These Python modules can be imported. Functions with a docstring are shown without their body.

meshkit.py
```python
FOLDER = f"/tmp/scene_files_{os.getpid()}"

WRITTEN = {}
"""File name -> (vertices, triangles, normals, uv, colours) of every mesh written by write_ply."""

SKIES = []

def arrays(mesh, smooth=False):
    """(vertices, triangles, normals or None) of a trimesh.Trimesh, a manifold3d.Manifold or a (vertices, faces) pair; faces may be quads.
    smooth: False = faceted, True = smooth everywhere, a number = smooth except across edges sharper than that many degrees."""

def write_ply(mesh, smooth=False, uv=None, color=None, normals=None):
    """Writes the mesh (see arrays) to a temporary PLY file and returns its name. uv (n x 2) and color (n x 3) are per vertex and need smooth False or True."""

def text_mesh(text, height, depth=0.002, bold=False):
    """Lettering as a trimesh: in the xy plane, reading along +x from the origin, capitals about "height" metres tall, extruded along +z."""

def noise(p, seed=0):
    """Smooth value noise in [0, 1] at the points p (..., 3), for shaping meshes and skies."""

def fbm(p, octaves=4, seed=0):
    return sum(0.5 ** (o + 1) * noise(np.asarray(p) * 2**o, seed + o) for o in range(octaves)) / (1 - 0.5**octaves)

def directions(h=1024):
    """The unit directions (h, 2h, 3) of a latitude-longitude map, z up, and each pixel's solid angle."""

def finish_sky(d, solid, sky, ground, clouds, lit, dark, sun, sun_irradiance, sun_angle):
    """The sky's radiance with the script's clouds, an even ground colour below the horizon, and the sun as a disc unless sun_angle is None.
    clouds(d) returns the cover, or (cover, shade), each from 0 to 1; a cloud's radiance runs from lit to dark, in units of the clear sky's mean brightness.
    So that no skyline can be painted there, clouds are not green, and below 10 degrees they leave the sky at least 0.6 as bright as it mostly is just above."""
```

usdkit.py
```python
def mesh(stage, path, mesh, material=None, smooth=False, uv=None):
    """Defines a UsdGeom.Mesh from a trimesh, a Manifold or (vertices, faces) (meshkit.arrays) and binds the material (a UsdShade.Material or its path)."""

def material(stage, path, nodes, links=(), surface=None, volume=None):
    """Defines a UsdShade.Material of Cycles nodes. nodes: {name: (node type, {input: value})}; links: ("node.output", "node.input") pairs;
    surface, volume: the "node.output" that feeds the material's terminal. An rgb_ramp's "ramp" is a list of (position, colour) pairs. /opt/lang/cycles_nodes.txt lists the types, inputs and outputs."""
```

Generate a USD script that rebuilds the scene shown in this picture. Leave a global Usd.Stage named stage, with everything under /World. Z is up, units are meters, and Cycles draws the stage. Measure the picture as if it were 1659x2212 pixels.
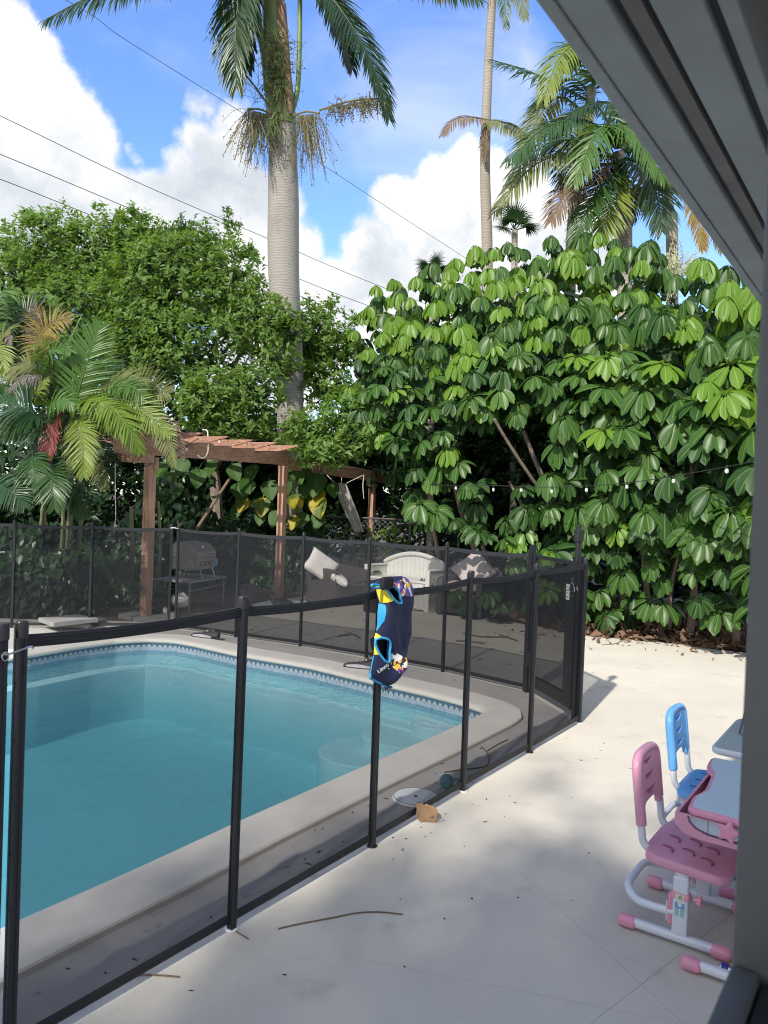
import math, random
import numpy as np, trimesh, shapely, manifold3d as m3
from shapely.geometry import Polygon, LineString, Point, box as sbox
from shapely.ops import unary_union
import usdkit, meshkit
from pxr import Usd, UsdGeom, UsdLux, UsdShade, Gf, Sdf

random.seed(7)
R = np.random.default_rng(7)
stage = Usd.Stage.CreateInMemory()
UsdGeom.SetStageUpAxis(stage, 'Z'); UsdGeom.SetStageMetersPerUnit(stage, 1.0)
UsdGeom.Xform.Define(stage, '/World'); UsdGeom.Scope.Define(stage, '/World/Looks')
A3 = lambda *p: np.array(p, float)

# ---------------------------------------------------------------- camera
TILT, ROLL, EYE, FPX = -0.0139632, 0.0370933, 1.67402, 1653.86      # found from the pool fence; pixels of a 1659 x 2212 picture
FW = A3(0, math.cos(TILT), math.sin(TILT)); UP0 = A3(0, -math.sin(TILT), math.cos(TILT)); R0 = A3(1, 0, 0)
RT = R0 * math.cos(ROLL) + UP0 * math.sin(ROLL); UPV = -R0 * math.sin(ROLL) + UP0 * math.cos(ROLL)
cam = UsdGeom.Camera.Define(stage, '/World/camera')
mat = Gf.Matrix4d(*[float(x) for x in [*RT, 0, *UPV, 0, *(-FW), 0, 0, 0, EYE, 1]])
cam.AddTransformOp().Set(mat)
cam.CreateHorizontalApertureAttr(24.0); cam.CreateFocalLengthAttr(24.0 * FPX / 1659)
cam.CreateFStopAttr(7.5); cam.CreateFocusDistanceAttr(6.5)
cam.CreateClippingRangeAttr((0.02, 5000.0))
EXPOSURE = 1.55
cam.CreateExposureAttr(EXPOSURE)

def ray(x, y): return FW * FPX + RT * (x - 829.5) - UPV * (y - 1106)
def at(x, y, Y):                                   # the point seen at x, y that is Y metres ahead
    v = ray(x, y); return A3(0, 0, EYE) + v * (Y / v[1])
def on(x, y, z=0.0):                               # the point seen at x, y at height z
    v = ray(x, y); return A3(0, 0, EYE) + v * ((z - EYE) / v[2])
DV, NV, ZV = A3(.573, .819, 0), A3(-.819, .573, 0), A3(0, 0, 1)    # along the house wall, away from it, up
def SN(s, n, z=0.0): return DV * s + NV * n + ZV * z

# ---------------------------------------------------------------- sky and sun
SUN_EL, SUN_AZ = math.radians(40), math.atan2(-.454, -.891)
SUN = A3(math.sin(SUN_AZ) * math.cos(SUN_EL), math.cos(SUN_AZ) * math.cos(SUN_EL), math.sin(SUN_EL))
SKY, SUNI, CLOUD = 0.15, 0.50, 2.4
# the cumulus banks: picture position and angular radius (picture pixels) of each billow
BILLOWS = [(-60, 200, 190), (20, 330, 190), (90, 200, 90), (130, 300, 110), (30, 110, 80), (195, 310, 55), (-80, 480, 220), (100, 460, 160),
           (240, 450, 90), (330, 430, 70), (400, 360, 52), (425, 290, 45), (437, 225, 34), (450, 205, 26), (480, 335, 68), (500, 260, 45), (545, 430, 100), (410, 480, 120),
           (560, 560, 130), (300, 560, 140), (690, 640, 90), (760, 640, 90), (800, 560, 80), (870, 470, 58), (865, 420, 30), (930, 480, 90), (950, 400, 52),
           (1000, 350, 45), (1040, 380, 70), (1000, 520, 120), (1120, 420, 80), (1150, 330, 30), (900, 640, 120), (1200, 600, 150), (1250, 480, 60), (600, 760, 160), (900, 800, 160),
           (280, 315, 14), (300, 335, 12)]
nodes = {'tc': ('texture_coordinate', {}), 'dn': ('vector_math', {'math_type': 'normalize'}),
         'n1': ('noise_texture', {'scale': 7.0, 'detail': 8.0, 'roughness': .62}), 'nc': ('vector_math', {'math_type': 'subtract', 'vector2': (.5, .5, .5)}),
         'ns': ('vector_math', {'math_type': 'scale', 'scale': 0.075}), 'n5': ('noise_texture', {'scale': 24.0, 'detail': 6.0, 'roughness': .6}), 'n6': ('vector_math', {'math_type': 'subtract', 'vector2': (.5, .5, .5)}), 'n7': ('vector_math', {'math_type': 'scale', 'scale': 0.030}), 'n8': ('vector_math', {'math_type': 'add'}), 'dp': ('vector_math', {'math_type': 'add'}),
         'sky': ('sky_texture', {'sky_type': 'single_scattering', 'sun_disc': False, 'sun_elevation': SUN_EL, 'sun_rotation': SUN_AZ % (2 * math.pi), 'air_density': 1.0, 'aerosol_density': .6, 'ozone_density': 2.2}),
         'bg': ('background_shader', {'strength': SKY})}
links = [('tc.generated', 'dn.vector1'), ('dn.vector', 'n1.vector'), ('n1.color', 'nc.vector1'), ('nc.vector', 'ns.vector1'), ('dn.vector', 'n5.vector'), ('n5.color', 'n6.vector1'), ('n6.vector', 'n7.vector1'), ('ns.vector', 'n8.vector1'), ('n7.vector', 'n8.vector2'), ('dn.vector', 'dp.vector1'), ('n8.vector', 'dp.vector2')]
prev = None
for i, (x, y, rr) in enumerate(BILLOWS):
    v = ray(x, y); v = v / np.linalg.norm(v)
    nodes[f'd{i}'] = ('vector_math', {'math_type': 'distance', 'vector2': tuple(v)}); nodes[f's{i}'] = ('math', {'math_type': 'subtract', 'value2': rr / FPX * .97 - .003})
    links += [('dp.vector', f'd{i}.vector1'), (f'd{i}.value', f's{i}.value1')]
    if prev:
        nodes[f'm{i}'] = ('math', {'math_type': 'smoothmin', 'value3': .006}); links += [(prev, f'm{i}.value1'), (f's{i}.value', f'm{i}.value2')]; prev = f'm{i}.value'
    else: prev = f's{i}.value'
nodes.update({'mk': ('map_range', {'range_type': 'smoothstep', 'from_min': .006, 'from_max': -.011, 'to_min': 0., 'to_max': 1., 'clamp': True}),
    # farther round the sky: the same sort of cumulus, from noise
    'fn': ('noise_texture', {'scale': 2.6, 'detail': 7.0, 'roughness': .55}), 'fr': ('map_range', {'range_type': 'smoothstep', 'from_min': .43, 'from_max': .52, 'clamp': True}),
    'vd': ('vector_math', {'math_type': 'distance', 'vector2': tuple(ray(829, 400) / np.linalg.norm(ray(829, 400)))}), 'vr': ('map_range', {'range_type': 'smoothstep', 'from_min': .66, 'from_max': .9, 'clamp': True}),
    'fm': ('math', {'math_type': 'multiply'}), 'mx': ('math', {'math_type': 'maximum'}),
    # thin veils in the blue
    'wn': ('noise_texture', {'scale': 3.4, 'detail': 5.0, 'roughness': .6, 'distortion': .8}), 'wr': ('map_range', {'range_type': 'smoothstep', 'from_min': .48, 'from_max': .85, 'to_max': .5, 'clamp': True}), 'mw': ('math', {'math_type': 'maximum'}),
    # cloud brightness: billow relief, greyer towards the flat bases
    'c1': ('noise_texture', {'scale': 5.0, 'detail': 7.0, 'roughness': .6}), 'cr': ('rgb_ramp', {'ramp': [(.30, (.58, .63, .70)), (.42, (.76, .81, .87)), (.52, (1.0, 1.0, 1.0)), (.68, (1.2, 1.19, 1.17))]}),
    'cb': ('vector_math', {'math_type': 'scale', 'scale': CLOUD}),
    'hs': ('hsv', {'saturation': 1.20, 'value': .76, 'hue': .512}), 'mix': ('mix', {})})
links += [(prev, 'mk.value'), ('dn.vector', 'fn.vector'), ('fn.fac', 'fr.value'), ('dn.vector', 'vd.vector1'), ('vd.value', 'vr.value'), ('fr.result', 'fm.value1'), ('vr.result', 'fm.value2'),
          ('mk.result', 'mx.value1'), ('fm.value', 'mx.value2'), ('dn.vector', 'wn.vector'), ('wn.fac', 'wr.value'), ('mx.value', 'mw.value1'), ('wr.result', 'mw.value2'),
          ('dp.vector', 'c1.vector'), ('c1.fac', 'cr.fac'), ('cr.color', 'cb.vector1'), ('sky.color', 'hs.color'), ('hs.color', 'mix.color1'), ('cb.vector', 'mix.color2'), ('mw.value', 'mix.fac'), ('mix.color', 'bg.color')]
skym = usdkit.material(stage, '/World/Looks/sky', nodes, links, surface='bg.background')
sky = UsdLux.DomeLight.Define(stage, '/World/sky'); UsdShade.MaterialBindingAPI.Apply(sky.GetPrim()).Bind(skym)
sky.GetPrim().SetCustomDataByKey('kind', 'structure')
sun = UsdLux.DistantLight.Define(stage, '/World/sun'); sun.CreateNormalizeAttr(True); sun.CreateIntensityAttr(SUNI); sun.CreateAngleAttr(1.0); sun.CreateColorAttr((1.0, .94, .85))
zz = SUN; xx = np.cross(A3(0, 0, 1), zz); xx /= np.linalg.norm(xx); yy = np.cross(zz, xx)
sun.AddTransformOp().Set(Gf.Matrix4d(*[float(v) for v in [*xx, 0, *yy, 0, *zz, 0, 0, 0, 30, 1]]))

# ---------------------------------------------------------------- materials
def pm(name, col, rough=.5, var=None, scale=6., detail=5., bump=0., bscale=None, metal=0., spec=.5, coat=0., stains=None, island=None):
    """A principled material; var: a second colour mixed in by noise; stains: (colour, scale, low, high) on top; island: colours spread over the loose pieces of a mesh."""
    n = {'g': ('geometry', {}), 'p': ('principled_bsdf', {'base_color': col, 'roughness': rough, 'metallic': metal, 'specular_ior_level': spec, 'coat_weight': coat})}
    l, out = [], None
    if island:
        n['ir'] = ('rgb_ramp', {'ramp': island}); l.append(('g.random_per_island', 'ir.fac')); out = 'ir.color'
    if var is not None:
        n['nz'] = ('noise_texture', {'scale': scale, 'detail': detail, 'roughness': .62}); n['mr'] = ('map_range', {'from_min': .35, 'from_max': .68, 'clamp': True}); n['mx'] = ('mix', {'color1': col, 'color2': var})
        l += [('g.position', 'nz.vector'), ('nz.fac', 'mr.value'), ('mr.result', 'mx.fac')] + ([(out, 'mx.color1')] if out else []); out = 'mx.color'
    for k, st in enumerate(stains or []):
        c, sc, lo, hi = st
        n[f'sn{k}'] = ('noise_texture', {'scale': sc, 'detail': 6., 'roughness': .65}); n[f'sr{k}'] = ('map_range', {'range_type': 'smoothstep', 'from_min': lo, 'from_max': hi, 'clamp': True}); n[f'sm{k}'] = ('mix', {'color1': col, 'color2': c})
        l += [('g.position', f'sn{k}.vector'), (f'sn{k}.fac', f'sr{k}.value'), (f'sr{k}.result', f'sm{k}.fac')] + ([(out, f'sm{k}.color1')] if out else []); out = f'sm{k}.color'
    if out: l.append((out, 'p.base_color'))
    if bump:
        n['bn'] = ('noise_texture', {'scale': bscale or scale * 3, 'detail': 6., 'roughness': .65}); n['b'] = ('bump', {'strength': bump, 'distance': .01})
        l += [('g.position', 'bn.vector'), ('bn.fac', 'b.height'), ('b.normal', 'p.normal')]
    return usdkit.material(stage, '/World/Looks/' + name, n, l, surface='p.BSDF')

def leafmat(name, ramp, rough=.42, trans=.28, vein=None, spec=.38, tint=(1.25, 1.2, .55), blotch=None):
    """Leaf: colour by loose piece (each leaf its own), light passing through, pale midrib when vein is given (needs uv, u across the blade)."""
    n = {'g': ('geometry', {}), 'r': ('rgb_ramp', {'ramp': ramp}), 'p': ('principled_bsdf', {'roughness': rough, 'specular_ior_level': spec}), 't': ('translucent_bsdf', {}), 'tm': ('mix', {'mix_type': 'multiply', 'fac': 1., 'color2': tint}), 'm': ('mix_closure', {'fac': trans})}
    l = [('g.random_per_island', 'r.fac'), ('p.BSDF', 'm.closure1'), ('t.BSDF', 'm.closure2')]; out = 'r.color'
    if vein or blotch:
        n['uv'] = ('uvmap', {'attribute': 'st'}); n['sx'] = ('separate_xyz', {}); l.append(('uv.UV', 'sx.vector'))
    if blotch:
        n['bn'] = ('noise_texture', {'scale': 4.5, 'detail': 4.}); n['br'] = ('map_range', {'range_type': 'smoothstep', 'from_min': .46, 'from_max': .58, 'to_max': .9, 'clamp': True}); n['bm'] = ('mix', {'color2': blotch})
        l += [('g.position', 'bn.vector'), ('bn.fac', 'br.value'), ('br.result', 'bm.fac'), (out, 'bm.color1')]; out = 'bm.color'
    if vein:
        n['ab'] = ('math', {'math_type': 'absolute'}); n['sb'] = ('math', {'math_type': 'subtract', 'value2': .5}); n['vr'] = ('map_range', {'range_type': 'smoothstep', 'from_min': .075, 'from_max': .025, 'to_max': .42, 'clamp': True}); n['vm'] = ('mix', {'color2': vein})
        
        l += [('sx.x', 'sb.value1'), ('sb.value', 'ab.value1'), ('ab.value', 'vr.value'), ('vr.result', 'vm.fac'), (out, 'vm.color1')]; out = 'vm.color'
    l += [(out, 'p.base_color'), (out, 'tm.color1'), ('tm.color', 't.color')]
    return usdkit.material(stage, '/World/Looks/' + name, n, l, surface='m.closure')

def around(c, d=.25): return [(0, tuple(np.array(c) * (1 - d))), (.5, c), (1, tuple(np.array(c) * (1 + d)))]
MT = {}
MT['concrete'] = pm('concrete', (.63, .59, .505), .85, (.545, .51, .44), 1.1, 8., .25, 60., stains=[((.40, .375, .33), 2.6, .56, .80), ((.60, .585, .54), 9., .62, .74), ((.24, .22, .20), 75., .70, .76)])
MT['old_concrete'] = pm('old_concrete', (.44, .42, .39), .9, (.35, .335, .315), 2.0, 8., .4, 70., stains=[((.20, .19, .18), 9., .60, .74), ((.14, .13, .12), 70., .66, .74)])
MT['coping'] = pm('coping', (.74, .71, .64), .82, (.65, .62, .56), 2.2, 7., .25, 80., stains=[((.30, .28, .25), 40., .66, .76)])
MT['soil'] = pm('soil', (.10, .075, .05), .95, (.055, .04, .03), 3., 6., .5, 20.)
MT['slab'] = pm('slab', (.25, .245, .235), .9, (.17, .165, .16), 4., 6., .3, 60.)
MT['plaster'] = pm('plaster', (.64, .71, .73), .6, (.57, .65, .68), .9, 6., 0)
MT['black_alu'] = pm('black_aluminium', (.012, .013, .016), .38, spec=.5)
MT['black_cap'] = pm('black_cap', (.02, .02, .022), .25)
MT['black_band'] = pm('black_vinyl', (.016, .017, .02), .5, spec=.4)
MT['steel'] = pm('steel', (.62, .62, .62), .25, metal=1.)
MT['grill_steel'] = pm('grill_steel', (.30, .27, .24), .45, (.23, .21, .19), 20., metal=.4)
MT['black_plastic'] = pm('black_plastic', (.02, .02, .022), .45)
MT['white_plastic'] = pm('white_plastic', (.74, .74, .70), .45, (.66, .66, .62), 5., stains=[((.36, .36, .33), 3.2, .60, .74)])
MT['white_paint'] = pm('white_paint', (.70, .74, .80), .30, coat=.3)
MT['pink'] = pm('pink_plastic', (.70, .33, .45), .38, (.66, .31, .43), 20.)
MT['pink_deep'] = pm('pink_plastic_deep', (.76, .31, .44), .36)
MT['blue'] = pm('blue_plastic', (.14, .41, .82), .35)
MT['board'] = pm('white_board', (.55, .65, .74), .28)
MT['grey_board'] = pm('grey_board', (.40, .46, .46), .35)
MT['label_white'] = pm('label_white', (.75, .75, .75), .5); MT['label_blue'] = pm('label_blue', (.16, .36, .60), .5); MT['label_teal'] = pm('label_teal', (.30, .55, .55), .5); MT['ink'] = pm('ink', (.03, .03, .03), .6); MT['cream'] = pm('label_cream', (.72, .68, .50), .5)
MT['eave'] = pm('eave_paint', (.32, .335, .33), .6, (.25, .26, .26), 4., 5., .1, 30., stains=[((.22, .22, .21), 14., .66, .74)])
MT['eave_dark'] = pm('eave_gap', (.045, .047, .05), .8)
MT['eave_wood'] = pm('eave_wood', (.20, .175, .16), .75, (.15, .13, .12), 9.)
MT['stucco'] = pm('stucco', (.74, .73, .70), .9, (.68, .67, .64), 8., 6., .3, 60.)
MT['frame_grey'] = pm('window_frame_grey', (.105, .112, .118), .45, (.085, .09, .095), 6.)
MT['frame_black'] = pm('window_frame_black', (.008, .009, .011), .6)
MT['roof'] = pm('roof_shingle', (.30, .28, .26), .9, (.22, .20, .19), 12.)
MT['wicker'] = pm('wicker', (.085, .072, .076), .55, (.06, .052, .055), 30.)
MT['cushion'] = pm('cushion_white', (.72, .68, .64), .9, (.62, .58, .55), 6., stains=[((.50, .43, .36), 4., .6, .75)])
MT['cushion_pink'] = pm('cushion_pinkish', (.70, .61, .60), .9, (.62, .54, .53), 3.)
MT['cushion_brown'] = pm('cushion_weathered', (.42, .33, .28), .95, (.36, .36, .36), 8.)
MT['cloth'] = pm('gauze', (.50, .49, .45), .9, (.42, .41, .38), 12.)
MT['rope'] = pm('rope', (.66, .62, .52), .8); MT['cable'] = pm('cable', (.012, .012, .012), .6)
MT['bark'] = pm('bark', (.22, .175, .13), .9, (.14, .11, .085), 14., 6., .6, 40.)
MT['stem'] = pm('stem', (.20, .155, .115), .85, (.13, .10, .075), 12.)
MT['stick'] = pm('stick', (.16, .115, .08), .85); MT['bamboo'] = pm('old_boards', (.30, .175, .12), .85, (.20, .12, .085), 10.)
MT['skimmer'] = pm('skimmer_lid', (.86, .88, .87), .5, (.80, .82, .81), 12.)
MT['toy'] = pm('toy_teal', (.10, .26, .29), .5); MT['toy_dark'] = pm('toy_slate', (.10, .13, .16), .5)
MT['gator'] = pm('ornament_dark', (.035, .033, .034), .6, (.075, .07, .07), 30., 4., .4, 60.)
MT['silver'] = pm('silver_patch', (.42, .42, .47), .35, (.66, .66, .70), 45., 5.)
MT['can'] = pm('can_silver', (.6, .6, .6), .22, metal=1.); MT['can_blue'] = pm('can_blue', (.02, .04, .30), .35)
MT['vest_navy'] = pm('vest_navy', (.014, .020, .055), .6, (.018, .026, .066), 14., spec=.35)
MT['vest_blue'] = pm('vest_blue', (.03, .32, .62), .55); MT['vest_yellow'] = pm('vest_yellow', (.80, .68, .05), .6); MT['vest_inside'] = pm('vest_inside', (.006, .006, .008), .8)
MT['print_white'] = pm('print_white', (.75, .75, .75), .6)
MT['pot'] = pm('black_pot', (.018, .018, .02), .5); MT['sky_blue_plastic'] = pm('blue_cup', (.10, .30, .52), .4)
MT['bulb'] = usdkit.material(stage, '/World/Looks/bulb_glass', {'p': ('principled_bsdf', {'base_color': (.95, .95, .95), 'roughness': .05, 'transmission_weight': .6, 'specular_ior_level': .8})}, surface='p.BSDF')
# cloth print of the swim vest: scattered white, purple, yellow and orange scraps on navy
MT['print'] = usdkit.material(stage, '/World/Looks/vest_print', {'g': ('geometry', {}), 'nz': ('noise_texture', {'scale': 22., 'detail': 1.}), 'ad': ('vector_math', {'math_type': 'multiply_add', 'vector2': (.05, .05, .05)}),
    'v': ('voronoi_texture', {'metric': 'manhattan', 'scale': 36., 'randomness': 1.}), 's': ('separate_color', {}),
    'r': ('rgb_ramp', {'interpolate': False, 'ramp': [(0, (.02, .02, .05)), (.30, (.72, .72, .72)), (.50, (.13, .06, .30)), (.72, (.72, .42, .04)), (.83, (.68, .14, .05)), (.90, (.74, .72, .70))]}), 'p': ('principled_bsdf', {'roughness': .6})},
    [('g.position', 'nz.vector'), ('nz.color', 'ad.vector1'), ('g.position', 'ad.vector3'), ('ad.vector', 'v.vector'), ('v.color', 's.color'), ('s.r', 'r.fac'), ('r.color', 'p.base_color')], surface='p.BSDF')
# fence mesh: see-through weave, closing up at a grazing view
MT['mesh'] = usdkit.material(stage, '/World/Looks/fence_mesh', {'t': ('transparent_bsdf', {'color': (1, 1, 1)}), 'd': ('diffuse_bsdf', {'color': (.017, .0175, .019)}), 'lw': ('layer_weight', {'blend': .3}), 'mr': ('map_range', {'from_min': 0., 'from_max': 1., 'to_min': .50, 'to_max': .92, 'clamp': True}), 'm': ('mix_closure', {})},
    [('lw.facing', 'mr.value'), ('mr.result', 'm.fac'), ('t.BSDF', 'm.closure1'), ('d.BSDF', 'm.closure2')], surface='m.closure')
# pool water: tinted, fresnel gloss with small ripples
MT['water'] = usdkit.material(stage, '/World/Looks/water', {'g': ('geometry', {}), 'n': ('noise_texture', {'scale': 3.2, 'detail': 4., 'distortion': .6}), 'b': ('bump', {'strength': .45, 'distance': .05}), 't': ('transparent_bsdf', {'color': (.80, .93, .95)}), 'gl': ('glossy_bsdf', {'color': (1, 1, 1), 'roughness': .03}), 'va': ('absorption_volume', {'color': (.30, .73, .82), 'density': .60}), 'vs': ('scatter_volume', {'color': (.25, .75, .95), 'density': .11}), 'ab': ('add_closure', {}), 'f': ('layer_weight', {'blend': .12}), 'm': ('mix_closure', {})},
    [('va.volume', 'ab.closure1'), ('vs.volume', 'ab.closure2'), ('g.position', 'n.vector'), ('n.fac', 'b.height'), ('b.normal', 'gl.normal'), ('b.normal', 'f.normal'), ('f.fresnel', 'm.fac'), ('t.BSDF', 'm.closure1'), ('gl.BSDF', 'm.closure2')], surface='m.closure', volume='ab.closure')
# waterline tile: blue glaze, pale scallop near the top of each tile
MT['tile'] = usdkit.material(stage, '/World/Looks/pool_tile', {'uv': ('uvmap', {'attribute': 'st'}), 'sx': ('separate_xyz', {}), 'sb': ('math', {'math_type': 'subtract', 'value2': .5}), 'sq': ('math', {'math_type': 'power', 'value2': 2.}), 'ab': ('math', {'math_type': 'absolute'}), 'ml': ('math', {'math_type': 'multiply_add', 'value2': 1.1}), 'cp': ('math', {'math_type': 'subtract', 'value2': .80}), 'ca': ('math', {'math_type': 'absolute'}), 'ln': ('map_range', {'from_min': .08, 'from_max': .03, 'clamp': True}),
    'up': ('map_range', {'from_min': .78, 'from_max': .82, 'clamp': True}), 'g': ('geometry', {}), 'nz': ('noise_texture', {'scale': 30., 'detail': 4.}), 'c1': ('rgb_ramp', {'ramp': [(.3, (.26, .36, .48)), (.7, (.46, .54, .62))]}), 'm1': ('mix', {'color2': (.10, .18, .26)}), 'm2': ('mix', {'color2': (.50, .55, .57)}), 'p': ('principled_bsdf', {'roughness': .2})},
    [('uv.UV', 'sx.vector'), ('sx.x', 'sb.value1'), ('sb.value', 'ab.value1'), ('ab.value', 'sq.value1'), ('sq.value', 'ml.value1'), ('sx.y', 'ml.value3'), ('ml.value', 'cp.value1'), ('cp.value', 'ca.value1'), ('ca.value', 'ln.value'), ('ml.value', 'up.value'), ('g.position', 'nz.vector'), ('nz.fac', 'c1.fac'), ('c1.color', 'm1.color1'), ('up.result', 'm1.fac'), ('m1.color', 'm2.color1'), ('ln.result', 'm2.fac'), ('m2.color', 'p.base_color')], surface='p.BSDF')
def wood(name, a, b, rot):
    return usdkit.material(stage, '/World/Looks/' + name, {'g': ('geometry', {}), 'mp': ('mapping', {'scale': rot}), 'n': ('noise_texture', {'scale': 6., 'detail': 7., 'roughness': .65}), 'r': ('rgb_ramp', {'ramp': [(.30, tuple(np.array(a) * .55)), (.45, a), (.62, b), (.78, tuple(np.minimum(np.array(b) * 1.5, .6)))]}), 'b': ('bump', {'strength': .3, 'distance': .006}), 'p': ('principled_bsdf', {'roughness': .78})},
        [('g.position', 'mp.vector'), ('mp.vector', 'n.vector'), ('n.fac', 'r.fac'), ('r.color', 'p.base_color'), ('n.fac', 'b.height'), ('b.normal', 'p.normal')], surface='p.BSDF')
MT['post_wood'] = wood('post_wood', (.33, .18, .115), (.44, .26, .175), (6, 6, .5))
MT['beam_wood'] = wood('beam_wood', (.25, .14, .085), (.34, .205, .13), (1.2, 1.2, 7))
MT['rafter_wood'] = wood('rafter_wood', (.27, .135, .09), (.37, .205, .14), (2, 2, 8))
# trunks of the tall palms: grey with closely set leaf-scar rings
def ringbark(name, a, b, k):
    return usdkit.material(stage, '/World/Looks/' + name, {'g': ('geometry', {}), 'n': ('noise_texture', {'scale': 1.4, 'detail': 6.}), 'w': ('wave_texture', {'bands_direction': 'z', 'scale': k, 'distortion': 5.5, 'detail': 4., 'detail_scale': 1.4}), 'r': ('rgb_ramp', {'ramp': [(0, tuple(np.array(a) * .92)), (.25, a), (.8, b), (1, b)]}), 'n2': ('noise_texture', {'scale': 2.2, 'detail': 7., 'roughness': .7}), 'r2': ('map_range', {'from_min': .52, 'from_max': .75, 'to_max': .55, 'clamp': True}), 'm': ('mix', {'color2': (.13, .12, .10)}), 'b': ('bump', {'strength': .06, 'distance': .01}), 'p': ('principled_bsdf', {'roughness': .85})},
        [('g.position', 'w.vector'), ('w.fac', 'r.fac'), ('g.position', 'n2.vector'), ('n2.fac', 'r2.value'), ('r.color', 'm.color1'), ('r2.result', 'm.fac'), ('m.color', 'p.base_color'), ('w.fac', 'b.height'), ('b.normal', 'p.normal')], surface='p.BSDF')
MT['royal_trunk'] = ringbark('royal_trunk', (.235, .22, .195), (.30, .285, .255), 6.5); MT['palm_trunk'] = ringbark('palm_trunk', (.27, .24, .20), (.33, .30, .25), 4.5)
MT['crownshaft'] = pm('crownshaft', (.14, .22, .055), .5, (.17, .19, .07), 1.3, 5., stains=[((.34, .22, .12), 1.9, .54, .66)]); MT['petiole'] = pm('petiole', (.12, .20, .06), .5, (.16, .22, .08), 4.)
MT['sheath'] = pm('dry_sheath', (.30, .19, .11), .8, (.17, .12, .08), 4.)
MT['cane'] = pm('palm_cane', (.22, .22, .10), .6, (.14, .15, .07), 8.)
# leaves
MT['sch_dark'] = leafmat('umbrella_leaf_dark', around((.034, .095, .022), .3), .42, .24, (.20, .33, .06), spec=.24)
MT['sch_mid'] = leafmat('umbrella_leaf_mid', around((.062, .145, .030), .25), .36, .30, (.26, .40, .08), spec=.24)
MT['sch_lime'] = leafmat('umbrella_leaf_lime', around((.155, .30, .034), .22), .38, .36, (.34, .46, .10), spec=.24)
MT['sch_yellow'] = leafmat('umbrella_leaf_yellow', [(0, (.08, .17, .03)), (.45, (.16, .24, .03)), (.75, (.42, .38, .03)), (1, (.48, .36, .04))], .35, .3, (.40, .42, .10))
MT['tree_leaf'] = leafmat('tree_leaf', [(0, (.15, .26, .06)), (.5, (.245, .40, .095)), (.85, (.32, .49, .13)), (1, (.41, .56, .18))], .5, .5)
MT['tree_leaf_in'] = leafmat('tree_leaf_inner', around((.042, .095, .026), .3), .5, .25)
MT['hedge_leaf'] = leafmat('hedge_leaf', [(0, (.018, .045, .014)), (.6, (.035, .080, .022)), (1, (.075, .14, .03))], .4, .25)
MT['vine_leaf'] = leafmat('vine_leaf', [(0, (.022, .060, .018)), (.6, (.045, .105, .026)), (.9, (.085, .17, .03)), (1, (.22, .26, .03))], .35, .28)
MT['pothos'] = leafmat('pothos_leaf', around((.055, .14, .022), .25), .5, .35, (.10, .18, .03), spec=.22); MT['pothos_yellow'] = leafmat('pothos_leaf_yellow', around((.10, .165, .025), .2), .5, .32, (.22, .24, .04), blotch=(.42, .33, .03), spec=.22)
FR = {'green': (.048, .115, .028), 'fresh': (.085, .185, .030), 'lime': (.17, .27, .030), 'dark': (.030, .075, .024), 'blue': (.040, .100, .036)}
for k, c in FR.items(): MT['fr_' + k] = leafmat('frond_' + k, around(c, .22), .34, .28)
MT['fr_yellow'] = leafmat('frond_yellow', [(0, (.16, .22, .03)), (.25, (.30, .29, .03)), (.65, (.50, .36, .05)), (1, (.52, .28, .05))], .4, .3)
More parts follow.
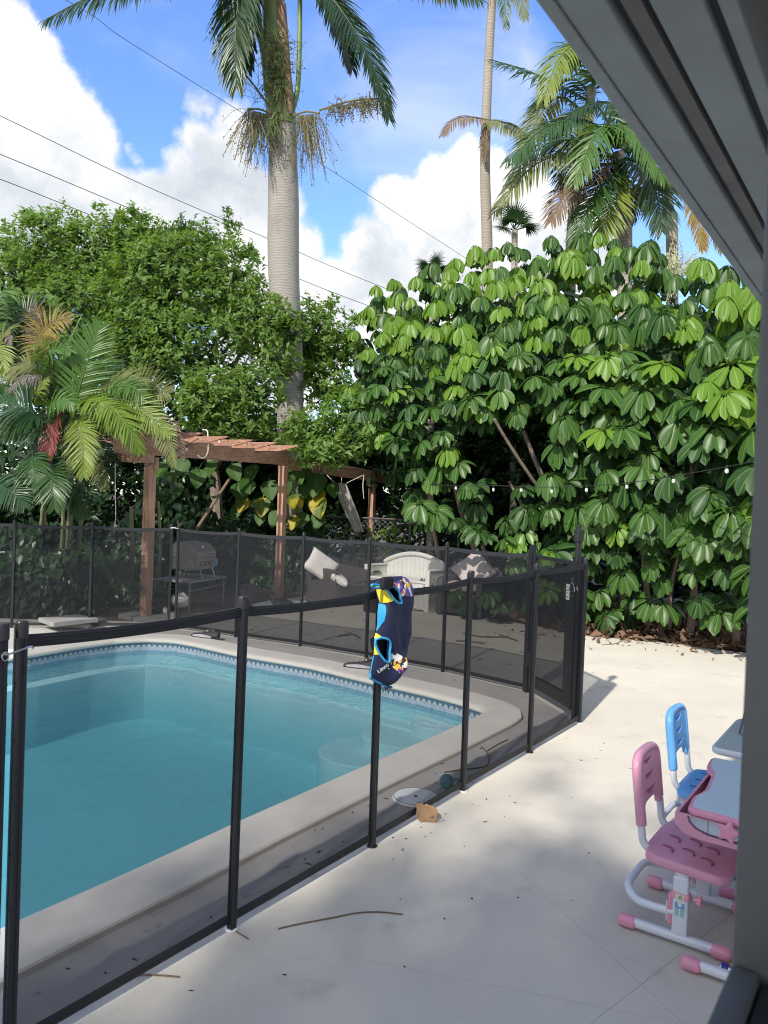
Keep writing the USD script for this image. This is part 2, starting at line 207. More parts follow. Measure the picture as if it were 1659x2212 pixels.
MT['fr_orange'] = leafmat('frond_orange', [(0, (.24, .17, .04)), (.6, (.34, .19, .05)), (1, (.28, .12, .04))], .5, .25)
MT['fr_red'] = leafmat('frond_red', [(0, (.16, .035, .03)), (.6, (.22, .06, .05)), (1, (.13, .05, .03))], .5, .2)
MT['fr_dead'] = leafmat('frond_dead', [(0, (.17, .12, .08)), (.5, (.28, .21, .14)), (1, (.38, .31, .23))], .8, .15)
MT['fr_tan'] = leafmat('frond_tan', [(0, (.14, .16, .05)), (.4, (.30, .23, .10)), (1, (.40, .28, .14))], .6, .25)
MT['fr_grey'] = leafmat('frond_grey', [(0, (.14, .12, .10)), (1, (.36, .33, .30))], .8, .1)
MT['flower_green'] = pm('palm_flower_green', (.14, .17, .05), .7, island=[(0, (.10, .13, .04)), (1, (.22, .22, .08))]); MT['flower_tan'] = pm('palm_flower_tan', (.3, .2, .08), .7, island=[(0, (.17, .15, .06)), (.6, (.27, .20, .075)), (1, (.36, .25, .09))]); MT['flower_pale'] = pm('palm_flower_pale', (.45, .46, .28), .7)
MT['litter'] = pm('leaf_litter', (.2, .12, .07), .85, island=[(0, (.16, .095, .06)), (.35, (.32, .19, .11)), (.75, (.48, .31, .18)), (.96, (.56, .42, .27)), (1, (.48, .40, .05))])
MT['debris'] = pm('debris', (.06, .045, .035), .9, island=[(0, (.035, .028, .022)), (.8, (.10, .07, .05)), (1, (.40, .33, .25))])
MT['dry_leaf'] = pm('dry_leaf', (.34, .22, .12), .8, (.22, .13, .07), 18.)
MT['house_white'] = pm('neighbour_wall', (.70, .70, .68), .8); MT['board_fence'] = pm('board_fence', (.22, .15, .10), .9, (.15, .10, .07), 6.)

# ---------------------------------------------------------------- prims
taken = set()
def path_for(name, parent):
    base = (str(parent.GetPath()) if parent else '/World') + '/' + name; p, k = base, 0
    while p in taken: k += 1; p = f'{base}_{k:03d}'
    taken.add(p); return p
def tag(o, label=None, cat=None, group=None, kind=None):
    for k, v in (('label', label), ('category', cat), ('group', group), ('kind', kind)):
        if v: o.SetCustomDataByKey(k, v)
    return o
def thing(name, label, cat, loc=(0, 0, 0), rotz=0., group=None):
    x = UsdGeom.Xform.Define(stage, path_for(name, None)); x.AddTranslateOp().Set(Gf.Vec3d(*map(float, loc)))
    if rotz: x.AddRotateZOp().Set(math.degrees(rotz))
    return tag(x.GetPrim(), label, cat, group)
def obj(name, mesh, m, parent=None, smooth=35, uv=None, label=None, kind=None, world=False):
    v, f, n = meshkit.arrays(mesh, smooth if uv is None else (True if smooth else False))
    if world and parent is not None:                  # the mesh is given in world coordinates
        v = v - np.array(origin(parent))
    p = path_for(name, parent)
    g = UsdGeom.Mesh.Define(stage, p)
    from pxr import Vt
    g.CreatePointsAttr(Vt.Vec3fArray.FromNumpy(np.ascontiguousarray(v, np.float32))); g.CreateFaceVertexCountsAttr(Vt.IntArray.FromNumpy(np.full(len(f), 3, np.int32))); g.CreateFaceVertexIndicesAttr(Vt.IntArray.FromNumpy(np.ascontiguousarray(f, np.int32).ravel())); g.CreateSubdivisionSchemeAttr('none')
    if n is not None: g.CreateNormalsAttr(Vt.Vec3fArray.FromNumpy(np.ascontiguousarray(n, np.float32))); g.SetNormalsInterpolation('vertex')
    if uv is not None: UsdGeom.PrimvarsAPI(g).CreatePrimvar('st', Sdf.ValueTypeNames.TexCoord2fArray, 'vertex').Set(Vt.Vec2fArray.FromNumpy(np.ascontiguousarray(uv, np.float32)))
    UsdShade.MaterialBindingAPI.Apply(g.GetPrim()).Bind(MT[m] if isinstance(m, str) else m)
    return tag(g.GetPrim(), label, None, None, kind)
def origin(prim):
    o = np.zeros(3)
    while prim and str(prim.GetPath()) != '/World':
        a = prim.GetAttribute('xformOp:translate')
        if a and a.Get() is not None: o = o + np.array(a.Get())
        prim = prim.GetParent()
    return o
def solo(name, mesh, m, label, cat, group=None, smooth=35, uv=None): return tag(obj(name, mesh, m, None, smooth, uv), label, cat, group)
def struct(name, mesh, m, parent=None, smooth=35): return tag(obj(name, mesh, m, parent, smooth), None, None, None, 'structure' if parent is None else None)

# ---------------------------------------------------------------- shapes
def cat(*ms):
    fl = []
    for x in ms: fl += list(x) if isinstance(x, (list, tuple)) else [x]
    return trimesh.util.concatenate([x if isinstance(x, trimesh.Trimesh) else trimesh.Trimesh(*meshkit.arrays(x)[:2], process=False) for x in fl])
def frame(x, y, z, o):
    t = np.eye(4); t[:3, 0], t[:3, 1], t[:3, 2], t[:3, 3] = x, y, z, o; return t
def unit(v): v = np.asarray(v, float); return v / max(np.linalg.norm(v), 1e-12)
def bx(c, s, x=(1, 0, 0), y=(0, 1, 0), z=(0, 0, 1), r=0.):
    """Box of size s centred at c with axes x, y, z; r: edge radius."""
    s = np.asarray(s, float)
    if r > 0:
        r = min(r, s.min() * .49); h = s / 2 - r
        sp = m3.Manifold.sphere(r, 8)
        m = m3.Manifold.batch_hull([sp.translate([a * h[0], b * h[1], d * h[2]]) for a in (-1, 1) for b in (-1, 1) for d in (-1, 1)])
        mm = m.to_mesh(); t = trimesh.Trimesh(mm.vert_properties[:, :3], mm.tri_verts, process=False)
    else: t = trimesh.creation.box(s)
    t.apply_transform(frame(unit(x), unit(y), unit(z), c)); return t
def bar(a, b, w, h, up=(0, 0, 1), r=0.):
    """Bar of section w (sideways) x h (along up) from a to b."""
    a, b = np.asarray(a, float), np.asarray(b, float); x = unit(b - a); y = unit(np.cross(up, x)); z = np.cross(x, y)
    return bx((a + b) / 2, (np.linalg.norm(b - a), w, h), x, y, z, r)
def tube(pts, r, k=8, closed=False, caps=True):
    pts = np.asarray(pts, float); n = len(pts); r = np.broadcast_to(np.asarray(r, float), (n,))
    if closed: tan = np.roll(pts, -1, 0) - np.roll(pts, 1, 0)
    else: tan = np.gradient(pts, axis=0)
    tan /= np.maximum(np.linalg.norm(tan, axis=1, keepdims=True), 1e-9)
    u = np.cross(tan[0], (0, 0, 1) if abs(tan[0][2]) < .9 else (1, 0, 0)); u = unit(u); rings = []
    a = np.arange(k) / k * 2 * np.pi
    for i in range(n):
        u = unit(u - tan[i] * (u @ tan[i])); w = np.cross(tan[i], u)
        rings.append(pts[i] + r[i] * (np.cos(a)[:, None] * u + np.sin(a)[:, None] * w))
    v = np.vstack(rings); f = []
    for i in range(n if closed else n - 1):
        i0, i1 = i * k, ((i + 1) % n) * k
        for j in range(k):
            j2 = (j + 1) % k; f += [(i0 + j, i0 + j2, i1 + j2), (i0 + j, i1 + j2, i1 + j)]
    if caps and not closed:
        v = np.vstack([v, pts[0], pts[-1]]); c0, c1 = len(v) - 2, len(v) - 1; e = (n - 1) * k
        for j in range(k): j2 = (j + 1) % k; f += [(c0, j2, j), (c1, e + j, e + j2)]
    return trimesh.Trimesh(v, np.array(f), process=False)
def smooth_path(p, n=8):
    p = np.asarray(p, float)
    if len(p) < 3: return np.linspace(p[0], p[-1], n)
    q = np.vstack([2 * p[0] - p[1], p, 2 * p[-1] - p[-2]]); out = []
    for i in range(1, len(q) - 2):
        for t in np.linspace(0, 1, n, endpoint=False):
            a, b, c, d = q[i - 1:i + 3]; out.append(.5 * (2 * b + (c - a) * t + (2 * a - 5 * b + 4 * c - d) * t * t + (3 * b - a - 3 * c + d) * t ** 3))
    return np.array(out + [p[-1]])
def lathe(prof, k=24, o=(0, 0, 0)):
    m = trimesh.creation.revolve(np.asarray(prof, float), sections=k); m.apply_translation(o); return m
def prism(poly, z0, z1):
    ms = []
    for g in (poly.geoms if hasattr(poly, 'geoms') else [poly]):
        if g.area < 1e-6: continue
        m = trimesh.creation.extrude_polygon(g, z1 - z0, engine='earcut'); m.apply_translation((0, 0, z0)); ms.append(m)
    return cat(ms)
def xf(m, x, y, z, o): m = m.copy(); m.apply_transform(frame(np.asarray(x, float), np.asarray(y, float), np.asarray(z, float), o)); return m

# ================================================================ the setting
inner = Polygon([(.90, 6.15), (.78, 5.93), (.40, 5.38), (-.09, 4.70), (-.67, 3.87), (-1.02, 3.34), (-1.31, 2.93), (-3.10, .30), (-6.20, 2.60), (-6.60, 3.75), (-3.49, 7.62), (-3.18, 8.15), (-2.92, 8.48), (-2.62, 8.64), (-2.30, 8.62), (-2.02, 8.45), (-1.50, 8.05), (-.68, 7.58), (-.07, 7.06), (.42, 6.68), (.68, 6.44)])
inner = inner.buffer(-.14, 12).buffer(.14, 12)
outer = inner.buffer(.30, 12)
ring = inner.exterior if shapely.is_ccw(inner.exterior) else LineString(list(inner.exterior.coords)[::-1])
PER = ring.length
def edge(s):
    p = np.array(ring.interpolate(s % PER).coords[0]); q = np.array(ring.interpolate((s + .02) % PER).coords[0]) - np.array(ring.interpolate((s - .02) % PER).coords[0])
    t = q / np.linalg.norm(q); return p, np.array([t[1], -t[0]])          # the outward normal

far = 420.
ground = sbox(-far, -far, far, far).difference(inner.buffer(.12))
struct('ground', prism(ground, -.30, -.05), 'soil', smooth=False)
patio = Polygon([(-9, -5), (8, -5), (9.5, 7.0), (6.2, 8.7), (4.68, 9.76), (3.86, 10.26), (2.83, 10.59), (2.3, 11.5), (2.0, 13.2), (-1.0, 13.4), (-1.75, 12.5), (-2.45, 10.75), (-2.85, 9.95), (-4.6, 9.75), (-9, 10.0)])
deck = patio.difference(outer)
joints = []
for a, b in (((1019, 1788), (1269, 2019)), ((800, 2076), (1040, 2124)), ((1275, 2212), (1555, 1995))):
    p, q = on(*a)[:2], on(*b)[:2]; joints.append(LineString([p + (p - q) * .02, q + (q - p) * 2.2]).buffer(.0008))
joints.append(LineString([on(540, 1400)[:2], on(1000, 1420)[:2]]).buffer(.0009))
fl0 = np.array([-.529, 2.936]); fdir = np.array([.573, .819])
joints.append(LineString([fl0 - fdir * 14, (1.584, 5.956), (1.335, 6.93), (.642, 7.595), (-.892, 8.64), (-2.6, 9.49), (-5.26, 8.96), (-12, 7.7)]).buffer(.0012)); joints.append(LineString([(.8, 6.25), (1.6, 6.32)]).buffer(.0012))
deck = deck.difference(unary_union(joints))
pt = thing('patio', None, None); tag(pt, kind='structure')
for g in sorted(deck.geoms if hasattr(deck, 'geoms') else [deck], key=lambda g: -g.area):
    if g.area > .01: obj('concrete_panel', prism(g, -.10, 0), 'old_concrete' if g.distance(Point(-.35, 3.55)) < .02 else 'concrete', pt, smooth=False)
pool = thing('swimming_pool', None, None); tag(pool, kind='structure')
WZ = -.105
w_out = inner.buffer(.10)
lev = [(0, -.022), (.004, -.42), (.02, -.62), (.07, -.80), (.17, -.93), (.32, -1.02), (.55, -1.07), (.9, -1.10)]; rg = []
for off, z in lev:
    g = inner.buffer(-off - .0005, 12).exterior if off else inner.exterior
    rg.append([np.array(g.interpolate(g.project(Point(ring.interpolate(PER * k / 900).coords[0]))).coords[0]) for k in range(900)])
deep = lambda p, z: z + (z + .30) * np.clip((2.2 - p @ np.array([.573, .819])) * .06, -.18, .30) if z < -.5 else z
V = [(*p, deep(p, z)) for r_, (o_, z) in zip(rg, lev) for p in r_]; F = [(i * 900 + k, i * 900 + (k + 1) % 900, (i + 1) * 900 + (k + 1) % 900, (i + 1) * 900 + k) for i in range(len(lev) - 1) for k in range(900)]
obj('pool_wall', (np.array(V), np.array(F)), 'plaster', pool, smooth=70)
fl_ = np.array(rg[-1]); cen = fl_.mean(0); nr = 14
FV = [(*(cen + (p - cen) * k / nr), deep(cen + (p - cen) * k / nr, -1.10)) for k in range(1, nr + 1) for p in fl_] + [(*cen, deep(cen, -1.10))]; FF = [((k - 1) * 900 + j, (k - 1) * 900 + (j + 1) % 900, k * 900 + (j + 1) % 900, k * 900 + j) for k in range(1, nr) for j in range(900)]; v_, f_, _ = meshkit.arrays((np.array(FV), np.array(FF))); f_ = np.vstack([f_, [(len(FV) - 1, j, (j + 1) % 900) for j in range(900)]]); obj('pool_floor', (v_, f_), 'plaster', pool, smooth=True); obj('pool_base', prism(w_out, -1.95, -1.80), 'plaster', pool, smooth=False)
farside = Polygon([(-8, 3.0), (-3.9, 6.2), (-2.4, 7.6), (-1.6, 7.3), (.3, 5.9), (1.5, 6.6), (1.5, 9.5), (-4, 10), (-9, 6)])
obj('bench_ledge', prism(inner.buffer(-.004).difference(inner.buffer(-.20)).intersection(farside), -1.20, -.268), 'plaster', pool, smooth=30)
for x, y, z, r in ((964, 1556, -.19, .30), (868, 1586, -.29, .34), (786, 1622, -.40, .38)):
    c = on(x, y, z); g = Point(c[0], c[1]).buffer(r, 24).intersection(inner.buffer(-.008)); obj('pool_step', cat(prism(g.buffer(-.012), -1.2, z), prism(g, -1.2, z - .012)), 'plaster', pool, smooth=40)
# coping: one stone after another round the rim, with a rounded nose over the water
nst = int(PER / .58)
prof = np.array([(.298, -.05), (.30, .022), (.292, .030), (.04, .032), (.008, .028), (-.014, .018), (-.022, .004), (-.020, -.010), (-.008, -.020), (.02, -.022), (.02, -.05)])
for i in range(nst):
    s0, s1 = PER * i / nst + .0009, PER * (i + 1) / nst - .0009; m = 9; v = []
    for s in np.linspace(s0, s1, m):
        p, nn = edge(s); v += [(*(p + nn * r), z) for r, z in prof]
    k = len(prof); f = []
    for a in range(m - 1):
        for b in range(k): b2 = (b + 1) % k; f += [(a * k + b, a * k + b2, (a + 1) * k + b2), (a * k + b, (a + 1) * k + b2, (a + 1) * k + b)]
    for b in range(1, k - 1): f += [(0, b + 1, b), ((m - 1) * k, (m - 1) * k + b, (m - 1) * k + b + 1)]
    mm = trimesh.Trimesh(np.array(v), np.array(f)[:, ::-1], process=False)
    if mm.volume < 0: mm.invert()
    obj('coping_stone', mm, 'coping', pool, smooth=30)
nt = int(PER / .0605)
for i in range(nt):                                                         # waterline tiles that face the house
    p, nn = edge(PER * (i + .5) / nt)
    if nn @ p < .05 * np.linalg.norm(p) or p[1] < 1.5: continue
    t3 = A3(-nn[1], nn[0], 0); n3 = A3(-nn[0], -nn[1], 0); c = A3(*p, -.088) + n3 * .004; hw = .0290
    q = [c - t3 * hw - ZV * .065, c + t3 * hw - ZV * .065, c + t3 * hw + ZV * .065, c - t3 * hw + ZV * .065]; b_ = [x - n3 * .010 for x in q]
    v = np.array(q + b_); uvs = np.array([(0, 0), (1, 0), (1, 1), (0, 1)] * 2, float)
    f = np.array([(0, 1, 2), (0, 2, 3), (0, 4, 5), (0, 5, 1), (1, 5, 6), (1, 6, 2), (2, 6, 7), (2, 7, 3), (3, 7, 4), (3, 4, 0)])
    if np.cross(v[1] - v[0], v[2] - v[0]) @ n3 < 0: f = f[:, ::-1]
    obj('tile', (v, f), 'tile', pool, smooth=False, uv=uvs)
wv = prism(inner.buffer(-.016), WZ - .001, WZ)
struct('water', prism(inner.buffer(-.006), -1.75, WZ), 'water', smooth=False)

# ---------------------------------------------------------------- the house: window wall, eave, roof
hs = thing('house', 'pale house wall with grey eave, photographed from its window', 'house', SN(2, 0))
def hb(name, s0, s1, n0, n1, z0, z1, m, parent=None, r=0.): return obj(name, bx(SN((s0 + s1) / 2, (n0 + n1) / 2, (z0 + z1) / 2), (s1 - s0, n1 - n0, z1 - z0), DV, NV, ZV, r), m, parent or hs, smooth=False, world=True)
NW = .13
hb('wall', -1.3, .815, -.12, NW - .012, -.05, 1.20, 'stucco'); hb('wall', .815, 8.5, -.12, NW - .012, -.05, 2.44, 'stucco'); hb('wall', -3.2, -1.3, -.12, NW - .012, -.05, 2.44, 'stucco'); hb('wall', -1.3, .815, -.12, NW - .012, 2.10, 2.44, 'stucco')
EZ = 2.45
hb('fascia', -3.5, 6.15, .484, .506, EZ - .012, EZ + .17, 'eave', r=.004); hb('fascia', 6.155, 9.0, .486, .508, EZ - .012, EZ + .17, 'eave', r=.004)
hb('drip_edge', -3.5, 9.0, .508, .522, EZ + .135, EZ + .185, 'white_plastic', r=.003)
hb('gutter_board', -3.5, 6.15, .419, .4835, EZ - .008, EZ + .05, 'eave', r=.006); hb('gutter_board', 6.155, 9.0, .419, .4835, EZ - .008, EZ + .05, 'eave', r=.006)
hb('soffit_gap', -3.5, 9.0, .405, .4185, EZ + .012, EZ + .06, 'eave_dark'); hb('soffit_strip', -3.5, 9.0, .378, .4045, EZ, EZ + .05, 'eave_wood')
hb('soffit_gap', -3.5, 9.0, .368, .3775, EZ + .012, EZ + .06, 'eave_dark'); hb('soffit_board', -3.5, 9.0, .298, .3675, EZ - .004, EZ + .05, 'eave', r=.005)
hb('soffit_gap', -3.5, 9.0, .284, .2975, EZ + .014, EZ + .06, 'eave_dark'); hb('soffit_board', -3.5, 9.0, .119, .2835, EZ + .002, EZ + .05, 'eave', r=.005)
rf = cat(bx(SN(2.75, -2.0, EZ + .78), (12.6, 5.25, .06), DV, unit(NV * 1 - ZV * .24), np.cross(DV, unit(NV - ZV * .24)))); obj('roof', rf, 'roof', hs, smooth=False, world=True)
wf = thing('window_frame', 'dark grey window frame with black inner rail at the right edge', 'window frame', SN(.815, NW))
def wb(name, s0, s1, n0, n1, z0, z1, m, r=.004): return obj(name, bx(SN((s0 + s1) / 2, (n0 + n1) / 2, (z0 + z1) / 2), (s1 - s0, n1 - n0, z1 - z0), DV, NV, ZV, r), m, wf, smooth=30, world=True)
wb('jamb', .813, .89, .028, NW + .004, 1.2, 2.10, 'frame_grey'); wb('inner_jamb', .803, .89, -.10, .0265, 1.2, 2.10, 'frame_black'); wb('outer_sill', -1.3, .8115, .108, NW + .004, 1.205, 1.236, 'frame_grey'); wb('inner_sill', -1.3, .8015, -.12, .1065, 1.20, 1.231, 'frame_black')
wb('outer_head', -1.3, .8115, .108, NW + .004, 2.074, 2.11, 'frame_grey'); wb('inner_head', -1.3, .8015, -.12, .1065, 2.078, 2.115, 'frame_black')

# ================================================================ pool fence
def screw_set(P, side, zs, parent):
    for z in zs: obj('screw', lathe([(0, 0), (.0045, .001), (.004, .004), (0, .005)], 8), 'black_cap', parent, label=None) if False else None
def post_mesh(P, h, w=.031):
    P = A3(*P[:2], 0)
    c = shapely.geometry.Polygon([(-.5, -.36), (-.36, -.5), (-.09, -.5), (-.06, -.44), (.06, -.44), (.09, -.5), (.36, -.5), (.5, -.36), (.5, -.09), (.44, -.06), (.44, .06), (.5, .09), (.5, .36), (.36, .5), (.09, .5), (.06, .44), (-.06, .44), (-.09, .5), (-.36, .5), (-.5, .36), (-.5, .09), (-.44, .06), (-.44, -.06), (-.5, -.09)])
    m = prism(shapely.affinity.scale(c, w, w, origin=(0, 0)), 0.002, h)
    return m
def fence(name, label, pts, group=None, closeup=False, H=1.275, first=True):
    t = thing(name, label, 'pool fence', (*pts[0], 0), 0, group)
    pts = [A3(*p, 0) for p in pts]; d = unit(pts[-1] - pts[0])
    for i, p in enumerate(pts):
        dd = unit(pts[min(i + 1, len(pts) - 1)] - pts[max(i - 1, 0)]); y = np.cross(ZV, dd)
        lean = (R.random(2) - .5) * .008
        po = obj('post', xf(post_mesh((0, 0), H), dd, y, unit(ZV + dd * lean[0] + y * lean[1]), p), 'black_alu', t, smooth=25, world=True)
        obj('post_cap', xf(lathe([(0, H - .034), (.019, H - .034), (.0198, H - .03), (.0195, H + .008), (.016, H + .014), (0, H + .015)], 16), dd, y, ZV, p), 'black_cap', po, smooth=40, world=True)
        if closeup:
            for z in np.arange(.12, H - .1, .165):
                for sgn in (1, -1): obj('screw', xf(lathe([(0, 0), (.0042, 0), (.0038, .003), (0, .0042)], 8), y, np.cross(dd * sgn, y), dd * sgn, p + dd * sgn * .0155 + ZV * z), 'black_cap', po, smooth=50, world=True)
            obj('base_collar', xf(lathe([(.016, .001), (.027, .001), (.026, .005), (.016, .007)], 16), dd, y, ZV, p), 'white_plastic' if i % 2 else 'black_cap', po, smooth=50, world=True)
    for a, b in zip(pts[:-1], pts[1:]):
        L = np.linalg.norm(b - a); x = unit(b - a); y = np.cross(ZV, x); n = 12; sag = .010 + R.random() * .008; bel = (R.random() - .5) * .02
        u = np.linspace(0, 1, n + 1); zt = H - .03 - sag * 4 * u * (1 - u); zb = .035 + 0 * u; off = bel * 4 * u * (1 - u)
        nv = 6; g = np.array([[a + x * (.014 + (L - .028) * u[i]) + y * off[i] * math.sin(math.pi * j / nv) + ZV * (zb[i] + (zt[i] - zb[i]) * j / nv) for j in range(nv + 1)] for i in range(n + 1)]).reshape(-1, 3)
        f = [(i * (nv + 1) + j, (i + 1) * (nv + 1) + j, (i + 1) * (nv + 1) + j + 1, i * (nv + 1) + j + 1) for i in range(n) for j in range(nv)]
        obj('mesh_panel', (g, np.array(f)), 'mesh', t, smooth=True, world=True)
        for nm, zc, hh in (('top_band', zt - .016, .038), ('bottom_band', zb + .012, .034)):
            pth = [a + x * (.0165 + (L - .033) * u[i]) + ZV * zc[i] for i in range(n + 1)]; bands = []
            for q0, q1 in zip(pth[:-1], pth[1:]): pass
            rows = []
            pf = [(-.0028, -.5), (-.0028, .5), (.0028, .5), (.0028, -.5)] if not closeup else [(-.0028, -.5), (-.0028, .5), (.0028, .5), (.0028, .30), (.0044, .27), (.0044, .22), (.0028, .19), (.0028, .05), (.0044, .02), (.0044, -.02), (.0028, -.05), (.0028, -.19), (.0044, -.22), (.0044, -.27), (.0028, -.30), (.0028, -.5)]
            for q in pth: rows += [q - y * r0 + ZV * (r1 * hh) for r0, r1 in pf]
            k = len(pf); ff = [(i * k + j, i * k + (j + 1) % k, (i + 1) * k + (j + 1) % k, (i + 1) * k + j) for i in range(n) for j in range(k)]
            mm = trimesh.Trimesh(*meshkit.arrays((np.array(rows), np.array(ff)))[:2], process=False)
            obj(nm, mm, 'black_band', t, smooth=25, world=True)
    return t
N1 = np.array([-.529, 2.936]); nd = np.array([.573, .819])
NP = [N1 - nd * .885, N1, np.array([.001, 3.691]), np.array([.521, 4.448]), np.array([1.052, 5.200]), np.array([1.584, 5.956])]
fence('pool_fence', 'near run of black mesh pool fence with the swim vest hung over it', NP, closeup=True)
fence('pool_fence', 'end of black mesh fence at the left picture edge, hooked to the near run', [N1 - nd * 2.7, N1 - nd * 1.85, N1 - nd * .942], closeup=True)
FP = [(-5.26, 8.96), (-4.394, 9.123), (-3.529, 9.283), (-2.621, 9.486)]
fence('pool_fence', 'far left run of black mesh fence in front of the vines and stone slab', FP)
fence('pool_fence', 'far right run of black mesh fence in front of bench and wicker armchairs', [(-2.535, 9.49), (-1.70, 9.05), (-.892, 8.64), (-.133, 8.15), (.642, 7.595), (1.335, 6.93)])
# the hook that ties the two near runs together
pa, pb = A3(*(N1 - nd * .942), 1.205), A3(*(N1 - nd * .885), 1.215); side = A3(.819, -.573, 0) * .021
hk = thing('fence_hook', 'steel hook and eye joining two fence posts at left', 'hook', pa + side)
obj('hook_rod', tube(smooth_path([pa + side - DV * .012, pa + side * 1.4 + DV * .01, pb + side * 1.3, pb + side + DV * .02, pb + side * .9 + DV * .026 - ZV * .006]), .0032, 8), 'steel', hk, world=True)
obj('eye', tube([pa + side + DV * .010 * math.cos(a) + ZV * (-.008 + .012 * math.sin(a)) for a in np.linspace(0, 6.28, 16)[:-1]], .0022, 6, closed=True), 'steel', hk, world=True)
hk2p = A3(-2.578, 9.488, 1.245)
solo('fence_hook', tube([hk2p + A3(-.05, -.03, 0), hk2p + A3(0, -.035, .004), hk2p + A3(.05, -.03, 0)], .004, 6), 'steel', 'small pale hook between twin posts in the far fence', 'hook')

# ---------------------------------------------------------------- self closing gate at the fence corner
G0, G1 = A3(1.352, 6.885, 0), A3(1.572, 6.005, 0); gd = unit(G1 - G0); gy = np.cross(ZV, gd)
gt = thing('pool_gate', 'black framed pool gate with latch post at the fence corner', 'gate', G0)
GL = np.linalg.norm(G1 - G0)
def gb(name, a, b, w, h, m='black_alu', r=.004): return obj(name, bar(a, b, w, h, (0, 0, 1) if abs((b - a)[2]) < .5 else gy, r), m, gt, smooth=30, world=True)
gb('hinge_post', G0 - gd * .005 + ZV * .0, G0 - gd * .005 + ZV * 1.33, .05, .05); gb('stile', G0 + gd * .07 + ZV * .07, G0 + gd * .07 + ZV * 1.25, .035, .04); gb('stile', G1 - gd * .09 + ZV * .07, G1 - gd * .09 + ZV * 1.25, .05, .04)
gb('top_rail', G0 + gd * .09 + ZV * 1.235, G1 - gd * .118 + ZV * 1.235, .036, .03); gb('bottom_rail', G0 + gd * .09 + ZV * .13, G1 - gd * .118 + ZV * .13, .036, .10); gb('latch_post', G1 - gd * .012 + ZV * .0, G1 - gd * .012 + ZV * 1.30, .055, .05)
for z in (.30, .95): obj('hinge', bx(G0 + gd * .034 + ZV * z, (.035, .05, .12), gd, gy, ZV, .006), 'black_plastic', gt, world=True)
a, b = G0 + gd * .09, G1 - gd * .118; obj('mesh_panel', (np.array([a + ZV * .18, b + ZV * .18, b + ZV * 1.22, a + ZV * 1.22]), np.array([(0, 1, 2, 3)])), 'mesh', gt, smooth=False, world=True)
lc = G1 - gd * .075
obj('latch', cat(bx(lc + ZV * 1.37, (.035, .04, .24), gd, gy, ZV, .006), bx(lc + ZV * 1.46, (.062, .060, .10), gd, gy, ZV, .008)), 'black_plastic', gt, smooth=30, world=True)
obj('latch_knob', xf(lathe([(0, 1.51), (.015, 1.51), (.017, 1.545), (.012, 1.55), (0, 1.55)], 14), gd, gy, ZV, lc), 'black_plastic', gt, world=True)
# wide black board on the latch side, with its sticker, ring and knob
fn = -gy if (-gy) @ A3(-1.5, -6.1, 0) > 0 else gy
obj('latch_board', bx(G1 - gd * .125 + fn * .024 + ZV * .66, (.15, .010, 1.16), gd, fn, ZV, .003), 'black_alu', gt, smooth=30, world=True)
fo = G1 + fn * .030
obj('sticker', bx(fo - gd * .165 + ZV * 1.0, (.055, .0016, .125), gd, fn, ZV), 'label_white', gt, label='white sticker with small print', smooth=False, world=True)
for k, z in enumerate((1.04, 1.015, .99, .96)): obj('print_line', bx(fo + fn * .0012 - gd * .165 + ZV * z, (.036, .0010, .006 + .003 * (k % 2)), gd, fn, ZV), 'ink', gt, smooth=False, world=True)
rc = fo + fn * .006 - gd * .085 + ZV * 1.05
obj('pull_ring', tube([rc + gd * .045 * x + ZV * .034 * y for x, y in ((-.2, 1), (.2, 1), (.75, 0), (1, -.75), (.8, -1), (-.8, -1), (-1, -.75), (-.75, 0))], .004, 6, closed=True), 'steel', gt, world=True); obj('clip', bx(rc + ZV * .055, (.034, .010, .034), gd, fn, ZV, .003), 'steel', gt, world=True)
obj('knob', xf(lathe([(0, .014), (.016, .013), (.020, .006), (.021, 0), (0, 0)], 16), gd, np.cross(fn, gd), fn, fo - gd * .09 + ZV * .965), 'black_cap', gt, world=True)

# ================================================================ vegetation
def blades(O, D, N, L, Wd, droop=0., rows=4, prof=(0.25, .8, 1.0, .75, .05), fold=.18, curl=0.):
    """Many leaf blades at once. O base points, D directions, N normals (n,3), L lengths, Wd widths (n). Each blade has rows segments, three points across.
    droop bends a blade downwards along its length. Returns vertices, faces, uv."""
    O, D, N = (np.asarray(x, float) for x in (O, D, N)); n = len(O); L = np.broadcast_to(L, n)[:, None]; Wd = np.broadcast_to(Wd, n)[:, None]; dr = np.broadcast_to(droop, n)[:, None]
    D = D / np.maximum(np.linalg.norm(D, axis=1, keepdims=True), 1e-9); S = np.cross(D, N); S /= np.maximum(np.linalg.norm(S, axis=1, keepdims=True), 1e-9); Nn = np.cross(S, D)
    pr = np.interp(np.linspace(0, 1, rows + 1), np.linspace(0, 1, len(prof)), prof); V, U = [], []; p = O.copy(); d = D.copy()
    for r in range(rows + 1):
        w = Wd * pr[r] / 2
        V += [p - S * w + Nn * w * fold * 2, p, p + S * w + Nn * w * fold * 2]; U += [(0, r / rows), (.5, r / rows), (1, r / rows)]
        if r < rows:
            d = d - ZV * dr / rows + Nn * curl / rows; d /= np.maximum(np.linalg.norm(d, axis=1, keepdims=True), 1e-9); p = p + d * L / rows; Nn = np.cross(S, d)
    m = 3 * (rows + 1); V = np.stack(V, 1).reshape(-1, 3); uv = np.tile(np.array(U, float), (n, 1)); f = []
    for r in range(rows):
        a = 3 * r
        for k in (0, 1): f += [(a + k, a + k + 1, a + k + 4), (a + k, a + k + 4, a + k + 3)]
    F = (np.array(f)[None] + (np.arange(n) * m)[:, None, None]).reshape(-1, 3)
    return V, F, uv
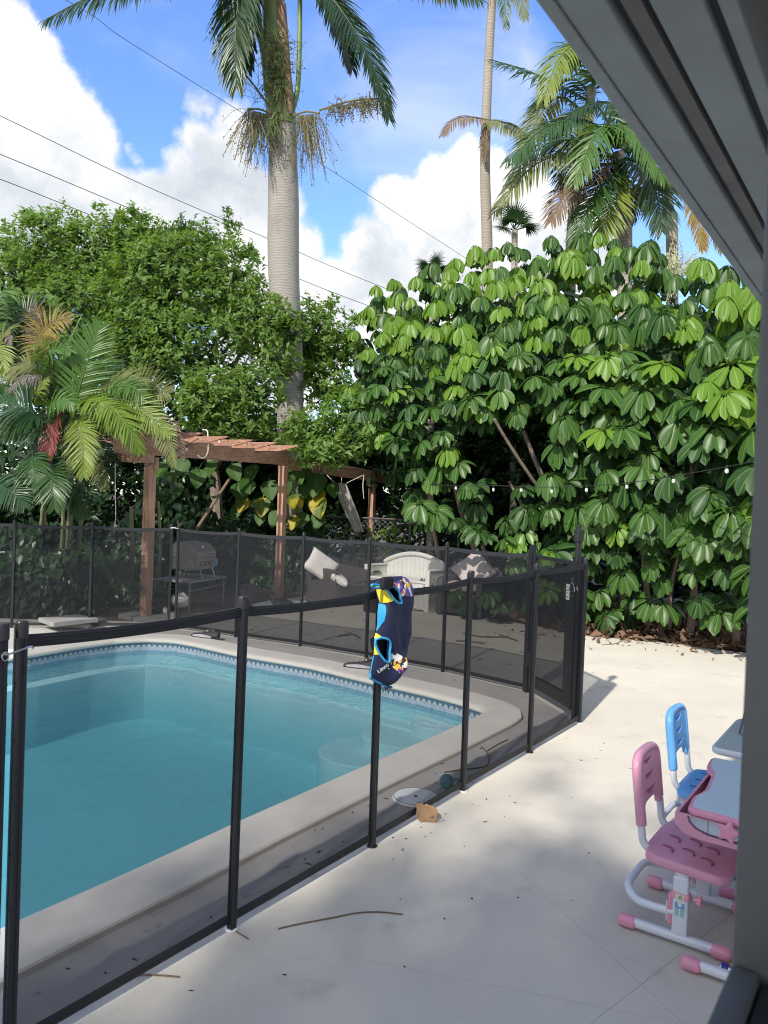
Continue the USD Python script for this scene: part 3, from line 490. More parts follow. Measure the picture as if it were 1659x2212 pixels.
def join(parts):
    V, F, U, k = [], [], [], 0
    for v, f, u in parts: V.append(v); F.append(f + k); U.append(u); k += len(v)
    return np.vstack(V), np.vstack(F), np.vstack(U)
def tubes(list_):                                  # tubes as an uv-ed part, to go with blades
    m = cat(list_); return m.vertices, m.faces, np.full((len(m.vertices), 2), .02)

# ---------------------------------------------------------------- umbrella trees (big palmate leaves)
def umbrella(rng, c, out, size, droop, nl):
    """One palmate leaf: hub at c, leaflets all round, falling to droop (0 flat .. 1 hanging); out: the way it faces."""
    out = unit(out); a = unit(np.cross(out, ZV) + 1e-6); b = np.cross(a, out)
    ax = unit(ZV * (.62 - .1 * droop) + out * .82 + rng.normal(0, .18, 3)); e1 = unit(np.cross(ax, a)); e1 = unit(np.cross(ax, out) + 1e-6); e2 = np.cross(ax, e1)
    ph = np.arange(nl) / nl * 2 * np.pi + rng.random() * .6; ph = ph + rng.normal(0, .09, nl)
    dirs = np.cos(ph)[:, None] * e1 + np.sin(ph)[:, None] * e2; el = rng.normal(-.10 - .28 * droop, .10, nl)
    D = dirs * np.cos(el)[:, None] + ax * np.sin(el)[:, None]; st = size * rng.uniform(.14, .22, nl)
    P0 = c + D * st[:, None]
    L = size * rng.uniform(.82, 1.08, nl); N = np.cross(np.cross(D, ax), D)
    N = N + rng.normal(0, .15, (nl, 3))
    D2 = D * (1 - .25 * droop) - ZV * .50 * droop
    parts = [blades(P0, D2, N, L, L * rng.uniform(.40, .49, nl), .40 + .9 * droop, 5, (.10, .62, .92, 1.0, .90, .16), .16)]
    stalks = [tube([c, c + D[i] * st[i] * .6 + ZV * .004, P0[i]], .0028, 3, caps=False) for i in range(nl)]
    return parts, stalks
def umbrella_tree(name, label, base, stems, spots, seed):
    rng = np.random.default_rng(seed); t = thing(name, label, 'umbrella tree', base, 0)
    for pts, r0, r1 in stems:
        p = smooth_path(pts, 7); obj('trunk', tube(p, np.linspace(r0, r1, len(p)) * (1 + .06 * np.sin(np.arange(len(p)) * 1.9)), 8), 'stem', t, smooth=60, world=True)
    deep = []
    for c, out, size, droop, m, layer in spots:
        nl = int(rng.integers(8, 12)); pa, st = umbrella(rng, c, out, size, droop, nl)
        pet = c - unit(out) * size * 1.3 - ZV * size * rng.uniform(-.1, .5); st.append(tube(smooth_path([pet, (pet + c) / 2 + ZV * size * .12, c], 3), .005, 4, caps=False))
        pa.append(tubes(st))
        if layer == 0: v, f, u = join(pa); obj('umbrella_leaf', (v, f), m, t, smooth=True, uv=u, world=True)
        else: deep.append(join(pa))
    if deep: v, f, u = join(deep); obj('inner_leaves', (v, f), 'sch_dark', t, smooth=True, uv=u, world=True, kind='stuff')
    return t
def hedge_spots(rng, x0, x1, tops, Y_of, step, seed_shift, size_of, holes):
    """Leaf spots on a bulging front of foliage; placed on a jittered grid of the view and then given their own depth and size."""
    out = []
    for layer, (dy, k) in enumerate(((0, .96), (.5, .95), (.95, 1.0))):
        x = x0; col = 0
        while x < x1:
            sx = step(x) * k; y = np.interp(x, *tops) + rng.uniform(0, 18) + (layer > 0) * 12; y1 = 1328 - (0 if x > 1150 else (1150 - x) * .18)
            y += (col % 2) * sx * .3
            while y < y1:
                jx, jy = x + rng.normal(0, sx * .22), y + rng.normal(0, sx * .18)
                top = np.interp(jx, *tops); v = (jy - top) / (y1 - top)
                Y = Y_of(jx) + dy - .55 * math.sin(min(max(v, 0), 1) * math.pi * .85) + (0.9 * max(0, .22 - v) / .22) + rng.normal(0, .12)
                keep = True
                for hx, hy, ha, hb_, pr in holes:
                    if ((jx - hx) / ha) ** 2 + ((jy - hy) / hb_) ** 2 < 1 and rng.random() < (pr if not layer else min(1, pr + .25)): keep = False
                if v > .82: keep = keep and rng.random() < (.5 if layer else .95)
                if keep and v > -.03: out.append((jx, jy, Y, v, layer))
                y += sx * (.62 + .25 * rng.random()) * (1 if v < .75 else .8)
            x += sx * .72; col += 1
    return out
rng = np.random.default_rng(21)
TOPS = ([760, 790, 850, 920, 985, 1040, 1100, 1180, 1260, 1330, 1400, 1470, 1550, 1640, 1720], [720, 610, 590, 575, 530, 520, 512, 500, 505, 490, 500, 560, 560, 590, 600])
YF = lambda x: np.interp(x, [780, 900, 1050, 1250, 1400, 1500, 1650, 1750], [12.6, 12.0, 11.2, 10.6, 10.0, 9.4, 8.7, 8.4])
HOLES = [(1120, 965, 150, 75, .8), (1030, 1060, 130, 60, .55), (820, 1110, 80, 75, .97), (790, 1020, 60, 60, .8), (870, 1180, 160, 60, .9), (960, 1230, 120, 70, .6), (1090, 1240, 90, 60, .5), (1480, 1010, 120, 60, .35), (1420, 1230, 90, 70, .35), (1150, 1110, 80, 60, .35)]
sp = hedge_spots(rng, 775, 1740, TOPS, YF, lambda x: np.interp(x, [780, 1100, 1400, 1600], [57, 64, 80, 92]), 0, None, HOLES)
groups = {0: [], 1: [], 2: []}
for x, y, Y, v, layer in sp:
    c = at(x, y, Y); big = np.interp(x, [780, 1100, 1400, 1600], [.255, .275, .305, .345]) * rng.uniform(.72, 1.18) * (.78 if v > .78 else 1.0)
    out = unit(A3(-.50, -.80, .25 + (.8 if v < .1 else 0)) + rng.normal(0, .22, 3)); q = rng.random()
    droop = np.clip(rng.normal(.85 if v < .28 else .45, .18), .1, 1.1)
    if layer == 1 and v < .3: layer = 0
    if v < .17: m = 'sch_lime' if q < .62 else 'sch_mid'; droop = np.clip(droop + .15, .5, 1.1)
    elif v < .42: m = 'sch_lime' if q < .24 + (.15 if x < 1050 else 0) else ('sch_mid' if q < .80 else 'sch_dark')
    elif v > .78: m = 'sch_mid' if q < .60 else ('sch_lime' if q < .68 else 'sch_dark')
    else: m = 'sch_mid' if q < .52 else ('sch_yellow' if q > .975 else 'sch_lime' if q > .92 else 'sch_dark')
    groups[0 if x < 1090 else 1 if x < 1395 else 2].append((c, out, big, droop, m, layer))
# leaves the eye picks out in the photograph
for x, y, Y, s, dr, m in ((930, 1030, 11.3, .24, .95, 'sch_yellow'), (1080, 840, 10.6, .26, .5, 'sch_yellow'), (1255, 705, 9.9, .22, 1.1, 'sch_lime'), (1185, 1195, 10.2, .15, .6, 'sch_lime'), (1395, 1105, 9.0, .25, .55, 'sch_mid'), (1065, 745, 10.7, .20, .5, 'sch_lime'), (985, 785, 11.1, .24, .8, 'sch_lime')):
    groups[0 if x < 1090 else 1 if x < 1395 else 2].append((at(x, y, Y), A3(-.4, -.85, .2), s, dr, m, 0))
def stem_px(pts, r0, r1): return ([at(*p) for p in pts], r0, r1)
umbrella_tree('umbrella_tree', 'umbrella tree with lime top leaves and curved bare branch, behind the pergola end', on(1000, 1295), [stem_px([(1050, 1235, 12.1), (1015, 1160, 12.1), (985, 1060, 12.1), (970, 960, 12.0)], .05, .03), stem_px([(1065, 1240, 12.0), (1030, 1150, 11.9), (1000, 1080, 11.8)], .035, .02), stem_px([(955, 1290, 12.3), (945, 1190, 12.3), (925, 1090, 12.2), (905, 1000, 12.2)], .04, .022), stem_px([(1200, 1130, 11.3), (1182, 1080, 11.1), (1150, 1035, 10.9), (1110, 975, 10.7), (1085, 935, 10.6), (1068, 905, 10.5)], .026, .020)], groups[0], 31)
umbrella_tree('umbrella_tree', 'umbrella tree with glossy mid green leaves above the pool gate', on(1230, 1345), [stem_px([(1215, 1290, 11.4), (1210, 1180, 11.3), (1190, 1080, 11.3), (1150, 980, 11.3), (1130, 930, 11.3)], .045, .03), stem_px([(1255, 1300, 11.3), (1260, 1150, 11.3), (1240, 1000, 11.2), (1215, 930, 11.2)], .05, .03), stem_px([(1345, 1320, 10.6), (1345, 1240, 10.6), (1340, 1150, 10.6)], .06, .045), stem_px([(1155, 1200, 11.5), (1140, 1120, 11.5), (1100, 1040, 11.6)], .03, .02)], groups[1], 32)
umbrella_tree('umbrella_tree', 'umbrella tree with the largest drooping leaves, right beside the grey eave', on(1480, 1375), [stem_px([(1400, 1350, 10.2), (1395, 1250, 10.2), (1385, 1150, 10.1)], .05, .035), stem_px([(1490, 1370, 9.9), (1500, 1250, 9.9), (1490, 1100, 9.9), (1500, 950, 9.8)], .05, .03), stem_px([(1590, 1385, 9.5), (1585, 1200, 9.5), (1590, 1000, 9.4)], .05, .03), stem_px([(1445, 1360, 10.1), (1450, 1270, 10.1), (1470, 1180, 10.0)], .03, .02)], groups[2], 33)

# ---------------------------------------------------------------- leafy crowns: twigs with rosettes of small leaves
def leafy(rng, blobs, ntw, per, L, asp=.42, inner=.35, zl=-9):
    """blobs: (centre, radii); twigs near each blob's skin, each with a rosette of leaves. Returns (outer, inner) leaf meshes."""
    vols = np.array([b[1][0] * b[1][1] + b[1][0] * b[1][2] for b in blobs]); idx = rng.choice(len(blobs), ntw, p=vols / vols.sum())
    C = np.array([b[0] for b in blobs])[idx]; Rr = np.array([b[1] for b in blobs])[idx]
    d = rng.normal(0, 1, (ntw, 3)); d /= np.linalg.norm(d, axis=1, keepdims=True); d[:, 1] = np.where(rng.random(ntw) < .55, -np.abs(d[:, 1]), d[:, 1])
    lump = .55 + .90 * meshkit.fbm(C + d * 2.3, 3, 5); rad = lump * np.where(rng.random(ntw) < inner, rng.uniform(.35, .85, ntw), rng.uniform(.88, 1.06, ntw))
    P = C + d * Rr * rad[:, None]; P = P[P[:, 2] > zl]; d = d[:len(P)]; ntw = len(P)
    A = d * .6 + ZV * .65 + rng.normal(0, .3, (ntw, 3)); A /= np.linalg.norm(A, axis=1, keepdims=True)
    A = np.repeat(A, per, 0); P2 = np.repeat(P, per, 0); n = len(P2); q = rng.normal(0, 1, (n, 3)); q -= A * (q * A).sum(1, keepdims=True); q /= np.linalg.norm(q, axis=1, keepdims=True)
    D = A * rng.uniform(.15, .75, n)[:, None] + q; P2 = P2 + A * rng.uniform(-.10, .06, n)[:, None] * (L / .08)
    return blades(P2, D, A + rng.normal(0, .25, (n, 3)), L * rng.uniform(.65, 1.2, n), L * asp * rng.uniform(.8, 1.2, n), .15, 2, (.3, 1., .1), .12)
def pxblob(x, y, Y, rx, ry, ryy=None): c = at(x, y, Y); k = Y / FPX; return (c, (rx * k, (ryy or (rx + ry) / 2 * k), ry * k))
rng = np.random.default_rng(5)
tree = thing('broadleaf_tree', 'wide bushy green tree spreading behind the red pergola', 'tree', on(470, 1215))
crown_px = [(110, 560, 15.5, 100, 100), (240, 560, 15.5, 120, 90), (300, 520, 15.2, 60, 60), (180, 700, 15, 150, 110), (60, 640, 15, 90, 90), (360, 620, 14.6, 130, 110), (430, 560, 15, 90, 70), (490, 625, 14.5, 85, 90), (545, 690, 14.3, 75, 70), (400, 760, 14.4, 160, 110), (655, 705, 14.6, 60, 45), (700, 730, 14.5, 60, 50), (735, 760, 14.6, 42, 45), (640, 770, 14.7, 70, 45), (600, 695, 13.6, 40, 50), (625, 715, 13.5, 34, 36), (600, 780, 13.5, 44, 36), (480, 860, 13, 90, 55), (555, 845, 12.8, 62, 46), (440, 880, 12.9, 60, 50), (520, 920, 12.9, 70, 40), (250, 820, 14.6, 130, 90), (700, 830, 14.2, 60, 50), (760, 890, 12.6, 60, 45), (690, 930, 12.4, 60, 40), (770, 950, 12.2, 60, 40), (700, 980, 12.0, 60, 28), (640, 930, 12.8, 45, 40), (330, 690, 14.3, 90, 80)]
blobs = [pxblob(*b) for b in crown_px]
tw = thing_parts = None
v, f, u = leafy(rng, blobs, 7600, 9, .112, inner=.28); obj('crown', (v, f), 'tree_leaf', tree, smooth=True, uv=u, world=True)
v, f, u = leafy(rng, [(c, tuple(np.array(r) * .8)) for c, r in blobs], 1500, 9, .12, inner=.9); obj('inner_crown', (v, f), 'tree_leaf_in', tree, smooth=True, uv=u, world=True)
# sparse sprays that break the outline
sprays = [(60, 470, 15.2), (105, 478, 15.2), (290, 465, 15), (310, 490, 15), (400, 490, 15), (495, 475, 14.8), (505, 500, 14.8), (540, 545, 14.5), (670, 655, 13.2), (720, 660, 13.4), (760, 690, 13.6), (765, 735, 13.6), (165, 500, 15.3), (230, 495, 15.3), (420, 510, 14.9), (360, 505, 15.0), (450, 520, 14.9), (30, 560, 15)]
v, f, u = leafy(rng, [pxblob(x, y, Y, 17, 24) for x, y, Y in sprays], 330, 8, .095, inner=.5); obj('twig_leaves', (v, f), 'tree_leaf', tree, smooth=True, uv=u, world=True)
br = [tube(smooth_path([at(470, 1215, 14.5), at(465, 1050, 14.5), at(440, 900, 14.5), at(400, 760, 14.6)], 6), np.linspace(.13, .06, 19), 8)]
obj('trunk', br[0], 'bark', tree, world=True)
for pts in ([(455, 980, 14.5), (300, 800, 14.9), (160, 650, 15.2), (110, 560, 15.3)], [(445, 920, 14.5), (520, 760, 14.3), (560, 660, 14.4)], [(455, 1000, 14.4), (560, 930, 13.2), (690, 910, 12.6), (760, 900, 12.5)], [(440, 900, 14.5), (340, 720, 14.7), (300, 560, 15.1)], [(500, 900, 14.6), (610, 800, 14.7), (700, 745, 14.6)], [(465, 1010, 14.4), (500, 950, 13.0), (470, 880, 12.9)]):
    p = smooth_path([at(*q) for q in pts], 6); obj('branch', tube(p, np.linspace(.055, .015, len(p)), 6), 'bark', tree, world=True)

# dark growth that closes the garden behind: shrubs one cannot tell apart
rng = np.random.default_rng(9)
hb2 = [pxblob(x, y, Y, rx, ry, .9) for x, y, Y, rx, ry in ((-60, 1040, 14.5, 130, 150), (30, 1090, 13.6, 110, 110), (-60, 1180, 13, 120, 90), (120, 1120, 13.8, 110, 90), (60, 900, 14.6, 130, 170), (170, 1060, 15, 120, 130), (300, 1080, 15.5, 110, 110), (420, 1140, 16, 90, 100), (560, 1160, 16, 90, 90), (640, 1050, 17, 70, 110), (720, 1130, 17, 80, 70), (830, 1080, 17.5, 110, 110), (760, 980, 17, 90, 70), (920, 1130, 16, 90, 110), (350, 960, 16, 120, 90), (480, 960, 16.5, 90, 60), (600, 930, 16, 70, 60), (880, 900, 15.5, 110, 160), (200, 930, 15.5, 120, 110), (1050, 1000, 14.8, 140, 200), (1250, 1000, 14, 170, 240), (1450, 1050, 13, 170, 240), (1650, 1080, 12, 170, 240), (1100, 800, 14.5, 140, 160), (1300, 760, 13.5, 160, 140), (1500, 800, 12.8, 150, 140))]
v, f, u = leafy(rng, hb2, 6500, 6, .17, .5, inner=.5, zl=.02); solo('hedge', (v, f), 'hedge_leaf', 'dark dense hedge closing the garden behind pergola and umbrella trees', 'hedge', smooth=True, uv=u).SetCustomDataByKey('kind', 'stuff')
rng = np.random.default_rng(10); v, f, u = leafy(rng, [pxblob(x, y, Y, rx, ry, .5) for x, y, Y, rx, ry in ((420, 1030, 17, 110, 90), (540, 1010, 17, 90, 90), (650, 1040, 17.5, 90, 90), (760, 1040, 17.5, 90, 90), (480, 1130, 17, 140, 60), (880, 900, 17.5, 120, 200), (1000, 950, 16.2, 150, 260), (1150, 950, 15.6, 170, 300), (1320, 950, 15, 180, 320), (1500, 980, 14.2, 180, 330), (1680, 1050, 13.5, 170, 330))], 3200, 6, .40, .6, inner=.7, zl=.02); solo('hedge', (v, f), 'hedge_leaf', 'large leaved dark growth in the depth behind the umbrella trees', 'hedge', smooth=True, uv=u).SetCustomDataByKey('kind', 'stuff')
# a board fence and a glimpse of the neighbour behind it
bfence = thing('board_fence', 'old brown board fence in the dark behind the pergola', 'fence', A3(-3, 18.4, 0))
for k in range(11):
    x = -4.6 + k * .30; obj('board', bx(A3(x, 18.4 + .004 * (k % 3), .95 + .02 * math.sin(k * 2.1)), (.285, .02, 1.9)), 'board_fence', bfence, smooth=False, world=True)
nb = thing('neighbour_house', 'white neighbouring house wall glimpsed between the leaves', 'house', A3(-3.2, 24, 0))
obj('wall', bx(A3(-3.6, 24, 1.6), (4.4, 5, 3.2)), 'house_white', nb, smooth=False, world=True); obj('roof', bx(A3(-3.6, 24, 3.3), (5.2, 5.8, .22)), 'roof', nb, smooth=False, world=True)

# ---------------------------------------------------------------- palms
def frond(rng, pts, n, L, w=.035, nrm=None, sweep=.75, droop=.5, taper=True, rows=3, vshape=.25, skip=.0, rr=.014, gap=0.):
    """Feather leaf along the curve pts: n leaflets a side, L long in the middle; nrm: the way its face looks."""
    p = smooth_path(pts, 10); seg = np.r_[0, np.cumsum(np.linalg.norm(np.diff(p, axis=0), axis=1))]; T = seg / seg[-1]
    t = np.linspace(gap, .995, n); P = np.stack([np.interp(t, T, p[:, k]) for k in range(3)], 1); G = np.gradient(P, axis=0); G /= np.linalg.norm(G, axis=1, keepdims=True)
    nrm = unit(A3(-.2, -.75, .65) if nrm is None else nrm); S = np.cross(G, nrm); S /= np.maximum(np.linalg.norm(S, axis=1, keepdims=True), 1e-6); Nn = np.cross(S, G)
    prof = np.interp(t, [0, gap + .001, .12 + gap, .5, .85, 1], [.3, .45, .8, 1.0, .62, .28]) if taper else np.ones(n); parts = []
    for sgn in (-1, 1):
        k = rng.random(n) >= skip; m = k.sum(); sw = sweep * np.interp(t[k], [0, .7, 1], [.75, 1., 1.9])[:, None]
        D = S[k] * sgn + G[k] * sw + Nn[k] * vshape + rng.normal(0, .07, (m, 3))
        parts.append(blades(P[k], D, Nn[k] + rng.normal(0, .18, (m, 3)), L * prof[k] * rng.uniform(.86, 1.08, m), w * rng.uniform(.8, 1.15, m) * (.6 + .4 * prof[k]), droop * rng.uniform(.6, 1.4, m), rows, (.45, 1., .8, .08), .16))
    parts.append(tubes([tube(p, np.interp(T, [0, 1], [rr, rr * .25]), 5, caps=False)])); return join(parts)
def add_frond(t, rng, pts, m, n=34, L=.45, label=None, **k): v, f, u = frond(rng, pts, n, L, **k); return obj('frond', (v, f), m, t, smooth=True, uv=u, world=True, label=label)
rng = np.random.default_rng(3)
q5 = lambda x, y, Y: at(x * .24305, 633.6 + y * .24305, Y)          # points read off an enlargement of the clump
ar = thing('areca_palm', 'bushy areca palm with green, yellow and dying fronds beside the pergola', 'palm', on(130, 1300))
for pts, m, n, L, kw in [
    ([(650, 1080, 9.5), (730, 760, 9.5), (885, 300, 9.6)], 'fr_fresh', 46, .46, dict(w=.034, droop=.30, sweep=.95, nrm=(.25, -.95, .2), vshape=.1)),
    ([(640, 1120, 9.4), (760, 960, 9.2), (960, 990, 9.0), (1130, 1180, 8.9), (1240, 1400, 8.9)], 'fr_lime', 52, .42, dict(droop=.75, nrm=(.3, -.6, .75), w=.036)),
    ([(690, 1080, 9.3), (722, 1180, 9.0), (740, 1400, 8.9), (748, 1620, 8.9)], 'fr_yellow', 46, .33, dict(droop=.35, nrm=(0, -1, .15), w=.030, sweep=.8)),
    ([(540, 1060, 9.4), (490, 1120, 9.2), (450, 1300, 9.1), (415, 1510, 9.1)], 'fr_red', 40, .26, dict(droop=.8, nrm=(-.3, -.9, .2), w=.024)),
    ([(420, 1110, 9.4), (330, 1090, 9.2), (190, 1010, 9.1), (-20, 970, 9.2)], 'fr_blue', 44, .42, dict(droop=.7, nrm=(-.2, -.8, .6))),
    ([(400, 1160, 9.4), (250, 1120, 9.2), (60, 1140, 9.1), (-90, 1230, 9.2)], 'fr_green', 44, .40, dict(droop=.6, nrm=(-.2, -.8, .6))),
    ([(480, 1250, 9.4), (400, 1200, 9.2), (200, 1180, 9.1), (40, 1280, 9.0)], 'fr_blue', 40, .34, dict(droop=.6, nrm=(-.1, -.9, .45))),
    ([(300, 1420, 9.2), (290, 1500, 9.0), (310, 1640, 8.9), (335, 1790, 8.9)], 'fr_green', 36, .40, dict(droop=.55, nrm=(0, -1, .2), w=.034)),
    ([(440, 1540, 9.2), (455, 1610, 8.9), (468, 1750, 8.8), (482, 1900, 8.8)], 'fr_green', 40, .36, dict(droop=.5, nrm=(.1, -1, .2), w=.034)),
    ([(-120, 1720, 9.0), (0, 1720, 8.9), (120, 1780, 8.8), (210, 1890, 8.8)], 'fr_blue', 36, .32, dict(droop=.5, nrm=(0, -.8, .6))),
    ([(560, 1110, 9.4), (440, 1010, 9.2), (560, 945, 9.1), (700, 990, 9.1)], 'fr_fresh', 34, .26, dict(droop=.9, nrm=(0, -.8, .6))),
    ([(420, 1000, 9.5), (330, 920, 9.3), (360, 830, 9.3), (420, 770, 9.3)], 'fr_yellow', 30, .24, dict(droop=.9, w=.026)),
    ([(430, 860, 9.6), (360, 740, 9.4), (220, 750, 9.3), (90, 850, 9.2)], 'fr_grey', 42, .26, dict(droop=1.3, w=.022)),
    ([(420, 800, 9.7), (300, 660, 9.5), (180, 640, 9.5), (60, 760, 9.4)], 'fr_tan', 40, .34, dict(droop=.9, w=.026)),
    ([(400, 620, 10.2), (350, 400, 10.2), (470, 260, 10.2), (625, 215, 10.2)], 'fr_orange', 34, .36, dict(droop=.9, w=.026, nrm=(0, -.9, .4))),
    ([(390, 560, 10.3), (350, 380, 10.3), (340, 200, 10.3), (300, 110, 10.3)], 'fr_dead', 30, .30, dict(droop=1.0, w=.022)),
    ([(470, 800, 9.8), (430, 560, 9.6), (350, 470, 9.5), (285, 470, 9.4)], 'fr_lime', 30, .30, dict(droop=1.0, w=.03)),
    ([(470, 760, 9.8), (440, 560, 9.5), (540, 480, 9.5), (630, 520, 9.4)], 'fr_fresh', 32, .30, dict(droop=.9, w=.03)),
    ([(820, 900, 9.8), (960, 800, 9.6), (1150, 760, 9.5), (1300, 790, 9.4)], 'fr_tan', 36, .30, dict(droop=.5, w=.03, nrm=(.2, -.7, .7))),
    ([(980, 880, 9.9), (1200, 850, 9.7), (1330, 850, 9.6), (1500, 890, 9.5)], 'fr_tan', 36, .40, dict(droop=.1, w=.030, nrm=(.1, -1, .1), label='dry tan frond over the pergola')),
    ([(860, 930, 9.6), (1020, 830, 9.4), (1200, 850, 9.2), (1370, 1010, 9.2)], 'fr_fresh', 42, .30, dict(droop=.7, w=.028)),
    ([(900, 1050, 9.5), (1080, 920, 9.3), (1290, 1020, 9.2), (1470, 1110, 9.1)], 'fr_grey', 40, .20, dict(droop=1.2, w=.02)),
    ([(940, 1100, 9.4), (1120, 960, 9.2), (1300, 1080, 9.1), (1520, 1260, 9.0)], 'fr_yellow', 44, .32, dict(droop=.4, w=.028)),
    ([(1240, 1120, 9.3), (1400, 1190, 9.1), (1490, 1330, 9.0), (1545, 1520, 9.0)], 'fr_tan', 36, .22, dict(droop=.6, w=.024)),
    ([(1330, 1080, 9.4), (1480, 1140, 9.2), (1580, 1300, 9.1), (1630, 1470, 9.1)], 'fr_dead', 30, .16, dict(droop=.7, w=.02)),
    ([(760, 1160, 9.4), (870, 1130, 9.2), (1000, 1160, 9.1), (1120, 1290, 9.1)], 'fr_yellow', 34, .26, dict(droop=.9, w=.026)),
    ([(820, 1420, 9.6), (850, 1530, 9.4), (900, 1640, 9.3), (950, 1740, 9.3)], 'fr_tan', 30, .22, dict(droop=.8, w=.02)),
    ([(560, 1860, 9.7), (650, 1800, 9.5), (700, 1880, 9.5), (750, 1990, 9.5)], 'fr_green', 30, .28, dict(droop=.6)),
    ([(500, 1800, 9.8), (620, 1700, 9.6), (760, 1720, 9.5), (850, 1830, 9.5)], 'fr_dark', 34, .30, dict(droop=.8)),
    ([(620, 900, 9.9), (560, 700, 9.9), (600, 560, 9.9), (680, 420, 9.9)], 'fr_green', 40, .30, dict(droop=.5, nrm=(.1, -1, .1))),
    ([(740, 1000, 9.9), (800, 800, 9.9), (950, 660, 9.8), (1080, 620, 9.8)], 'fr_green', 40, .36, dict(droop=.7)),
    ([(560, 1000, 9.9), (480, 800, 9.9), (400, 720, 9.9), (260, 640, 9.9)], 'fr_dark', 40, .40, dict(droop=.7)),
    ([(700, 1180, 9.9), (830, 1060, 9.9), (950, 1080, 9.8), (1100, 1220, 9.7)], 'fr_dark', 40, .40, dict(droop=.8)),
    ([(560, 1200, 9.9), (480, 1120, 9.8), (350, 1180, 9.8), (250, 1330, 9.7)], 'fr_dark', 40, .40, dict(droop=.8)),
    ([(640, 1300, 10), (520, 1260, 10), (400, 1400, 9.9), (350, 1600, 9.9)], 'fr_dark', 40, .40, dict(droop=.8)),
    ([(700, 1300, 10), (820, 1300, 10), (900, 1420, 9.9), (960, 1600, 9.9)], 'fr_dark', 40, .40, dict(droop=.8)),
    ([(100, 1500, 10), (60, 1450, 10), (-30, 1500, 9.9), (-120, 1700, 9.9)], 'fr_dark', 40, .40, dict(droop=.8)),
    ([(200, 1600, 10), (300, 1500, 10), (420, 1560, 9.9), (520, 1720, 9.9)], 'fr_dark', 40, .40, dict(droop=.8))]:
    lab = kw.pop('label', None); kw['w'] = kw.get('w', .035) * .72; add_frond(ar, rng, [q5(*p) for p in pts], m, int(n * 1.25), L, lab, **kw)
for bx_, tx_, y0, y1, Y, r in ((560, 640, 2500, 1000, 9.9, .035), (520, 560, 2560, 1080, 9.8, .03), (680, 720, 2540, 1060, 10, .032), (300, 420, 2480, 1000, 10.1, .03), (620, 600, 2500, 1400, 10.1, .04), (400, 350, 2500, 1300, 10.2, .035), (1150, 1165, 2500, 1900, 10.6, .04), (1400, 1410, 2550, 1850, 10.7, .03)):
    a, b = q5(bx_, y0, Y + 1.0), q5(tx_, y1, Y + .3); a[2] = 0.0; obj('cane', tube(smooth_path([a, (a + b) / 2 + A3(.04, 0, 0), b], 5), np.linspace(r, r * .6, 11), 7), 'cane', ar, world=True)
for (x0, y0), (x1, y1) in (((520, 620), (735, 180)), ((650, 930), (645, 490))): obj('spear', tube([q5(x0, y0, 9.6), q5(x1, y1, 9.8)], (.014, .005), 6), 'petiole', ar, world=True)
ar2 = thing('areca_palm', 'darker areca palm cut by the left picture edge', 'palm', at(-60, 1300, 11.2) * A3(1, 1, 0))
for pts, m, n, L in [([(60, 620, 10.6), (-40, 500, 10.4), (20, 380, 10.4), (90, 330, 10.3)], 'fr_tan', 34, .45), ([(20, 700, 10.4), (-60, 520, 10.2), (-20, 480, 10.1), (50, 700, 10.0)], 'fr_yellow', 36, .34), ([(-60, 500, 11), (-20, 240, 11), (60, 120, 11), (130, 150, 11)], 'fr_green', 40, .5),
    ([(-80, 420, 11), (-40, 100, 11), (40, -20, 11), (120, 60, 11)], 'fr_fresh', 40, .45), ([(-100, 600, 11), (60, 300, 11), (170, 250, 11), (260, 330, 11)], 'fr_green', 42, .45), ([(100, 700, 11.2), (180, 450, 11.2), (250, 380, 11.2), (330, 420, 11.2)], 'fr_dark', 42, .5), ([(200, 800, 11), (140, 560, 11), (120, 420, 11), (60, 340, 11)], 'fr_dark', 40, .5), ([(100, 800, 11), (240, 600, 11), (330, 560, 11), (400, 640, 11)], 'fr_dark', 40, .45), ([(-100, 900, 10.5), (-40, 800, 10.3), (40, 830, 10.2), (80, 930, 10.1)], 'fr_green', 36, .4), ([(260, 520, 11), (330, 300, 11), (250, 170, 11), (180, 110, 11)], 'fr_dark', 36, .5)]:
    add_frond(ar2, rng, [q5(*p) for p in pts], m, n, L, droop=.8)
add_frond(ar2, rng, [q5(110, 420, 10.3), q5(90, 370, 10.2), q5(80, 420, 10.1), q5(90, 500, 10.1)], 'fr_grey', 26, .12, 'curled grey dead frond', droop=1.4, w=.025)
obj('cane', tube([at(-60, 1300, 11.2) * A3(1, 1, 0), at(-30, 900, 11.2)], (.05, .04), 8), 'cane', ar2, world=True)

# royal palm with the stout grey trunk
Yp = 14.0
rp = thing('royal_palm', 'royal palm with stout grey ringed trunk, green crownshaft and flower sprays', 'palm', at(628, 1270, Yp) * A3(1, 1, 0))
prof = [(1275, 632, 52), (1100, 628, 52), (960, 626, 54), (850, 627, 58), (740, 622, 62), (620, 614, 66), (520, 612, 68), (430, 612.5, 66), (350, 611, 62), (290, 610.5, 59), (268, 610, 57)]
p = np.array([at(x, y, Yp) for y, x, w in prof]); p[0][2] = 0.; r = np.array([w * Yp / FPX / 2 for y, x, w in prof]); pp = smooth_path(p, 4); rr = np.interp(np.linspace(0, 1, len(pp)), np.linspace(0, 1, len(r)), r); obj('trunk', tube(pp, rr, 28), 'royal_trunk', rp, smooth=60, world=True)
cs = np.array([at(x, y, Yp - .02) for x, y in ((610, 275), (606, 240), (600, 190), (597, 120), (594, 60), (590, 0), (586, -80), (584, -150))]); obj('crownshaft', tube(smooth_path(cs, 4), np.interp(np.linspace(0, 1, 29), [0, .05, .3, 1], [.245, .275, .245, .18]), 20), 'crownshaft', rp, smooth=60, world=True)
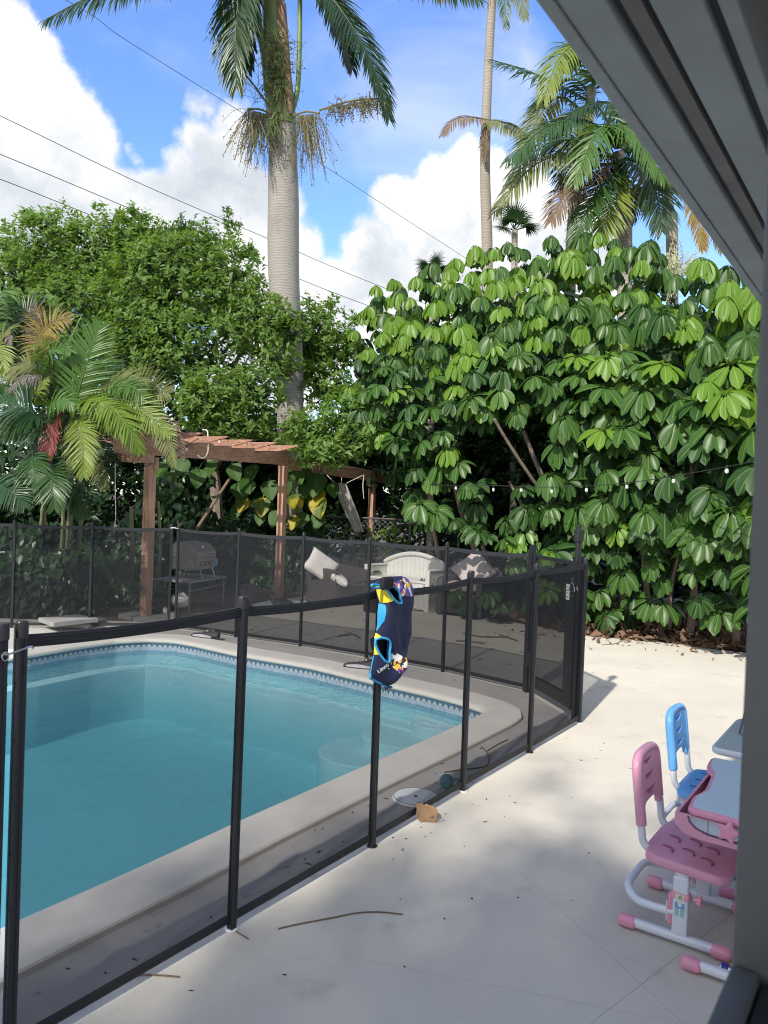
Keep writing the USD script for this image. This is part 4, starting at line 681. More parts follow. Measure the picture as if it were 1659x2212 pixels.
obj('dry_sheath', tube(smooth_path([at(628, 246, Yp - .22), at(622, 180, Yp - .24), at(612, 90, Yp - .2), at(606, 10, Yp - .14)], 5), (.03, .05, .07, .075, .08, .08, .08, .085, .09, .095, .1, .1, .1, .1, .1, .1), 9), 'sheath', rp, smooth=60, world=True)
for pts, r0 in (([(578, 195, Yp - .1), (572, 130, Yp - .1), (560, 60, Yp - .15), (552, -20, Yp - .2), (545, -130, Yp - .3)], .085), ([(630, 245, Yp - .12), (643, 190, Yp - .15), (647, 90, Yp - .15), (648, 0, Yp - .15), (650, -130, Yp - .2)], .06)):
    p = smooth_path([at(*q) for q in pts], 6); obj('leaf_stalk', tube(p, np.linspace(r0 * .8, r0 * .7, len(p)), 9), 'petiole', rp, smooth=60, world=True)
top = at(590, -170, Yp); rng = np.random.default_rng(11)
for pts, m, n, L, kw in [
    ([(560, -130, Yp - .2), (530, -90, Yp - .6), (515, 0, Yp - .8), (508, 110, Yp - .9), (512, 190, Yp - .9)], 'fr_dark', 64, .75, dict(droop=1.3, w=.05)),
    ([(545, -130, Yp - .1), (535, -20, Yp - .3), (530, 60, Yp - .4), (535, 150, Yp - .4)], 'fr_dark', 50, .6, dict(droop=1.3, w=.05)),
    ([(600, -170, Yp), (550, -160, Yp - .6), (400, -90, Yp - 1.2), (270, -35, Yp - 1.6), (180, 0, Yp - 1.7), (100, 42, Yp - 1.7)], 'fr_dark', 90, .75, dict(droop=1.5, w=.05)),
    ([(610, -160, Yp), (650, -70, Yp - .3), (720, 0, Yp - .5), (780, 90, Yp - .6), (820, 180, Yp - .6), (840, 258, Yp - .6)], 'fr_dark', 96, .62, dict(droop=.75, w=.045, nrm=(.5, -.75, .4))),
    ([(610, -160, Yp), (645, -90, Yp + .3), (700, -20, Yp + .4), (740, 70, Yp + .4), (760, 150, Yp + .4)], 'fr_dark', 80, .62, dict(droop=.9, w=.045, nrm=(.5, -.7, .5))),
    ([(610, -180, Yp), (700, -150, Yp - .4), (830, -75, Yp - .8), (950, -30, Yp - 1.0), (1040, 0, Yp - 1.1)], 'fr_dark', 80, .62, dict(droop=1.5, w=.045)),
    ([(600, -190, Yp), (620, -260, Yp + .5), (700, -330, Yp + 1.2), (820, -330, Yp + 2)], 'fr_dark', 60, .6, dict(droop=1.0, w=.045)),
    ([(590, -190, Yp), (540, -280, Yp + .4), (440, -330, Yp + 1.0), (330, -300, Yp + 2)], 'fr_dark', 60, .6, dict(droop=1.0, w=.045))]:
    add_frond(rp, rng, [at(*q) for q in pts], m, int(n * 1.5), L * 1.25, rr=.035, gap=.04, **kw)
def flowers(rng, root, tip, n, L, hang, spread, r=.006):
    """A flower spray: a stalk with many thin hanging strings set with beads."""
    ms = [tube(smooth_path([root, (root + tip) / 2 + ZV * .05, tip], 5), .018, 5, caps=False)]
    for k in range(n):
        t = rng.uniform(.15, 1); o = root + (tip - root) * t; d = unit((tip - root)) * rng.uniform(0, .6) + rng.normal(0, spread, 3) - ZV * hang; d = unit(d); l = L * rng.uniform(.5, 1.1)
        m1 = o + d * l * .5 + rng.normal(0, .02, 3); e = o + d * l - ZV * l * .25 * hang + rng.normal(0, .03, 3); pth = smooth_path([o, m1, e], 5); ms.append(tube(pth, .004, 3, caps=False))
        q = pth[rng.integers(2, len(pth), 8)] + rng.normal(0, .018, (8, 3))
        for c in q: s = r * rng.uniform(.9, 2.2); ms.append(trimesh.Trimesh(c + s * np.array([(1, 0, 0), (-1, 0, 0), (0, 1, 0), (0, -1, 0), (0, 0, 1.3), (0, 0, -1.3)]), np.array([(0, 2, 4), (2, 1, 4), (1, 3, 4), (3, 0, 4), (2, 0, 5), (1, 2, 5), (3, 1, 5), (0, 3, 5)]), process=False))
    return cat(ms)
rng = np.random.default_rng(12)
obj('flower_spray', flowers(rng, at(606, 238, Yp - .33), at(598, 80, Yp - .40), 260, .45, .5, .42), 'flower_green', rp, smooth=False, world=True, label='green flower spray up the crownshaft')
obj('flower_spray', flowers(rng, at(602, 240, Yp - .3), at(585, 262, Yp - .5), 70, .42, .9, .30), 'flower_green', rp, smooth=False, world=True, label='green spray hanging over the trunk top')
obj('flower_spray', flowers(rng, at(590, 250, Yp - .25), at(535, 235, Yp - .5), 130, .80, 1.1, .30), 'flower_tan', rp, smooth=False, world=True, label='tan spray hanging left of the trunk')
obj('flower_spray', flowers(rng, at(632, 250, Yp - .2), at(690, 245, Yp - .4), 120, .85, 1.2, .28), 'flower_tan', rp, smooth=False, world=True, label='tan spray hanging right of the trunk')
obj('flower_spray', flowers(rng, at(690, 238, Yp - .3), at(815, 213, Yp - .6), 150, .30, .5, .40), 'flower_tan', rp, smooth=False, world=True, label='orange spray reaching out to the right')
obj('flower_spray', flowers(rng, at(585, 235, Yp - .2), at(500, 130, Yp - .4), 36, .40, -.1, .5, .003), 'flower_tan', rp, smooth=False, world=True, label='bare twig spray on the left')

# slim palm and the palms at right
rng = np.random.default_rng(13)
sp2 = thing('slim_palm', 'tall slim palm with pale trunk rising behind the umbrella trees', 'palm', at(1052, 1250, 19) * A3(1, 1, 0))
a = [at(x, y, 19) for x, y in ((1056, 1250), (1053, 700), (1052, 520), (1048, 380), (1050, 260), (1056, 120), (1063, 0), (1068, -120))]; a[0][2] = 0; obj('trunk', tube(smooth_path(a, 4), np.linspace(.15, .095, 29), 14), 'palm_trunk', sp2, smooth=60, world=True)
for pts, m, n, L, kw in [([(1050, 258, 18.8), (1010, 252, 18.5), (975, 262, 18.3), (955, 290, 18.2)], 'fr_dead', 40, .50, dict(droop=1.5, w=.035)), ([(1050, 258, 18.8), (1080, 262, 18.5), (1110, 275, 18.3), (1135, 300, 18.2)], 'fr_tan', 40, .50, dict(droop=1.5, w=.035)), ([(1068, -120, 19), (1030, -90, 18.6), (985, -40, 18.4), (950, 0, 18.3)], 'fr_dead', 44, .7, dict(droop=1.5, w=.04)), ([(1068, -120, 19), (1100, -90, 18.7), (1120, -30, 18.5), (1135, 40, 18.4)], 'fr_tan', 44, .6, dict(droop=1.2, w=.04)), ([(1068, -110, 19), (1085, -60, 18.7), (1090, 0, 18.5), (1095, 60, 18.4)], 'fr_green', 40, .5, dict(droop=1.3, w=.04)), ([(1050, 270, 18.8), (1046, 300, 18.7), (1047, 345, 18.7)], 'fr_dead', 24, .25, dict(droop=1.0, w=.03)), ([(1068, -120, 19), (1150, -160, 19.5), (1220, -120, 19.8)], 'fr_green', 40, .6, dict(droop=1.0, w=.04))]:
    add_frond(sp2, rng, [at(*q) for q in pts], m, n, L, rr=.02, **kw)
def palm(label, base, trunk, r0, r1, fronds, Y, seed, L=.85, w=.05):
    rng = np.random.default_rng(seed); t = thing('feather_palm', label, 'palm', at(*base, Y) * A3(1, 1, 0)); a = [at(x, y, Y) for x, y in [base] + trunk]; a[0][2] = 0; p = smooth_path(a, 5); obj('trunk', tube(p, np.linspace(r0, r1, len(p)), 12), 'palm_trunk', t, smooth=60, world=True)
    for pts, m, dr in fronds: add_frond(t, rng, [at(x, y, Y + dy) for x, y, dy in pts], m, 60, L * rng.uniform(.85, 1.1), rr=.03, droop=dr, w=w, nrm=(-.15, -.6, .8))
    return t
palm('leaning grey palm whose arching fronds fill the gap below the eave', (1215, 1250), [(1235, 520), (1262, 330), (1278, 190)], .15, .11, [
    ([(1282, 180, 0), (1262, 120, -.5), (1235, 98, -.9), (1200, 140, -1.2), (1175, 215, -1.3)], 'fr_yellow', 1.2), ([(1280, 190, 0), (1290, 120, -.4), (1250, 95, -.7), (1225, 150, -1.0)], 'fr_fresh', 1.2), ([(1275, 220, 0), (1200, 180, -.3), (1130, 150, -.5), (1065, 130, -.6)], 'fr_green', .9), ([(1270, 250, 0), (1210, 210, -.3), (1160, 260, -.6), (1130, 350, -.7)], 'fr_tan', .9),
    ([(1290, 190, 0), (1330, 160, -.3), (1350, 220, -.5), (1360, 320, -.6)], 'fr_green', 1.0), ([(1280, 210, 0), (1240, 170, .3), (1190, 190, .4), (1150, 240, .5)], 'fr_green', .9), ([(1275, 230, 0), (1240, 260, -.6), (1225, 330, -.8), (1220, 420, -.9)], 'fr_tan', .6), ([(1290, 220, 0), (1330, 230, -.5), (1370, 290, -.7), (1390, 370, -.8)], 'fr_green', .8)], 18.0, 41)
palm('lower dark green palm with broad fronds crossing in front of the leaning palm', (1340, 1250), [(1350, 560), (1345, 420), (1335, 330)], .17, .13, [
    ([(1330, 320, 0), (1270, 262, -.4), (1180, 275, -.7), (1095, 350, -.9)], 'fr_green', .9), ([(1335, 310, 0), (1290, 230, -.3), (1240, 240, -.4), (1180, 290, -.5)], 'fr_dark', .9), ([(1335, 320, 0), (1310, 275, -.8), (1280, 300, -1.1), (1240, 395, -1.2)], 'fr_fresh', 1.0), ([(1335, 320, 0), (1330, 270, -.8), (1380, 300, -1.1), (1435, 390, -1.3)], 'fr_fresh', .8), ([(1330, 340, 0), (1240, 330, -.4), (1150, 360, -.6), (1068, 460, -.7)], 'fr_tan', 1.0), ([(1330, 350, 0), (1270, 370, -.5), (1220, 420, -.7), (1190, 480, -.8)], 'fr_dead', .8),
    ([(1335, 350, 0), (1300, 390, -.6), (1270, 450, -.8), (1240, 520, -.9)], 'fr_green', .7), ([(1340, 340, 0), (1390, 360, -.6), (1420, 430, -.8), (1430, 500, -.9)], 'fr_dark', .8), ([(1340, 320, 0), (1420, 250, .2), (1480, 280, .4), (1520, 350, .5)], 'fr_green', .9), ([(1340, 320, 0), (1370, 240, .2), (1400, 230, .4), (1450, 280, .5)], 'fr_dark', .9), ([(1335, 360, 0), (1320, 420, -.5), (1310, 480, -.6), (1300, 520, -.6)], 'fr_yellow', .6), ([(1335, 340, 0), (1220, 300, .3), (1140, 340, .4), (1100, 400, .4)], 'fr_dark', .9)], 16.5, 42)
palm('pale trunked palm with browning fronds at the lower end of the eave', (1450, 1250), [(1452, 560), (1446, 470), (1440, 420)], .14, .11, [
    ([(1440, 415, 0), (1410, 380, -.3), (1380, 420, -.5), (1360, 480, -.5)], 'fr_dead', 1.0), ([(1440, 415, 0), (1470, 390, -.3), (1500, 440, -.5), (1520, 540, -.6)], 'fr_orange', 1.0), ([(1445, 420, 0), (1490, 410, .1), (1540, 470, .1), (1560, 540, .1)], 'fr_tan', .9), ([(1440, 420, 0), (1400, 400, .2), (1360, 430, .2), (1330, 500, .2)], 'fr_green', .8), ([(1440, 415, 0), (1450, 370, .2), (1490, 360, .3), (1540, 420, .4)], 'fr_green', .9)], 17.0, 43, .6, .04)
fl = thing('flowering_bush', 'pale bare flower twigs poking up beside the eave end', 'bush', at(1445, 1200, 13.2) * A3(1, 1, 0)); rng = np.random.default_rng(44)
for k in range(5): obj('flower_spray', flowers(rng, at(1450, 640, 13.2), at(1420 + k * 18, 560 + 8 * (k % 2), 13.1), 34, .42, -.2, .6, .006), 'flower_pale', fl, smooth=False, world=True)
def fan_palm(label, base, hub, Y, n, L, seed):
    rng = np.random.default_rng(seed); t = thing('fan_palm', label, 'palm', at(*base, Y) * A3(1, 1, 0)); c = at(*hub, Y); b = at(*base, Y); b[2] = 0; obj('trunk', tube([b, c], (.07, .06), 9), 'palm_trunk', t, world=True)
    for k in range(n):
        out = unit(A3(rng.normal(0, .8), rng.normal(-.4, .5), rng.uniform(.1, 1.1))); h = c + out * L * .7; e1 = unit(np.cross(out, ZV)); e2 = np.cross(e1, out); th = np.linspace(-1.9, 1.9, 26)
        D = np.cos(th)[:, None] * out + np.sin(th)[:, None] * e1; pa = [blades(np.repeat(h[None], 26, 0), D, np.repeat(e2[None], 26, 0), L * rng.uniform(.8, 1.05, 26), L * .07, .5, 3, (.5, 1, .8, .05), .1), tubes([tube([c, h], .01, 4, caps=False)])]
        v, f, u = join(pa); obj('fan_leaf', (v, f), 'fr_dark', t, smooth=True, uv=u, world=True)
fan_palm('small dark fan palm peeping over the umbrella trees beside the slim palm', (1110, 1200), (1112, 498), 14.5, 9, .34, 51)
fan_palm('tiny dark fan palm at the left shoulder of the umbrella trees', (930, 1200), (935, 590), 14.5, 6, .28, 52)

# ================================================================ pergola
PE, PR = unit(A3(.455, .89, 0)), unit(A3(.888, -.46, 0))
PP = [A3(-3.08, 10.03, 0), A3(-1.70, 12.73, 0), A3(-.25, 15.4, 0)]
pg = thing('pergola', 'reddish brown timber pergola with sloping cut rafters over the grill corner', 'pergola', PP[0])
for i, (p, h) in enumerate(zip(PP, (2.14, 2.20, 2.02))):
    obj('post', bx(p + ZV * h / 2, (.115, .115, h), PE, PR, ZV, .006), 'post_wood', pg, smooth=False, world=True)
obj('beam', bar(PP[0] - PE * .62 + ZV * 2.27, PP[1] + PE * .10 + ZV * 2.335, .045, .235, r=.004), 'beam_wood', pg, smooth=False, world=True)
obj('beam', bar(PP[1] + PE * .12 + ZV * 2.26, PP[2] + PE * .5 + ZV * 2.16, .045, .22, r=.004), 'beam_wood', pg, smooth=False, world=True)
for q in (): obj('beam', bar(PP[0] + PR * q + ZV * 2.27 - PE * .5, PP[2] + PR * q + ZV * 2.2, .045, .235, r=.004), 'beam_wood', pg, smooth=False, world=True)
obj('cross_beam', bar(PP[0] + A3(.07, -.085, 2.125), PP[0] + A3(-.95, .03, 2.13), .04, .135, r=.004), 'post_wood', pg, smooth=False, world=True); obj('cleat', bx(PP[0] + PR * .085 + PE * .02 + ZV * 2.06, (.05, .045, .15), PE, PR, ZV), 'post_wood', pg, smooth=False, world=True)
for x, y in ((369, 929), (434.7, 934.5), (492, 942), (545, 949.6), (597, 955), (644.6, 962)):
    zt = 2.475; tip = on(x, y, zt); bk = tip - PR * 3.2; h = .088
    pl = [(0, 0), (0, -.018), (-.33, -h), (-3.2, -h), (-3.2, 0)]; m = trimesh.creation.extrude_polygon(Polygon(pl), .04, engine='earcut'); m.apply_transform(frame(PR, ZV, np.cross(PR, ZV), tip + np.cross(PR, ZV) * -.02))
    obj('rafter', m, 'rafter_wood', pg, smooth=False, world=True)
for p in (PP[0] + PR * 3.3 * -1, PP[1] - PR * 2.6): obj('post', bx(p + ZV * 1.07, (.115, .115, 2.14), PE, PR, ZV), 'post_wood', pg, smooth=False, world=True) if False else None

def bulbs(t, pts, rng):
    for c in pts:
        b = obj('bulb', xf(lathe([(0, -.075), (.014, -.07), (.020, -.052), (.017, -.036), (.010, -.026), (0, -.026)], 10), (1, 0, 0), (0, 1, 0), ZV, c), 'bulb', t, world=True)
        obj('socket', xf(lathe([(0, -.028), (.012, -.028), (.012, .006), (0, .008)], 8), (1, 0, 0), (0, 1, 0), ZV, c), 'cable', b, world=True)
def light_string(label, base, px, bulb_px):
    t = thing('light_string', label, 'string lights', at(*px[0])); p = smooth_path([at(*q) for q in px], 8); obj('cable', tube(p, .005, 5), 'cable', t, world=True); bulbs(t, [at(*q) + ZV * .02 for q in bulb_px], rng); return t
light_string('string lights hanging across the umbrella trees', None, [(800, 1010, 14.9), (930, 1045, 11.4), (1066, 1049, 10.4), (1192, 1052, 9.7), (1354, 1043, 8.8), (1570, 1008, 7.6), (1760, 965, 6.8)], [(1066, 1053, 10.4), (1126, 1054, 10.05), (1192, 1056, 9.7), (1267, 1053, 9.25), (1354, 1046, 8.8), (1455, 1033, 8.2), (1570, 1011, 7.6), (985, 1050, 11.0)])
light_string('string lights looped along the pergola beam and off to the left', None, [(-40, 1080, 9.4), (86, 1072, 9.5), (150, 1066, 9.6), (240, 1040, 9.75), (330, 1000, 9.95), (395, 966, 10.4), (440, 945, 10.6), (495, 950, 11.0), (560, 962, 11.6), (620, 965, 12.3), (655, 985, 12.6), (725, 1010, 13.6), (800, 1015, 14.9)], [(90, 1074, 9.5), (232, 1044, 9.75), (298, 1016, 9.9), (403, 966, 10.3), (474, 950, 10.9), (556, 960, 11.5), (622, 966, 12.3), (356, 990, 10.0)])
solo('rope', tube(smooth_path([at(249, 1000, 9.85), at(249, 1060, 9.85), at(250, 1110, 9.84), at(248, 1135, 9.84), at(246, 1150, 9.83)], 6), .0055, 6), 'rope', 'thin pale cord hanging from the left cross beam of the pergola', 'cord')
rope = [at(438, 928, 10.75), at(447, 930, 10.6), at(449, 940, 10.55), at(450, 958, 10.55), at(449, 975, 10.55), at(444, 986, 10.58), at(436, 990, 10.62), at(428, 984, 10.68)]
solo('rope', tube(smooth_path(rope, 5), .009, 7), 'rope', 'white rope looped over the pergola beam', 'rope')
# hanging gauze
cl = []; n, mrow = 22, 24
for j in range(mrow + 1):
    v = j / mrow; xl = np.interp(v, [0, .3, .65, 1], [724, 731, 747, 765]); xr = np.interp(v, [0, .3, .65, 1], [748, 760, 774, 786]); y = 1044 + v * 105
    for i in range(n + 1): u = i / n; cl.append(at(xl + (xr - xl) * u, y + 4 * math.sin(u * 9) * (1 - v) * .3, 14.5 + .03 * math.sin(u * 26 + v * 2) + .02 * math.sin(u * 11)))
hg = thing('hanging_cloth', 'pale gathered gauze cloth hanging by cords under the pergola beam', 'cloth', at(736, 1044, 14.5))
obj('cloth', (np.array(cl), np.array([(j * (n + 1) + i, j * (n + 1) + i + 1, (j + 1) * (n + 1) + i + 1, (j + 1) * (n + 1) + i) for j in range(mrow) for i in range(n)])), 'cloth', hg, smooth=True, world=True)
for a, b in (((724, 1044), (704, 1024)), ((738, 1044), (738, 1012)), ((748, 1044), (785, 1026))): obj('cord', tube([at(*a, 14.5), at(*b, 14.6)], .006, 5), 'rope', hg, world=True)
solo('rope', tube(smooth_path([at(786, 1026, 14.3), at(784, 1050, 14.3), at(786, 1077, 14.3)], 5), .007, 5), 'rope', 'short cord hanging beside the third pergola post', 'cord')
solo('leaning_pole', tube([on(424, 1170, .4) * 0 + at(420, 1150, 12.6), at(520, 998, 13.0), at(545, 960, 13.1)], (.028, .025, .022), 7), 'stick', 'bare wooden pole leaning diagonally under the pergola', 'pole')
# chain link fence
cf = thing('chain_link_fence', 'chain link fence in the shade behind bench and armchairs', 'fence', A3(-1.4, 15.0, 0)); Yc = 15.0; x0, x1, zt = -1.6, 1.5, 1.34
obj('rail', tube([A3(x0, Yc, zt), A3(x1, Yc, zt - .02)], .02, 8), 'steel_dull' if 'steel_dull' in MT else 'wicker', cf, world=True)
for x in (-1.5, .52, 1.48): obj('post', tube([A3(x, Yc + .03, 0), A3(x, Yc + .03, zt + .03)], .024, 8), 'slab', cf, world=True)
ws = []
for k in np.arange(x0 - zt, x1, .10):
    for sg in (1, -1):
        a, b = (k, 0.02), (k + zt, zt) 
        if sg < 0: a, b = (k + zt, .02), (k, zt)
        pts = [(a[0] + (b[0] - a[0]) * t, a[1] + (b[1] - a[1]) * t) for t in (0, 1)]; ts = [t for t in np.linspace(0, 1, 40) if x0 <= a[0] + (b[0] - a[0]) * t <= x1]
        if len(ts) > 1: ws.append(tube([A3(a[0] + (b[0] - a[0]) * t, Yc + .002 * sg, a[1] + (b[1] - a[1]) * t) for t in (ts[0], ts[-1])], .0028, 3, caps=False))
obj('wire_mesh', cat(ws), 'slab', cf, smooth=False, world=True, kind='stuff')

# ================================================================ vines and undergrowth
rng = np.random.default_rng(61); HEART = (.3, .95, 1.0, .72, .34, .04)
def vine(name, label, c, blobs, n, per, L, m, seed, stems=6, inner=.5, asp=.74):
    rng = np.random.default_rng(seed); bl = [pxblob(*b) for b in blobs]; t = thing(name, label, 'vine', c)
    vols = np.array([b[1][0] * b[1][2] for b in bl]); idx = rng.choice(len(bl), n, p=vols / vols.sum()); C = np.array([b[0] for b in bl])[idx]; Rr = np.array([b[1] for b in bl])[idx]
    d = rng.normal(0, 1, (n, 3)); d[:, 1] = -np.abs(d[:, 1]) * .9; d /= np.linalg.norm(d, axis=1, keepdims=True); P = C + d * Rr * np.where(rng.random(n) < inner, rng.uniform(.3, .9, n), rng.uniform(.85, 1.08, n))[:, None]; k = P[:, 2] > .05; P = P[k]; n = len(P)
    D = A3(0, -.35, -.75) + rng.normal(0, .45, (n, 3)); N = A3(-.1, -.85, .5) + rng.normal(0, .35, (n, 3)); l = L * rng.uniform(.6, 1.25, n)
    v, f, u = blades(P, D, N, l, l * asp, .3, 4, HEART, .12); obj('foliage', (v, f), m, t, smooth=True, uv=u, world=True)
    for s in range(stems):
        b = bl[rng.integers(len(bl))]; x, y = b[0][0] + rng.normal(0, b[1][0] * .5), b[0][1] + rng.normal(0, .1); z1 = b[0][2] + b[1][2] * .6; pts = [A3(x, y, 0)] + [A3(x + rng.normal(0, .12), y + rng.normal(0, .06), z1 * q) for q in (.35, .7, 1)]; obj('stem', tube(smooth_path(pts, 5), .008, 5), 'stem', t, world=True)
    return t
vine('climbing_vine', 'thick mass of heart leaved vine behind the far fence at left', on(100, 1325), [(-40, 1260, 10.0, 90, 80, 0.27), (60, 1265, 10.05, 90, 80, 0.27), (160, 1260, 10.3, 80, 80, 0.27), (110, 1190, 11.0, 130, 60, 0.27), (-20, 1190, 10.9, 90, 60, 0.27), (220, 1270, 11.2, 60, 60, 0.22), (30, 1310, 9.9, 70, 30, 0.13), (130, 1318, 10.0, 60, 20, 0.11)], 4800, 1, .13, 'vine_leaf', 62)
vine('climbing_vine', 'vine curtain of hanging leaves between the first pergola post and the grill', on(350, 1320), [(290, 1200, 12.2, 70, 90, 0.27), (350, 1130, 12.6, 60, 100, 0.27), (365, 1240, 12.6, 60, 70, 0.27), (400, 1060, 13.2, 70, 60, 0.27), (440, 1200, 13.6, 70, 100, 0.27), (520, 1200, 14, 60, 90, 0.22), (395, 1150, 12.2, 30, 50, 0.16), (250, 1250, 11.8, 50, 60, 0.22)], 2400, 1, .15, 'vine_leaf', 63)
vine('climbing_vine', 'pale leaved vine hanging beside the second pergola post', on(655, 1295), [(645, 1205, 13.6, 36, 65, 0.13), (655, 1160, 13.7, 50, 50, 0.15), (620, 1230, 13.7, 34, 50, 0.13), (700, 1230, 14.2, 40, 60, 0.15), (560, 1220, 13.9, 40, 70, 0.15)], 800, 1, .15, 'vine_leaf', 64)
vine('climbing_vine', 'vine with yellowish leaves on the chain link fence', A3(.25, 14.9, 0), [(840, 1165, 14.85, 26, 24, 0.09), (862, 1150, 14.85, 18, 30, 0.07), (790, 1170, 15.4, 60, 50, 0.11)], 150, 1, .10, 'fr_lime', 65, stems=2)
fn = thing('fern', 'fern with arching fronds among the vines behind the far fence', 'fern', on(200, 1320)); rng = np.random.default_rng(66)
for k, (x, y) in enumerate(((190, 1185), (160, 1205), (230, 1235), (262, 1250), (290, 1262), (120, 1250), (215, 1200), (150, 1275), (280, 1290))): add_frond(fn, rng, [at(185, 1290, 10.3), at(185 + (x - 185) * .5, min(y, 1225) - 8, 10.2), at(x, y, 10.0), at(x + (x - 185) * .25, y + 22, 9.9)], 'fr_green', 26, .13, droop=.3, w=.03, rr=.005)
gp = thing('giant_pothos', 'giant pothos with huge yellow splashed leaves climbing the palm trunk', 'vine', on(640, 1290, 0)); rng = np.random.default_rng(67)
for x, y, s, yel in [(568, 1092, .44, 1), (632, 1085, .44, 1), (685, 1090, .50, 1), (690, 1040, .56, 0), (694, 1072, .52, 1), (634, 1022, .46, 0), (549, 1020, .46, 0), (579, 1055, .46, 0), (530, 1088, .40, 1), (693, 1125, .40, 0), (662, 1126, .36, 0), (566, 1120, .34, 0), (602, 1120, .40, 0), (373, 1036, .40, 1), (402, 1008, .42, 0), (360, 1015, .42, 0), (430, 1030, .42, 0), (386, 1060, .36, 0), (540, 1050, .44, 0), (610, 1050, .40, 0), (655, 1060, .42, 0), (512, 1060, .40, 0), (575, 930, .40, 1), (465, 1010, .42, 0), (665, 1020, .40, 0), (520, 1110, .34, 0), (640, 1130, .34, 1), (500, 1020, .40, 0), (715, 1060, .36, 0), (345, 1045, .36, 0)]:
    Y = (13.35 if x > 500 else 12.7) + rng.normal(0, .12); c = at(x, y - 16, Y); a = rng.normal(0, .5); D = A3(math.sin(a) * .7, -.42, -.75); N = A3(rng.normal(0, .25), -.85, .45); s *= .84
    v1 = blades([c], [D], [N], s, s * .80, .5, 9, (.34, .80, 1., 1., .95, .86, .74, .56, .32, .03), .10); v2 = tubes([tube(smooth_path([c + A3(.05, .5, .12), c + A3(.02, .2, .14), c, c + D * .06], 4), .009, 5)])
    v, f, u = join([v1, v2]); obj('pothos_leaf', (v, f), 'pothos_yellow' if yel else 'pothos', gp, smooth=True, uv=u, world=True)
obj('stem', tube(smooth_path([at(640, 1280, 13.6) * A3(1, 1, 0), at(630, 1180, 13.6), at(625, 1060, 13.55), at(600, 960, 13.6), at(575, 930, 13.6)], 5), .03, 7), 'stem', gp, world=True)

# leaf litter under the umbrella trees, and loose bits lying about
def litter(rng, P, s, m, name, label, cat_, zlift=.0, kind='stuff'):
    n = len(P); D = rng.normal(0, 1, (n, 3)); D[:, 2] *= .25; N = ZV + rng.normal(0, .45, (n, 3)); l = s * rng.uniform(.5, 1.3, n)
    v, f, u = blades(P, D, N, l, l * rng.uniform(.35, .6, n), rng.normal(0, .8, n), 3, (.15, 1., .8, .08), .25, curl=.5); v[:, 2] = np.maximum(v[:, 2], P[:, 2].min() + .002)
    return solo(name, (v, f), m, label, cat_, smooth=True) if kind is None else tag(solo(name, (v, f), m, label, cat_, smooth=True), kind=kind)
rng = np.random.default_rng(71); bed = Polygon([(1.5, 11.4), (2.2, 10.75), (2.7, 10.1), (3.8, 9.7), (4.6, 9.15), (6.5, 8.2), (7.2, 9.6), (5, 11.2), (3.5, 12.2), (2.2, 12.8)])
P = []
while len(P) < 3600:
    q = A3(rng.uniform(1.5, 7), rng.uniform(8.2, 12.8), 0)
    if bed.contains(Point(q[:2])): P.append(q + ZV * (.0 + .05 * rng.random() + (.06 if not patio.contains(Point(q[:2])) else 0)))
litter(rng, np.array(P), .17, 'litter', 'leaf_litter', 'brown dry leaves piled under the umbrella trees', 'leaf litter')
bedm = prism(bed.union(Polygon([(-9, 10.1), (-4.6, 9.8), (-2.85, 10.0), (-2.45, 10.8), (-1.75, 12.6), (-1.0, 13.5), (2.0, 13.3), (2.4, 18), (-9, 18)])), -.06, .004); struct('planting_bed', bedm, 'soil', smooth=False)
P = []
while len(P) < 330:
    q = A3(rng.uniform(1.5, 6), rng.uniform(6, 10.6), .004); dd = bed.distance(Point(q[:2]))
    if patio.contains(Point(q[:2])) and rng.random() < math.exp(-dd * 3): P.append(q)
litter(rng, np.array(P), .07, 'litter', 'scattered_leaves', 'small dry leaf scraps strewn along the bed edge on the patio', 'leaves')
P = [on(1420 / 1.3888 * 1.0 + 0, 0, 0)] if False else []
yl = [(1255, 1362), (1268, 1358), (1275, 1366), (1342, 1387), (1284, 1361), (1296, 1368)]
litter(rng, np.array([on(x, y) + ZV * .02 for x, y in yl]), .16, 'fr_lime', 'fallen_leaves', 'fallen yellow green leaves at the bed edge by the gate', 'leaves')
def specks(rng, n, poly, name, label, s0, s1):
    ms = []; b = poly.bounds
    while len(ms) < n:
        q = A3(rng.uniform(b[0], b[2]), rng.uniform(b[1], b[3]), 0)
        if poly.contains(Point(q[:2])) and deck.contains(Point(q[:2])):
            m = trimesh.creation.icosphere(0, 1.0); m.vertices *= rng.uniform(s0, s1, 3) * A3(rng.uniform(.8, 2.6), .7, .45); m.apply_transform(trimesh.transformations.rotation_matrix(rng.random() * 6, (0, 0, 1))); m.vertices += q + ZV * s0 * .4; ms.append(m)
    return tag(solo(name, cat(ms), 'debris', label, 'debris', smooth=False), kind='stuff')
rng = np.random.default_rng(72)
specks(rng, 30, Polygon([on(100, 2200)[:2], on(1500, 2200)[:2], on(1500, 1400)[:2], on(1260, 1400)[:2], on(1250, 1580)[:2]]), 'debris', 'dark seeds and crumbs scattered over the near patio', .0025, .0075)
specks(rng, 20, Polygon([on(800, 1830)[:2], on(1010, 1720)[:2], on(1100, 1660)[:2], on(1120, 1760)[:2], on(900, 1900)[:2]]), 'debris', 'seeds gathered along the fence foot by the dry leaf', .0025, .0075)
specks(rng, 28, Polygon([on(70, 2190)[:2], on(480, 1985)[:2], on(990, 1690)[:2], on(1130, 1600)[:2], on(1090, 1580)[:2], on(800, 1722)[:2], on(515, 1868)[:2], on(80, 2095)[:2]]), 'debris', 'bits of twig and dirt on the strip between coping and fence', .003, .010)
